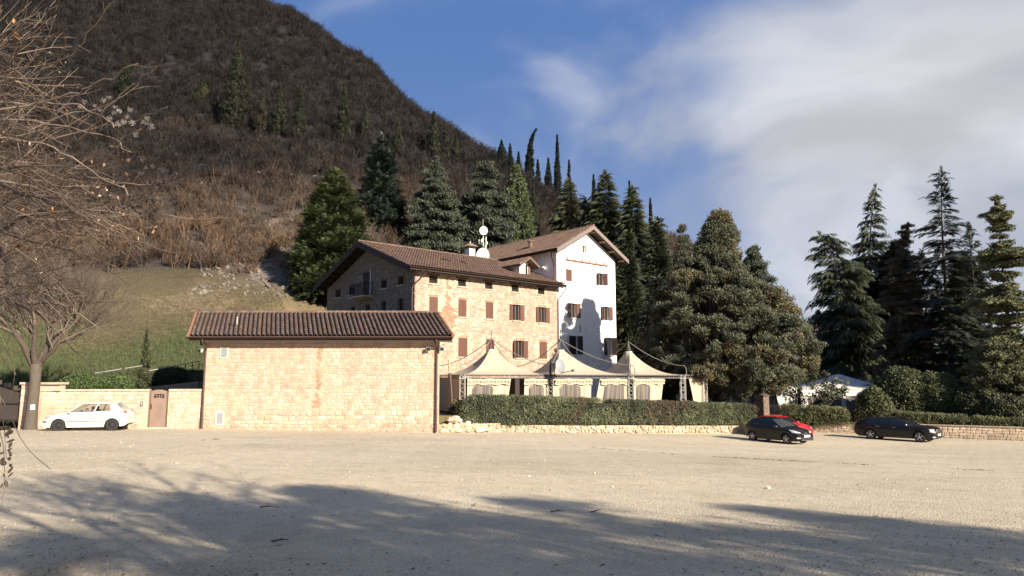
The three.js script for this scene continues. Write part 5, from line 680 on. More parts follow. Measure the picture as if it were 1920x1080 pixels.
const basis = (X, up, p, s) => { const x = X.clone().normalize(), z = V().crossVectors(x, up).normalize(), y = V().crossVectors(z, x); return new THREE.Matrix4().makeBasis(x, y, z).scale(V(s, s, s)).setPosition(p); };
const UP = V(0, 1, 0);
function crownOf(t, geos, lists, mat = M.leaf) { geos.forEach((g, i) => { if (lists[i].length) inst('crown', g, mat, lists[i], t, 'stuff'); }); }
const UY = (x, z) => (-z > pw(BD, x / -z) ? H(x, z) : G(x, -z));
// layered conifer: whorls of branches carrying sprays
function conifer(name, label, o) {
  const R = rnd(o.seed), x = o.p.x, z = o.p.z, y0 = o.p.y, t = thing(name, label, o.cat || 'tree', [x, y0, z], 0, o.grp), geos = SP[o.kind], lists = geos.map(() => []), wood = new GB(), limb = new GB();
  const bend = o.bend || [0, 0], bp = o.bp || 4, ax = (y) => V(bend[0] * Math.pow(y / o.H, bp), y - Math.abs(bend[0]) * .25 * Math.pow(y / o.H, bp + 2), bend[1] * Math.pow(y / o.H, bp));
  const pts = []; for (let i = 0; i <= 14; i++) pts.push(ax(o.H * i / 14)); wood.tube(pts.map((p, i) => i ? p : p.clone().setY(-.4)), (k) => lerp(o.tr || o.H * .013, .02, Math.pow(k, .8)), 7); mesh('trunk', wood, M.barkDark, t);
  o.sp *= 1.3; const cb = o.cb * o.H, n0 = Math.round((o.H - cb) / (o.tier * .72)); let az = R() * 6;
  for (let l = 0; l < n0; l++) {
    const tt = (l + R() * .7) / n0, y = cb + (o.H - cb) * tt, nb = Math.max(3, Math.round(o.nb * lerp(1, .55, tt)));
    for (let b = 0; b < nb; b++) {
      az += 2.4 + R() * .5; const len = Math.max(.25, o.R * o.prof(tt) * lerp(.62, 1.12, R()) * (o.gap && R() < o.gap ? .45 : 1)), d = V(Math.cos(az), 0, Math.sin(az)), side = V(-d.z, 0, d.x), base = ax(y), up = o.up(tt) + (R() - .5) * .18, dr = o.droop * lerp(1.1, .7, tt), s = o.sp * lerp(1, .6, tt), Q = (f) => base.clone().addScaledVector(d, len * f).add(V(0, len * (up * f - dr * f * f), 0));
      if (len > .9) limb.tube([Q(0), Q(.35), Q(.7), Q(.95)], (k) => lerp(.012 + len * .014, .008, k), 4, null, false);
      const n = Math.max(2, Math.ceil(len / (s * .42)));
      for (let k = 1; k <= n; k++) {
        const f = k / n; if (f < (o.inner ?? .16) && len > 1) continue; const p = Q(f), tan = d.clone().multiplyScalar(1).add(V(0, up - 2 * dr * f, 0)).normalize(), lw = len * o.flat * (1 - .72 * f) * Math.sin(Math.PI * clamp(f * .9 + .1)), m = Math.round(lw / (s * .4));
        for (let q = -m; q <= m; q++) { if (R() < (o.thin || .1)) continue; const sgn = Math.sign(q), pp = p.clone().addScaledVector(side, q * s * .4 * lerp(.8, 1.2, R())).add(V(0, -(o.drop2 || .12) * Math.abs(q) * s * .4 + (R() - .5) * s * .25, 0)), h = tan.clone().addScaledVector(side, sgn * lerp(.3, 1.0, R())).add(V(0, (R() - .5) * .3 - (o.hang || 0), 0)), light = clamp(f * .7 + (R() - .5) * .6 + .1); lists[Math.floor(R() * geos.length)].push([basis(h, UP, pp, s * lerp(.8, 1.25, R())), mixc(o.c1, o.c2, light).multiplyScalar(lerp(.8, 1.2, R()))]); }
      }
    }
  }
  for (let i = 0; i < 90; i++) { const k = R(), y = o.H * lerp(.86, 1, k), a = R() * 6.283, r = (1 - k) * o.R * .13, c = ax(y); lists[i % geos.length].push([basis(V(Math.cos(a), lerp(.5, 2.2, k), Math.sin(a)), V(R(), .3, R()), c.add(V(Math.cos(a) * r * R(), 0, Math.sin(a) * r * R())), o.sp * lerp(.75, .4, k)), mixc(o.c1, o.c2, R())]); }
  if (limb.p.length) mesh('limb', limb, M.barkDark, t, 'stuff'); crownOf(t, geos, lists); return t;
}
// crown of many foliage pads inside an outline [height, left, right] seen from the car park
function padTree(name, label, o) {
  const R = rnd(o.seed), t = thing(name, label, o.cat || 'tree', [o.p.x, o.p.y, o.p.z], 0, o.grp), geos = o.geos || SP[o.kind], lists = geos.map(() => []), limb = new GB(), hs = o.env.map((e) => e[0]), top = hs[hs.length - 1], Lx = (y) => pw(o.env.map((e) => [e[0], e[1]]), y), Rx = (y) => pw(o.env.map((e) => [e[0], e[2]]), y);
  const tp = o.trunk || [[0, -.4, 0], [.1, top * .35, 0], [(Lx(top * .8) + Rx(top * .8)) / 2, top * .85, 0]]; const tc = new THREE.CatmullRomCurve3(tp.map((p) => V(...p))); mesh('trunk', new GB().tube(tc.getPoints(14), (k) => lerp(o.tr, o.tr * .15, Math.pow(k, .7)), 9), M.barkDark, t);
  for (let i = 0; i < o.pads; i++) {
    let y = lerp(hs[0], top, Math.pow(R(), o.bias || 1.15)), l = Lx(y), r = Rx(y), cx = (l + r) / 2, rx = (r - l) / 2, a = R() * 6.283, f = i % 5 ? lerp(.72, .97, R()) : lerp(.2, .7, R()), ps = Math.min(lerp(o.pr[0], o.pr[1], R()), Math.max(.35, rx * .75)); const rz = Math.min(rx, o.rz || 99) * .95;
    const c = V(cx + Math.cos(a) * Math.max(0, rx * f - ps * .45), y, Math.sin(a) * Math.max(0, rz * f - ps * .45)), out = V(Math.cos(a), .15, Math.sin(a)).normalize(), hue = fbm(c.x * .35 + 9, c.y * .35, c.z * .3, 3), gold = sstep(.5, .66, fbm(c.x * .5 + 40, c.y * .5, c.z * .5 + 7, 3) + sstep(.5, 1, y / top) * .12);
    if (i % 3 === 0 && y > top * .3) { const b = tc.getPoint(clamp(y / top * .85 - .12)); limb.tube([b, b.clone().lerp(c, .5).add(V(0, -.3 * f, 0)), c], (k) => lerp(.02 + o.tr * .28, .02, k), 5, null, false); }
    const n = Math.round(o.per * ps * ps);
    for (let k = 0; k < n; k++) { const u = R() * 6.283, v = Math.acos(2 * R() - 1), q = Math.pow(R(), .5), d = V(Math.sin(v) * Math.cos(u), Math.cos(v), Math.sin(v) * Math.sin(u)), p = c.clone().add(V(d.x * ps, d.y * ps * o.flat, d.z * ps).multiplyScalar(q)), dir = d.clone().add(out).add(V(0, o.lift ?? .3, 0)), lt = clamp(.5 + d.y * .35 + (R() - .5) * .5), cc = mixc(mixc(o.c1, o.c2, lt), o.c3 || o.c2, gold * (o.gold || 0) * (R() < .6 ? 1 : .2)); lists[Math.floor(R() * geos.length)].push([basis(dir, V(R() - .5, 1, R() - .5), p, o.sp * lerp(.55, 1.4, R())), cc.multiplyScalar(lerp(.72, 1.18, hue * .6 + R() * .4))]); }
  }
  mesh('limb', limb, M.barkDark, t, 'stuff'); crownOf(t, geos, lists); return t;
}
// slim cypress
function cypress(label, p, Hh, rr, seed, o = {}) {
  const R = rnd(seed), t = thing(o.name || 'cypress_tree', label, 'cypress', [p.x, p.y, p.z], 0, o.grp), lists = SP.cypress.map(() => []), bend = o.bend || 0, ax = (k) => V(bend * Math.pow(k, 5), Hh * k - Math.abs(bend) * .3 * Math.pow(k, 6), 0);
  mesh('trunk', new GB().tube([ax(0).setY(-.5), ax(.4), ax(.8), ax(.97)], (k) => lerp(.03 + rr * .16, .02, k), 6), M.barkDark, t);
  const n = Math.round((o.n || 22) * Hh * Math.max(rr, .5)), s = (o.sp || .5);
  for (let i = 0; i < n; i++) { const k = .03 + .97 * Math.pow(R(), .92), pr = Math.pow(Math.sin(Math.PI * clamp(Math.pow(k, .62) * .86 + .14 - .0)), .8) * (k > .5 ? Math.pow(clamp((1.005 - k) / .5), .75) : 1), a = R() * 6.283, lump = .72 + .5 * vn(Math.cos(a) * 2 + 9, k * Hh * .8, Math.floor(seed)), r = rr * pr * lump * Math.pow(R(), .35), c = ax(k).add(V(Math.cos(a) * r, (R() - .5) * .3, Math.sin(a) * r)), d = V(Math.cos(a) * .5, 1, Math.sin(a) * .5); lists[i % 3].push([basis(d, V(R(), .2, R()), c, s * lerp(.7, 1.3, R()) * (k > .9 ? .7 : 1)), mixc(o.c1 || col(.022, .034, .014), o.c2 || col(.06, .075, .03), R()).multiplyScalar(lerp(.7, 1.25, R()))]); }
  crownOf(t, SP.cypress, lists); return t;
}
const fromHill = (px, yb, yt, rpx) => { const p = hill(px, yb), d = -p.z, top = at(px, yt, d).y; return { p, Hh: top - p.y, r: rpx / F * d, d }; };
const fromDepth = (px, d, yt, rpx) => { const a = at(px, 700, d), p = V(a.x, UY(a.x, a.z), a.z); return { p, Hh: at(px, yt, d).y - p.y, r: rpx / F * d, d }; };
const cone = (a, b = .9) => (t) => Math.pow(1 - t, b) * (1 - a) + a * Math.sin(Math.PI * clamp(.25 + t * .75)) * Math.pow(1 - t, .3);
const GR = { fir: [col(.022, .038, .012), col(.1, .125, .042)], blue: [col(.018, .03, .02), col(.06, .08, .055)], cedar: [col(.015, .023, .014), col(.065, .078, .046)], deodar: [col(.022, .03, .013), col(.085, .098, .042)], dark: [col(.008, .012, .008), col(.03, .038, .022)], gold: [col(.05, .055, .018), col(.15, .14, .05)] };
// ---- conifers behind the house ----
const dense = (q, o, label, name = 'fir_tree') => { const env = []; for (let i = 0; i <= 10; i++) { const k = i / 10, r = Math.max(.12, q.r * o.prof(k)); env.push([q.Hh * lerp(.03, .985, k), -r, r]); } const u = q.d / 75; return padTree(name, label, { tr: q.Hh * .016, flat: .8, lift: .15, bias: 1.25, per: 85 / u / u, pr: [q.r * .13, q.r * .3], sp: .62 * u, kind: 'fir', pads: 210, ...o, p: q.p, env }); };
{
  const f = (px, yb, yt, r, o, label, name = 'fir_tree') => { const q = fromHill(px, yb, yt, r); return conifer(name, label, { p: q.p, H: q.Hh, R: q.r, ...o, sp: (o.sp || .5) * q.d / 75 }); };
  const cp = (a) => (k) => Math.min(1, (1 - k) / a) * (.8 + .2 * Math.sin(k * 31)) * (k < .08 ? .8 : 1);
  dense(fromHill(620, 562, 322, 80), { seed: 301, prof: (k) => Math.pow(clamp((1 - k) / .72), .72) * (.94 + .08 * Math.sin(k * 24)), pads: 360, c1: col(.022, .038, .011), c2: col(.1, .122, .045) }, 'broad bright green fir left behind the stone house gable');
  dense(fromHill(712, 432, 258, 46), { seed: 302, prof: (k) => Math.pow(clamp((1 - k) / .85), .8), pads: 260, c1: col(.014, .024, .016), c2: col(.05, .07, .047) }, 'dense dark bluish fir on the hill above the stone house roof');
  f(815, 490, 296, 74, { seed: 303, kind: 'cedar', cb: .06, tier: .8, nb: 8, prof: cone(.35, .75), up: (t) => lerp(.1, .5, t), droop: .2, flat: .34, sp: .66, c1: GR.cedar[0], c2: GR.cedar[1], gap: .2 }, 'layered bluish cedar above the chimney of the stone house', 'cedar_tree');
  f(908, 490, 303, 84, { seed: 304, kind: 'cedar', cb: .08, tier: .9, nb: 8, prof: (t) => Math.pow(1 - t, .5), up: () => .1, droop: .3, flat: .36, sp: .7, c1: GR.dark[0], c2: GR.cedar[1], gap: .25, thin: .12 }, 'broad dark cedar with arching limbs behind the aerial mast', 'cedar_tree');
  { const q = fromHill(968, 490, 312, 36); dense(q, { seed: 305, kind: 'cypress', prof: (k) => Math.pow(Math.sin(Math.PI * clamp(k * .62 + .36)), 1.1) * (k < .15 ? .85 : 1), pads: 260, lift: 1.2, flat: .9, c1: col(.024, .04, .011), c2: col(.085, .11, .034) }, 'tall bright green conical cypress right of the aerial mast', 'cypress_tree'); }
  { const q = fromHill(1000, 470, 352, 14); cypress('dark narrow cypress close behind the bright green cypress', q.p, q.Hh, q.r, 306, { n: 50, sp: .6 }); }
  f(1068, 500, 338, 50, { seed: 307, kind: 'deodar', cb: .05, tier: .6, nb: 8, prof: cone(.3, .7), up: (t) => lerp(.1, .4, t), droop: .3, flat: .34, sp: .66, c1: GR.deodar[0], c2: GR.deodar[1], gap: .15 }, 'grey green cedar rising over the white house roof ridge', 'cedar_tree');
  f(1140, 570, 322, 66, { seed: 308, kind: 'deodar', cb: .03, tier: .6, nb: 10, prof: cone(.4, .72), up: (t) => lerp(.1, .45, t), droop: .32, flat: .36, sp: .7, c1: GR.deodar[0], c2: GR.deodar[1], inner: .1, thin: 0 }, 'tallest cedar right behind the white house gable', 'cedar_tree');
  f(1192, 630, 350, 64, { seed: 309, kind: 'deodar', cb: .03, tier: .55, nb: 10, prof: cone(.45, .7), up: (t) => lerp(.1, .45, t), droop: .34, flat: .36, sp: .7, c1: GR.deodar[0], c2: GR.deodar[1], inner: .1, thin: 0 }, 'pale tipped cedar standing right of the white house', 'cedar_tree');
  dense(fromHill(860, 470, 385, 46), { seed: 313, prof: cp(.8), pads: 120, c1: GR.dark[0], c2: GR.dark[1] }, 'low dark conifer between the two cedars above the stone house roof');
  dense(fromHill(1103, 540, 372, 36), { seed: 314, kind: 'deodar', prof: cp(.9), pads: 150, c1: GR.dark[0], c2: col(.06, .07, .032) }, 'dark conifer between the ridge cedar and the tallest cedar');
  dense(fromDepth(1182, 76, 440, 52), { seed: 311, kind: 'deodar', prof: cp(.7), pads: 260, c1: col(.02, .027, .012), c2: col(.08, .092, .04) }, 'lower dark conifer pressed against the right side of the white house');
  dense(fromDepth(1240, 84, 412, 56), { seed: 310, kind: 'deodar', prof: cp(.7), pads: 280, c1: col(.02, .027, .012), c2: col(.075, .088, .038) }, 'dense green conifer between the white house and the big blue cedar');
  dense(fromDepth(1236, 68, 520, 50), { seed: 312, kind: 'deodar', prof: cp(.6), pads: 200, c1: GR.dark[0], c2: GR.dark[1] }, 'shaded conifer low behind the left edge of the big blue cedar');
}
// ---- cypresses and small conifers scattered over the hill ----
{
  const L = [[438, 240, 76, 27, 'largest dark cypress high on the hill'], [233, 190, 108, 15, 'cypress left on the hill behind the bare branches'], [378, 196, 150, 15, 'small yellowish conifer left of the largest hill cypress'], [488, 256, 172, 14, 'brownish cypress just right of the largest hill cypress'], [521, 256, 160, 17, 'middle cypress of the three right of the largest one'], [559, 262, 162, 14, 'thin pale cypress, right one of three beside the largest'], [642, 272, 158, 15, 'solitary pointed cypress above the broad green fir'], [683, 264, 200, 10, 'faint slim cypress left above the bluish fir'], [744, 292, 228, 11, 'short cypress right above the bluish fir'], [812, 296, 210, 13, 'cypress at the hill edge above the layered cedar'], [834, 300, 240, 8, 'thin cypress just right of the hill edge cypress'], [853, 306, 250, 6, 'very thin cypress third from the hill edge'],
    [940, 312, 264, 11, 'small dark conifer on the skyline left of the bent cypress'], [956, 330, 270, 6, 'slender cypress on the skyline below the small conifer'], [972, 340, 285, 5, 'thin spire on the skyline just left of the bent cypress'], [992, 335, 238, 9, 'tall cypress on the skyline with its tip bent right'], [1008, 340, 300, 6, 'low dark cypress right of the bent cypress'], [1028, 345, 298, 10, 'small conical fir between the two tall skyline cypresses'], [1045, 350, 254, 7, 'tall straight cypress on the skyline'], [1067, 362, 300, 4, 'sparse bare spire right of the straight skyline cypress'], [1113, 372, 328, 5, 'small cypress spire left of the tallest cedar tip'], [1181, 410, 340, 6, 'slim cypress on the skyline above the pale tipped cedar'], [1220, 424, 372, 5, 'last slim cypress low on the right of the skyline']];
  L.forEach(([px, yb, yt, r, l], i) => { const q = fromHill(px, yb, yt, r), dk = i > 11; cypress(l, q.p, q.Hh, q.r, 330 + i, { n: dk ? 46 : 30, sp: .36 * q.d / 100 + (dk ? .1 : .22), bend: i === 15 ? 2.2 : 0, c1: dk ? col(.008, .012, .007) : col(.02, .026, .012), c2: dk ? col(.026, .034, .016) : i === 2 ? col(.09, .085, .03) : i === 3 ? col(.08, .065, .035) : col(.05, .058, .028) }); });
  const s = fromDepth(270, 44.5, 622, 11); cypress('slim young cypress behind the garden wall beside the railings', s.p, s.Hh, s.r, 360, { n: 120, sp: .3, c1: col(.035, .045, .018), c2: col(.1, .11, .045) });
}
// ---- big blue cedar and the trees on the right ----
{
  const q = fromDepth(1345, 55, 380, 0); padTree('blue_cedar', 'huge spreading blue cedar with golden cones in front of the right garden', { p: q.p, seed: 401, kind: 'cedar', tr: .5, pads: 480, per: 80, pr: [.45, 1.05], flat: .62, sp: .44, bias: 1.0, gold: .6, lift: .25, c1: col(.02, .026, .013), c2: col(.118, .126, .068), c3: col(.19, .14, .06), trunk: [[-.1, -.5, 0], [.05, 2.2, 0], [.3, 6, 0], [.6, 11, 0], [.75, 14.4, 0]], env: [[1.7, -3.6, 3.6], [2.6, -5.0, 6.6], [4.6, -5.9, 8.1], [6.2, -6.0, 7.8], [7.9, -5.5, 6.6], [9.5, -4.8, 4.4], [10.8, -3.6, 2.7], [12.0, -2.0, 2.0], [13.2, -1.0, 2.0], [14.4, -.5, 1.8], [15.8, .1, 1.3]] });
  padTree('blue_cedar', 'right hand leader of the big blue cedar, pointed and separate at its top', { p: V(q.p.x + 3.0, q.p.y, q.p.z + .5), seed: 402, kind: 'cedar', tr: .22, pads: 46, per: 95, pr: [.35, .8], flat: .45, sp: .4, gold: .2, c1: col(.024, .034, .022), c2: col(.1, .118, .075), env: [[7.6, -1.8, 2.0], [9.4, -1.6, 1.9], [10.8, -1.2, 1.5], [12, -.7, .9], [12.9, -.2, .3]] });
  padTree('blue_cedar', 'left hand leader of the big blue cedar below its tallest top', { p: V(q.p.x - 2.5, q.p.y, q.p.z + .6), seed: 403, kind: 'cedar', tr: .2, pads: 40, per: 95, pr: [.35, .8], flat: .45, sp: .4, gold: .8, c1: col(.022, .028, .015), c2: col(.095, .1, .055), c3: col(.2, .15, .07), env: [[8.5, -1.6, 1.6], [10, -1.3, 1.3], [11.6, -.9, 1], [13, -.7, .7], [14.8, -.15, .25]] });
  dense(fromDepth(1695, 72, 455, 74), { seed: 430, kind: 'fir', prof: (k) => Math.pow(1 - k, .55) * (.85 + .15 * Math.sin(k * 29)), pads: 230, c1: GR.dark[0], c2: GR.dark[1] }, 'broad dark conifer filling the gap left of the tall dark spruce');
  dense(fromDepth(1828, 71, 470, 66), { seed: 431, kind: 'fir', prof: (k) => Math.pow(1 - k, .55) * (.85 + .15 * Math.sin(k * 26)), pads: 170, c1: GR.dark[0], c2: GR.dark[1] }, 'broad dark conifer filling the gap right of the tall dark spruce');
  dense(fromDepth(1622, 77, 500, 60), { seed: 432, kind: 'deodar', prof: (k) => Math.pow(1 - k, .5) * (.85 + .15 * Math.sin(k * 26)), pads: 180, c1: GR.dark[0], c2: GR.dark[1] }, 'dark conifer close behind the drooping deodar');
  let d = fromDepth(1597, 71, 425, 78); conifer('deodar_tree', 'drooping deodar with its top arching to the left', { p: d.p, H: d.Hh, R: d.r * 1.2, seed: 411, kind: 'deodar', cb: .16, tier: .7, nb: 8, prof: (t) => Math.pow(1 - t, .45) * .95 + .06, up: (t) => lerp(.15, .35, t), droop: .42, flat: .34, sp: .55, c1: GR.deodar[0], c2: col(.075, .088, .04), hang: .25, bend: [-2.5, 0], bp: 5, gap: .25, drop2: .5, thin: .2 });
  d = fromDepth(1643, 76, 342, 55); conifer('deodar_tree', 'tall deodar with its tip curling to the right, behind the drooping one', { p: d.p, H: d.Hh, R: d.r * 1.6, seed: 412, kind: 'deodar', cb: .1, tier: .72, nb: 8, prof: cone(.35, .75), up: (t) => lerp(.1, .45, t), droop: .5, flat: .3, sp: .6, c1: GR.dark[0], c2: GR.deodar[1], hang: .3, bend: [1.4, 0], bp: 5, gap: .2, drop2: .4, thin: .2 });
  d = fromDepth(1700, 63, 412, 46); conifer('deodar_tree', 'thin brownish topped conifer left of the tall dark spruce', { p: d.p, H: d.Hh, R: d.r * 1.25, seed: 413, kind: 'cedar', cb: .1, tier: .8, nb: 7, prof: (t) => t > .78 ? .25 : Math.pow(1 - t, .35), up: () => .1, droop: .25, flat: .32, sp: .5, c1: GR.dark[0], c2: col(.09, .075, .04), bend: [1.1, 0], gap: .2, thin: .25 });
  d = fromDepth(1785, 60, 312, 66); conifer('spruce_tree', 'tallest dark spruce with sweeping tiers in the right garden', { p: d.p, H: d.Hh, R: d.r * 1.7, seed: 414, kind: 'fir', cb: .17, tier: .78, nb: 8, prof: (t) => Math.pow(1 - t, .62) * (.78 + .25 * Math.sin(t * 40)), up: (t) => lerp(.0, .3, t), droop: .24, flat: .26, sp: .55, c1: GR.dark[0], c2: GR.dark[1], hang: .2, gap: .35, drop2: .35, thin: .15, bend: [.5, 0] });
  d = fromDepth(1898, 54, 368, 60); conifer('pine_tree', 'tall airy yellow green pine at the right edge', { p: d.p, H: d.Hh, R: d.r * 1.5, seed: 415, kind: 'pine', cb: .25, tier: .8, nb: 7, prof: (t) => Math.pow(1 - t, .45) * (.65 + .35 * Math.sin(t * 23)), up: () => .15, droop: .18, flat: .34, sp: .62, c1: col(.035, .042, .015), c2: col(.14, .14, .055), gap: .3, thin: .15 });
  d = fromDepth(1745, 68, 470, 60); conifer('spruce_tree', 'shaded conifer behind and left of the tall dark spruce', { p: d.p, H: d.Hh, R: d.r * 1.35, seed: 416, kind: 'fir', cb: .05, tier: .62, nb: 8, prof: cone(.5, .6), up: () => .1, droop: .3, flat: .3, sp: .65, c1: GR.dark[0], c2: GR.dark[1], gap: .25 });
  d = fromDepth(1840, 68, 420, 55); conifer('spruce_tree', 'shaded conifer behind and right of the tall dark spruce', { p: d.p, H: d.Hh, R: d.r * 1.35, seed: 417, kind: 'fir', cb: .12, tier: .8, nb: 7, prof: cone(.4, .6), up: () => .1, droop: .3, flat: .3, sp: .62, c1: GR.dark[0], c2: GR.dark[1], gap: .4, thin: .3 });
  d = fromDepth(1655, 72, 520, 62); conifer('spruce_tree', 'low shaded conifer between the deodars and the round bushes', { p: d.p, H: d.Hh, R: d.r * 1.35, seed: 418, kind: 'fir', cb: .03, tier: .55, nb: 8, prof: cone(.6, .5), up: () => .1, droop: .3, flat: .3, sp: .7, c1: GR.dark[0], c2: GR.dark[1] });
  d = fromDepth(1540, 78, 585, 40); conifer('spruce_tree', 'low dark conifer left behind the drooping deodar', { p: d.p, H: d.Hh, R: d.r * 1.35, seed: 419, kind: 'fir', cb: .03, tier: .6, nb: 8, prof: cone(.6, .5), up: () => .1, droop: .3, flat: .3, sp: .7, c1: GR.dark[0], c2: GR.dark[1] });
  d = fromDepth(1880, 52, 640, 0); padTree('pine_tree', 'low spreading yellow green pine under the tall airy pine', { p: d.p, seed: 420, kind: 'pine', tr: .16, pads: 70, per: 60, pr: [.4, .9], flat: .45, sp: .42, c1: col(.035, .04, .015), c2: col(.13, .13, .05), env: [[.6, -2.6, 2.4], [1.8, -3.2, 2.6], [3.2, -3.0, 2.4], [4.6, -2.2, 2], [5.6, -.8, .8]] });
  d = fromDepth(1432, 70, 560, 30); conifer('fir_tree', 'shaded conifer behind the big blue cedar above the white tent', { p: d.p, H: d.Hh, R: d.r * 1.9, seed: 421, kind: 'fir', cb: .15, tier: .55, nb: 8, prof: cone(.6, .5), up: () => .1, droop: .3, flat: .3, sp: .7, c1: GR.dark[0], c2: GR.dark[1] });
}
// ---- shrubs ----
function dome(name, label, p, rx, ry, rz, o) { // rounded evergreen bush on a dark core that paints in its inner shade
  const R = rnd(o.seed), t = thing(name, label, 'bush', [p.x, p.y, p.z], 0, o.grp), geos = o.geos || CL.leaf, lists = geos.map(() => []); const c = new THREE.SphereGeometry(1, 16, 12); c.scale(rx * .82, ry * .82, rz * .82); c.translate(0, ry * .9, 0); mesh('dark_core', c, S(col(.012, .014, .008), { roughness: 1 }), t);
  for (let i = 0; i < o.n; i++) { const u = R() * 6.283, v = Math.acos(1 - 1.75 * R()), d = V(Math.sin(v) * Math.cos(u), Math.cos(v), Math.sin(v) * Math.sin(u)), b = 1 + (fbm(d.x * 2.6 + 9, d.y * 2.6 + d.z * 1.7 + 9, o.seed, 3) - .5) * .38 - R() * .1; lists[i % geos.length].push([TR(V(d.x * rx * b, ry * .9 + d.y * ry * b, d.z * rz * b), o.sp * lerp(.7, 1.3, R()), ...anyTurn(R)), mixc(o.c1, o.c2, R()).multiplyScalar(lerp(.7, 1.2, R()))]); }
  geos.forEach((g, i) => inst('foliage', g, M.leaf, lists[i], t, 'stuff')); return t;
}
{
  const D = (px, d, yt, w, l, o) => { const a = at(px, 700, d), y = UY(a.x, a.z), h = at(px, yt, d).y - y; return dome('round_bush', l, V(a.x, y, a.z), w / 2 / F * d, h / 1.9, w / 2 / F * d, { n: 2600, sp: .42, c1: col(.035, .045, .014), c2: col(.115, .125, .045), ...o }); };
  D(1692, 55.5, 694, 100, 'large round clipped bush, left of the two big ones', { seed: 501 }); D(1752, 54.5, 698, 96, 'large round clipped bush, right of the two big ones', { seed: 502 }); D(1634, 53.5, 729, 62, 'smaller low round bush in front of the marquee corner', { seed: 503, n: 1500 });
  D(1815, 52, 725, 60, 'dark low bush behind the hedge right of the round bushes', { seed: 504, n: 1400, c1: col(.02, .026, .01), c2: col(.07, .08, .03) }); D(1880, 50.5, 742, 90, 'dark low bush behind the hedge at the right edge', { seed: 505, n: 1600, c1: col(.02, .026, .01), c2: col(.08, .085, .03) });
  const m = at(1535, 760, 57), y = UY(m.x, m.z); padTree('magnolia_tree', 'small glossy broadleaf tree with forked pale trunk before the marquee', { p: V(m.x, y, m.z), seed: 510, geos: CL.broad, tr: .1, pads: 34, per: 30, pr: [.32, .62], flat: .75, sp: .42, c1: col(.02, .028, .012), c2: col(.09, .1, .05), trunk: [[.1, -.3, 0], [.15, .8, 0], [.35, 1.6, 0], [.4, 2.6, 0]], env: [[1.5, -1.6, 1.6], [2.0, -2.3, 2.2], [2.7, -2.2, 2.4], [3.4, -1.5, 1.7], [3.9, -.5, .6]] });
  [[150, 44, 706, 90, 'leafy green bush behind the garden wall right of the pillar'], [215, 44.5, 706, 80, 'leafy green bush behind the middle of the garden wall'], [320, 47, 690, 70, 'green bush behind the ramp railing']].forEach(([px, d, yt, w, l], i) => { const a = at(px, 700, d), yy = UY(a.x, a.z), h = Math.max(.5, at(px, yt, d).y - yy); dome('green_bush', l, V(a.x, yy, a.z), w / 2 / F * d, h / 1.9, .8, { seed: 520 + i, n: 900, sp: .34, c1: col(.03, .055, .012), c2: col(.09, .13, .035) }); });
}
// ---- bare wood on the hill: too many to count ----
function bareBush(seed, stems, tall) { // many-stemmed leafless bush with a rounded haze of twigs
  const R = rnd(seed), g = new GB(), st = (a, b, w0, w1) => { const d = b.clone().sub(a), s = V(R() - .5, R() - .5, R() - .5).cross(d).normalize(); g.quad(a.clone().addScaledVector(s, -w0), a.clone().addScaledVector(s, w0), b.clone().addScaledVector(s, w1), b.clone().addScaledVector(s, -w1)); };
  for (let i = 0; i < stems; i++) { const a = i / stems * 6.283 + R(), b0 = V(Math.cos(a) * .04, 0, Math.sin(a) * .04), d0 = V(Math.cos(a) * lerp(.15, tall ? .35 : .7, R()), 1, Math.sin(a) * lerp(.15, tall ? .35 : .7, R())).normalize(), L0 = lerp(.4, tall ? .75 : .6, R()), b1 = b0.clone().addScaledVector(d0, L0); st(b0, b1, .013, .006);
    for (let j = 0; j < 8; j++) { const p = b0.clone().lerp(b1, lerp(.3, 1, R())), d1 = V(R() - .5, R() * .75 - .08, R() - .5).normalize().addScaledVector(d0, .45).normalize(), p1 = p.clone().addScaledVector(d1, lerp(.16, .34, R())); st(p, p1, .006, .003); for (let k = 0; k < 8; k++) { const q = p.clone().lerp(p1, lerp(.3, 1, R())), d2 = V(R() - .5, R() - .42, R() - .5).normalize().addScaledVector(d1, .4).normalize(); g.tri(q.clone().add(V(.005, 0, 0)), q.clone().add(V(-.005, 0, .004)), q.clone().addScaledVector(d2, lerp(.07, .17, R()))); } } }
  return g.geo();
}
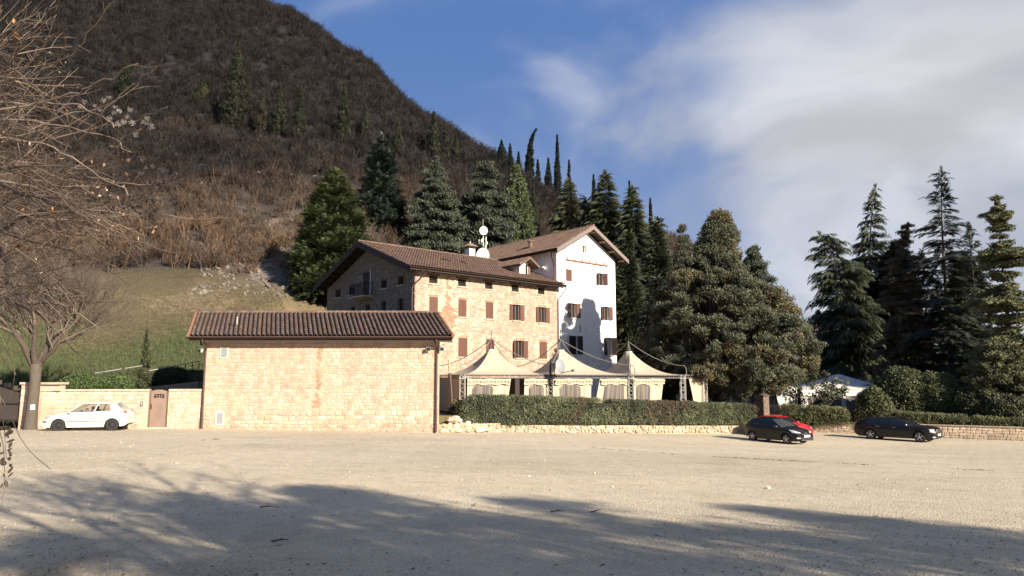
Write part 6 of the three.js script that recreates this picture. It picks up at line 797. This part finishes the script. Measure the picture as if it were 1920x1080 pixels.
{
  const geos = [bareBush(601, 5), bareBush(602, 6), bareBush(603, 4, 1), bareBush(604, 5, 1)], lists = geos.map(() => []), R = rnd(610); let n = 0, guard = 0;
  while (n < 24000 && guard++ < 300000) {
    const t = lerp(-.98, .36, R()), d = Math.sqrt(lerp(66 * 66, 262 * 262, R())), x = t * d, z = -d, y = H(x, z), [u, w] = inHouse(x, z); if (u > -3 && u < 26 && w < 4 && w > -19) continue; if (t < -.22 && d < 73 + 5 * fbm(x * .1, 5, 3, 2)) continue; if (t > -.22 && d < 78) continue;
    const scree = sstep(.5, .6, fbm(x * .3 + 40, y * .3 + d * .1, 6, 4)) * sstep(-.45, -.36, t) * sstep(-.22, -.29, t) * sstep(120, 98, d); if (R() < scree * .75) continue;
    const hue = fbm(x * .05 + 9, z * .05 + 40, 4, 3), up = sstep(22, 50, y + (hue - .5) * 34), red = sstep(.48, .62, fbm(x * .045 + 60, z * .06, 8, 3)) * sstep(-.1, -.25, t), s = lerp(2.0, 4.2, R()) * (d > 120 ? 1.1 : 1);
    let c = mixc(col(.082, .052, .032), col(.125, .075, .042), red * .75); c = mixc(c, col(.1, .085, .068), R() < .2 ? .6 : 0); c = mixc(c, col(.0095, .0066, .0048), up * .97); c.multiplyScalar(lerp(.65, 1.25, R()));  // bushes higher up get a darker colour
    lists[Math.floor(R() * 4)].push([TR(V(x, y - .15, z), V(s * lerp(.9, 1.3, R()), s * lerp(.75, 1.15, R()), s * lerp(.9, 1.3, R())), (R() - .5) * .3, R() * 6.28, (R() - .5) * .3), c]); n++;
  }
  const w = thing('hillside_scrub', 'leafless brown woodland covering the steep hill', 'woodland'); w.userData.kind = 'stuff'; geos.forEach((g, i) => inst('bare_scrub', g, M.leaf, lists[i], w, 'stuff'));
  // pale rocks of the scree
  const rk = [], rg = new THREE.DodecahedronGeometry(.5, 0); while (rk.length < 1300) { const t = lerp(-.46, -.2, R()), d = lerp(70, 122, R()), x = t * d, y = H(x, -d); if (fbm(x * .3 + 40, y * .3 + d * .1, 6, 4) < .49) continue; const s = lerp(.2, .9, R() * R()); rk.push([TR(V(x, y + .05, -d), V(s, s * .6, s), ...anyTurn(R)), col(.2, .17, .135).multiplyScalar(lerp(.5, 1.2, R()))]); }
  tag(inst('scree', rg, S(col(1, 1, 1), { roughness: 1, map: T.mottle }), rk, scene, 'stuff'), 'pale loose rocks between the bare trees on the slope', 'rocks');
  // grass on the bank
  const bl = (seed) => { const Q = rnd(seed), g = new GB(); for (let i = 0; i < 12; i++) { const a = Q() * 6.28, r = Q() * .5, p = V(Math.cos(a) * r, 0, Math.sin(a) * r), s = V(Q() - .5, 0, Q() - .5).normalize().multiplyScalar(.05); g.tri(p.clone().sub(s), p.clone().add(s), p.clone().add(V((Q() - .5) * .7, lerp(.5, 1, Q()), (Q() - .5) * .7))); } return g.geo(); };
  const gl = [[], []], gg = [bl(1), bl(2)]; for (let i = 0; i < 60000; i++) { const t = lerp(-.78, -.16, R()), d = lerp(41.5, 78, R()), x = t * d; if (d < pw(BD, t) + .2) continue; const n = fbm(x * .12, d * .12, 3, 4), green = sstep(68, 54, d + (n - .5) * 26), [u, w] = inHouse(x, -d); if (u > -1 && w < 2) continue; const s = lerp(.14, .42, R()) * lerp(.6, 1, green); gl[i % 2].push([TR(V(x, H(x, -d) - .02, -d), s, 0, R() * 6, 0), mixc(mixc(col(.115, .085, .045), col(.08, .07, .03), R()), mixc(col(.04, .062, .016), col(.08, .094, .032), R()), green * (R() < .85 ? 1 : .2))]); }
  const gr = thing('bank_grass', 'rough green and dry brown grass on the bank behind the wall', 'grass'); gr.userData.kind = 'stuff'; gg.forEach((g, i) => inst('grass', g, M.leaf, gl[i], gr, 'stuff'));
}
// ---- bare branching trees ----
function bareTree(name, label, p, o) {
  const R = rnd(o.seed), t = thing(name, label, 'tree', [p.x, p.y, p.z], 0, o.grp), big = new GB(), twig = new GB(); let count = 0;
  const grow = (a, d, r, len, lvl) => { const n = 4, pts = [a], dir = d.clone(); let q = a; for (let i = 0; i < n; i++) { dir.add(V((R() - .5) * o.crook, (R() - .5) * o.crook + o.rise, (R() - .5) * o.crook)).normalize(); q = q.clone().addScaledVector(dir, len / n); pts.push(q); }
    (lvl < 2 ? big : twig).tube(pts, (k) => r * lerp(1, .55, k), lvl < 2 ? 7 : lvl < 4 ? 4 : 3, null, false); if (lvl >= o.levels || r < .004) return; const kids = lvl === 0 ? 0 : o.kids + (R() < .5 ? 1 : 0);
    for (let i = 0; i < kids; i++) { const f = lerp(.35, 1, (i + R()) / kids), k = Math.min(n - 1, Math.floor(f * n)), b = pts[k].clone().lerp(pts[k + 1], f * n - k), sd = V(R() - .5, R() * .4, R() - .5).normalize(), nd = dir.clone().multiplyScalar(.75).addScaledVector(sd, o.spread).normalize(); grow(b, nd, r * lerp(.42, .58, R()), len * lerp(.55, .85, R()), lvl + 1); count++; } grow(q, dir, r * .55, len * .7, lvl + 1); };
  mesh('trunk', new GB().tube(o.trunk.map((v) => V(...v)), o.tr, 12), o.mat || M.bark, t); for (const [a, d, r, l] of o.limbs) grow(V(...a), V(...d).normalize(), r, l, 1); mesh('limb', big, o.limbMat || o.mat || M.bark, t); mesh('twig', twig, o.twigMat || M.bark, t, 'stuff'); return t;
}
{
  const p = V(-25.9, G(-25.9, 38.5), -38.5); M.twigGrey = S(col(.11, .085, .065), { roughness: 1 });
  const t = bareTree('bare_tree', 'leafless pruned tree with thick trunk left of the white hatchback', p, { seed: 701, trunk: [[0, -.3, 0], [0, .15, 0], [.02, 1.2, 0], [.05, 2.6, 0], [.02, 3.5, 0]], tr: [.42, .32, .275, .26, .3], limbs: [[[-.1, 3.4, 0], [-.55, 1, .1], .2, 2.6], [[.05, 3.5, .1], [-.1, 1, .5], .17, 2.2], [[.15, 3.45, 0], [.5, 1, -.1], .2, 2.4], [[.1, 3.5, -.1], [.15, 1, -.5], .15, 2.4], [[.2, 3.6, 0], [1.0, .7, .3], .13, 2.2]], kids: 3, levels: 6, spread: .75, crook: .34, rise: .03, mat: M.bark, limbMat: M.barkDark, twigMat: M.twigGrey });
  mesh('paint_mark', new GB().tube([V(.1, 1.05, .02), V(.1, 1.3, .02)], .28, 12).geo().clone(), M.whitePaint, t).scale.set(1, 1, 1); t.children[t.children.length - 1].geometry = new THREE.CylinderGeometry(.288, .298, .26, 10, 1, true, .25, .7).translate(.03, 1.2, 0);
}
// ---- trees out of frame to the right and behind, whose shade falls across the foreground ----
{
  const B = (x, z, s, l, Hh) => bareTree('shade_tree', l, V(x, G(x, -z), z), { seed: s, trunk: [[0, -.3, 0], [.05, 1.5, 0], [0, 3, 0]], tr: [.3, .24, .2], limbs: [[[0, 2.8, 0], [-.5, 1, .1], .14, Hh * .3], [[0, 2.9, 0], [.5, 1, .3], .14, Hh * .3], [[0, 3, 0], [0, 1, -.4], .13, Hh * .33], [[0, 3, 0], [.1, 1, .1], .13, Hh * .36]], kids: 2, levels: 5, spread: .7, crook: .3, rise: .04, mat: M.bark, twigMat: M.twigGrey, grp: null });
  const P = (x, z, s, l, Hh, r) => padTree('shade_tree', l, { p: V(x, G(x, -z), z), seed: s, geos: CL.leaf, tr: .25, pads: 90, per: 20, pr: [.4, .95], flat: .6, sp: .6, c1: col(.03, .04, .015), c2: col(.09, .1, .04), env: [[2.2, -r * .6, r * .6], [Hh * .4, -r, r], [Hh * .7, -r * .85, r * .85], [Hh * .92, -r * .45, r * .45], [Hh, -.2, .2]] });
  P(9.0, 3.4, 730, 'leafy evergreen tree out of frame at the left end of the row', 8.8, 2.0); B(5.5, 1.2, 721, 'leafless tree out of frame nearest the camera on the right', 9); B(9.5, 4.5, 722, 'leafless tree out of frame, second along the car park edge', 9.5); B(3.5, 5.5, 723, 'leafless tree out of frame close behind the camera', 8.6);
  P(13.8, 5.6, 731, 'leafy evergreen tree out of frame, first of the row on the right', 10.9, 2.6); P(18.4, 7.4, 732, 'leafy evergreen tree out of frame, second of the row on the right', 11.0, 2.7); P(23.2, 9.2, 733, 'leafy evergreen tree out of frame, third of the row on the right', 11.6, 2.8); P(11.2, 9.4, 734, 'leafy evergreen tree out of frame behind the row on the right', 10.3, 2.6); P(16, 11.6, 735, 'leafy evergreen tree out of frame far behind the camera', 10.5, 2.8); P(28, 11.5, 736, 'leafy evergreen tree out of frame, last of the row on the right', 10.1, 2.8);
}

// ================= close to the camera =================
{ // bare thorny shrub reaching in from the left
  const R = rnd(801), t = thing('bare_shrub', 'leafless tangled shrub with pale twigs and fluffy seed heads reaching in from the left', 'shrub', [-4.6, 0, -5]), loc = (p) => p.clone().sub(t.position);
  const tan = S(col(.25, .185, .13), { roughness: .8 }), brown = S(col(.13, .09, .062), { roughness: .9 }), dark = S(col(.05, .036, .028), { roughness: .9 });
  const curve = (pts, d0, d1) => new THREE.CatmullRomCurve3(pts.map(([x, y], i) => loc(at(x, y, lerp(d0, d1, i / (pts.length - 1))))));
  const main = [[[-90, 175], [60, 140], [120, 108], [165, 65], [208, 5]], [[-80, 200], [95, 194], [170, 208], [215, 238]], [[-60, 215], [120, 180], [190, 152], [256, 120]], [[150, 262], [185, 220], [235, 172], [291, 127]], [[100, 262], [185, 240], [250, 225], [314, 202]], [[-90, 315], [115, 310], [175, 308], [230, 288]], [[-90, 222], [70, 228], [130, 240], [200, 255], [245, 285]], [[40, 300], [100, 312], [180, 318], [240, 342], [338, 348]], [[150, 325], [240, 345], [300, 340], [332, 326]], [[-80, 325], [80, 352], [150, 378], [235, 393], [340, 408], [440, 408]], [[-80, 290], [60, 335], [150, 400], [250, 450], [338, 474]], [[-60, 350], [50, 420], [130, 470], [220, 500]], [[-70, 260], [40, 262], [120, 285], [190, 330], [245, 365]], [[-50, 150], [20, 130], [60, 160], [90, 190]]];
  const cs = []; const rough = (c, r0, seed) => { const q = rnd(seed), p = c.getPoints(16); return p.map((v) => v.clone().add(V((q() - .5) * .03, (q() - .5) * .03, (q() - .5) * .04))); };
  main.forEach((m, i) => { const d = lerp(4.4, 5.8, R()), c = curve(m, d + .5, d); cs.push(c); mesh('branch', new GB().tube(rough(c, 0, i + 5), (k) => lerp(.009, .0035, k), 5), R() < .7 ? tan : brown, t); });
  { const thick = [[[-130, 480], [-20, 440], [60, 400], [110, 395]], [[-90, 400], [0, 470], [20, 540], [60, 590]], [[-120, 300], [-40, 330], [40, 360], [130, 392]]]; thick.forEach((m) => { const c = curve(m, 5.4, 5); cs.push(c); mesh('branch', new GB().tube(rough(c, 0, 3), (k) => lerp(.022, .008, k), 6), dark, t); }); }
  const tw = [new GB(), new GB(), new GB()]; const shoot = (x, y, len, ang, d, r, gb, cv) => { const pts = []; let a = ang; for (let i = 0; i <= 6; i++) { pts.push([x, y]); x += Math.cos(a) * len / 6; y += Math.sin(a) * len / 6; a += cv / 6 + (R() - .5) * .42; } const c = curve(pts, d, d + (R() - .5) * .9); gb.tube(c.getPoints(9), (k) => lerp(r, r * .35, k), 4, null, false); return c; };
  for (let i = 0; i < 300; i++) { const y = 60 + 520 * Math.pow(R(), .75), d = lerp(4.3, 7.2, R()), x = lerp(-140, 60, R()) + (y > 330 ? 25 : 0), c = shoot(x, y, lerp(80, 320, R() * R() + .05) * (y > 250 && y < 480 ? 1.05 : .75), lerp(-.85, .8, R()) + (y - 330) / 1000, d, lerp(.0025, .0055, R()), tw[R() < .4 ? 0 : R() < .75 ? 1 : 2], lerp(-.5, .6, R())); cs.push(c); }
  for (let i = 0; i < 2400; i++) { const c = cs[Math.floor(R() * cs.length)], k = lerp(.2, 1, R()), a = c.getPoint(k), tg = c.getTangent(k), d = tg.add(V(R() - .5, R() - .5, R() - .5).multiplyScalar(1.7)).normalize(), L = lerp(.06, .3, R() * R()), b = a.clone().addScaledVector(d, L), m = a.clone().lerp(b, .5).add(V((R() - .5) * .03, (R() - .5) * .03, 0)); tw[R() < .35 ? 0 : R() < .8 ? 1 : 2].tube([a, m, b], (q) => lerp(.0026, .001, q), 3, null, false); }
  tw.forEach((g, i) => mesh('twig', g, [tan, brown, dark][i], t, 'stuff'));
  const head = (seed) => { const q = rnd(seed), g = new GB(); for (let i = 0; i < 70; i++) { const d = V(q() - .5, q() - .5, q() - .5).normalize(), s = V(q() - .5, q() - .5, q() - .5).cross(d).normalize().multiplyScalar(.07), b = d.clone().multiplyScalar(lerp(.6, 1, q())); g.tri(s.clone().multiplyScalar(-1), s, b).tri(b.clone().addScaledVector(s, -1), b.clone().add(s), d.clone().multiplyScalar(.35)); } return g.geo(); };
  const hg = [head(1), head(2)], hm = S(col(.36, .32, .28), { roughness: 1, side: THREE.DoubleSide }), hb = S(col(.17, .13, .1), { roughness: 1, side: THREE.DoubleSide });
  const put = (px, py, r, m, d) => { const h = mesh('seed_head', hg[Math.floor(R() * 2)], m, t); h.position.copy(loc(at(px, py, d))); h.scale.setScalar(r); h.rotation.set(R() * 6, R() * 6, R() * 6); };
  [[158, 190], [178, 198], [193, 188], [205, 183], [213, 211], [218, 203], [224, 208], [238, 219], [243, 205], [222, 232], [232, 229], [248, 230], [255, 252], [270, 229], [280, 231], [284, 238], [276, 222], [186, 205], [206, 222], [150, 200]].forEach(([x, y]) => put(x, y, lerp(.018, .03, R()), hm, 4.9 + R() * .3));
  for (let i = 0; i < 26; i++) put(lerp(262, 335, R()), lerp(268, 335, R()), lerp(.012, .026, R()), R() < .5 ? hm : hb, 5.2); for (let i = 0; i < 60; i++) put(lerp(150, 305, R()), lerp(330, 415, Math.sqrt(R())), lerp(.012, .03, R()), hb, 5.4); for (let i = 0; i < 40; i++) put(lerp(245, 305, R()), lerp(360, 412, R()), lerp(.018, .032, R()), hm.clone ? hb : hb, 5.3);
  const lm = [S(col(.5, .24, .09), { roughness: .7, side: THREE.DoubleSide }), S(col(.62, .52, .34), { roughness: .7, side: THREE.DoubleSide }), S(col(.22, .14, .09), { roughness: .8, side: THREE.DoubleSide })];
  const lg = (() => { const g = new GB(); for (let i = 0; i < 4; i++) { const a = -1 + i * .5, b = a + .5, w = (x) => .45 * (1 - x * x), z = (x) => .25 * x * x; for (const s of [-1, 1]) g.quad(V(a, z(a), 0), V(b, z(b), 0), V(b, z(b) + .15, s * w(b)), V(a, z(a) + .15, s * w(a))); } return g.geo(); })();
  const leaf = (px, py, r, m, d) => { const h = mesh('dry_leaf', lg, m, t); h.position.copy(loc(at(px, py, d))); h.scale.setScalar(r); h.rotation.set(R() * 6, R() * 6, R() * 6); };
  [[27, 40], [31, 67], [34, 64], [95, 394], [97, 390], [42, 396], [52, 402]].forEach(([x, y]) => leaf(x, y, .025, lm[0], 4.9)); [[118, 160], [94, 98], [55, 270], [108, 296], [116, 298], [134, 326], [184, 350], [188, 366], [160, 363], [200, 357], [204, 336], [225, 271], [98, 178], [110, 135], [124, 118], [145, 165], [260, 448], [78, 510], [68, 484]].forEach(([x, y]) => leaf(x, y, lerp(.012, .02, R()), lm[1], 4.8)); for (let i = 0; i < 90; i++) leaf(lerp(140, 300, R()), lerp(300, 440, R()), lerp(.012, .022, R()), lm[2], 5.3);
}
{ // hanging bare stem low on the left
  const R = rnd(820), t = thing('hanging_stem', 'thin dry hanging stems with curled leaves at the lower left edge', 'stem', [-3.3, 0, -4.6]), loc = (p) => p.clone().sub(t.position), m = S(col(.2, .15, .11), { roughness: 1 }), dk = S(col(.12, .08, .055), { roughness: 1, side: THREE.DoubleSide });
  [[[-30, 700], [10, 760], [38, 820], [60, 850], [95, 880]], [[-20, 760], [5, 830], [8, 900], [2, 960]], [[-30, 640], [-5, 720], [6, 790], [12, 860]]].forEach((p) => mesh('stem', new GB().tube(new THREE.CatmullRomCurve3(p.map(([x, y]) => loc(at(x, y, 4.6)))).getPoints(14), (k) => lerp(.004, .0018, k), 4), m, t));
  for (let i = 0; i < 26; i++) { const g = new THREE.SphereGeometry(1, 5, 4), h = mesh('dry_leaf', g, dk, t), k = R(); h.position.copy(loc(at(lerp(-6, 22, R()), lerp(780, 940, k), 4.6))); h.scale.set(lerp(.008, .02, R()), lerp(.012, .026, R()), .006); h.rotation.set(R() * 3, R() * 3, R() * 3); }
}
{ // loose stones, litter, tracks
  const R = rnd(830), pg = [0, 1, 2].map((k) => { const g = new THREE.IcosahedronGeometry(.5, 0), q = rnd(840 + k), P = g.attributes.position, mp = {}; for (let i = 0; i < P.count; i++) { const key = [P.getX(i), P.getY(i), P.getZ(i)].map((v) => v.toFixed(3)).join(); const s = mp[key] ??= lerp(.7, 1.2, q()); P.setXYZ(i, P.getX(i) * s, P.getY(i) * s * .7, P.getZ(i) * s); } g.computeVertexNormals(); return g; }), L = [[], [], []];
  for (let i = 0; i < 30000; i++) { const d = 4.2 + 38 * Math.pow(R(), 1.7), x = lerp(-.8, .8, R()) * d; const s = lerp(.01, .028, R() * R()) * (R() < .015 ? 2.2 : 1) * (d > 15 ? 1.5 : 1), w = R(), c = w < .75 ? col(.4, .335, .24) : w < .9 ? col(.52, .45, .34) : col(.2, .16, .115); if (fbm(x * .4, d * .25, 3, 3) < .36) continue; L[i % 3].push([TR(V(x, G(x, d) + s * .12, -d), s, 0, R() * 6, 0), c.multiplyScalar(lerp(.7, 1.2, R()))]); }
  const p = thing('loose_stones', 'scattered small loose stones on the gravel car park', 'gravel'); p.userData.kind = 'stuff'; const pm = S(col(1, 1, 1), { roughness: 1 }); pg.forEach((g, i) => inst('pebble', g, pm, L[i], p, 'stuff'));
  const lf = [[], []], lg = [new GB().quad(V(-.5, 0, -.25), V(.5, .12, -.2), V(.45, .0, .25), V(-.45, .15, .2)).geo(), new GB().tube([V(-.5, .05, 0), V(0, .1, .06), V(.5, .04, 0)], .03, 4).geo()];
  const dk = () => mixc(col(.05, .035, .025), col(.16, .1, .06), R()); const add = (x, d, s, k) => lf[k].push([TR(V(x, G(x, d) + .006, -d), s, 0, R() * 6, 0), dk()]);
  for (let i = 0; i < 2200; i++) { const d = 4 + 30 * Math.pow(R(), 2.4), x = lerp(-.78, .78, Math.pow(R(), 1 + .8 * sstep(16, 5, d))) * d; add(x, d, lerp(.02, .07, R() * R()), R() < .75 ? 0 : 1); } for (let i = 0; i < 900; i++) { const d = lerp(4.2, 9, R()), x = -d * lerp(.8, .3, Math.pow(R(), 1.6)); if (fbm(x * 1.3 + 80, d * 1.3 + 40, 12, 3) > .36) add(x, d, lerp(.015, .06, R() * R()), R() < .65 ? 0 : 1); }
  for (const [a, b, n, w] of [[onGround(1080, 838), onGround(1270, 853), 90, .25], [onGround(1330, 856), onGround(1930, 886), 600, .22], [onGround(870, 817), onGround(1270, 852), 70, .3], [onGround(1660, 831), onGround(1790, 836), 60, .4], [onGround(380, 824), onGround(420, 824), 60, .25]]) for (let i = 0; i < n * .6; i++) { const k = R(), x = lerp(a.x, b.x, k) + (R() - .5) * w, d = -lerp(a.z, b.z, k) + (R() - .5) * w * 2; if (fbm(k * 9 + a.x, 3, 5, 2) > .42) add(x, d, lerp(.04, .11, R()), 0); }
  const l = thing('fallen_litter', 'dry leaves and broken twigs scattered over the gravel', 'leaf litter'); l.userData.kind = 'stuff'; lg.forEach((g, i) => inst('litter', g, M.leaf, lf[i], l, 'stuff'));
  [[525, 1016, .2, .3, 'dark broken stick lying in the shade, lower left of centre'], [505, 953, .34, -.3, 'forked dry stick on the gravel left of centre'], [1044, 961, .2, 0, 'short dark stick in the shade, left one of two'], [1115, 961, .16, .5, 'short dark stick in the shade, right one of two']].forEach(([px, py, s, a, lb], i) => { const q = onGround(px, py), k = thing('fallen_stick', lb, 'stick', [q.x, q.y + .012, q.z], a); mesh('stick', new GB().tube([V(-.5 * s, .0, 0), V(-.1 * s, .02, .03), V(.5 * s, .01, -.02)], (f) => lerp(.012, .006, f), 6).tube([V(-.1 * s, .02, .03), V(.15 * s, .05, .12)], .006, 5), M.barkDark, k); });
  [[630, 966, .07, 'pale fist sized stone in the shade right of the forked stick'], [452, 887, .04, 'small dark stone beside the tip of the branch shadow'], [1440, 916, .06, 'lone dark stone on the sunlit gravel at right'], [891, 948, .05, 'pale stone at the edge of the shade']].forEach(([px, py, s, lb], i) => { const q = onGround(px, py), k = thing('loose_stone', lb, 'stone', [q.x, q.y + s * .2, q.z]); const o = mesh('stone', pg[i % 3], S(i % 2 ? col(.2, .17, .13) : col(.55, .48, .38), { roughness: 1 }), k); o.scale.setScalar(s * 2); });
}

renderer.render(scene, camera);
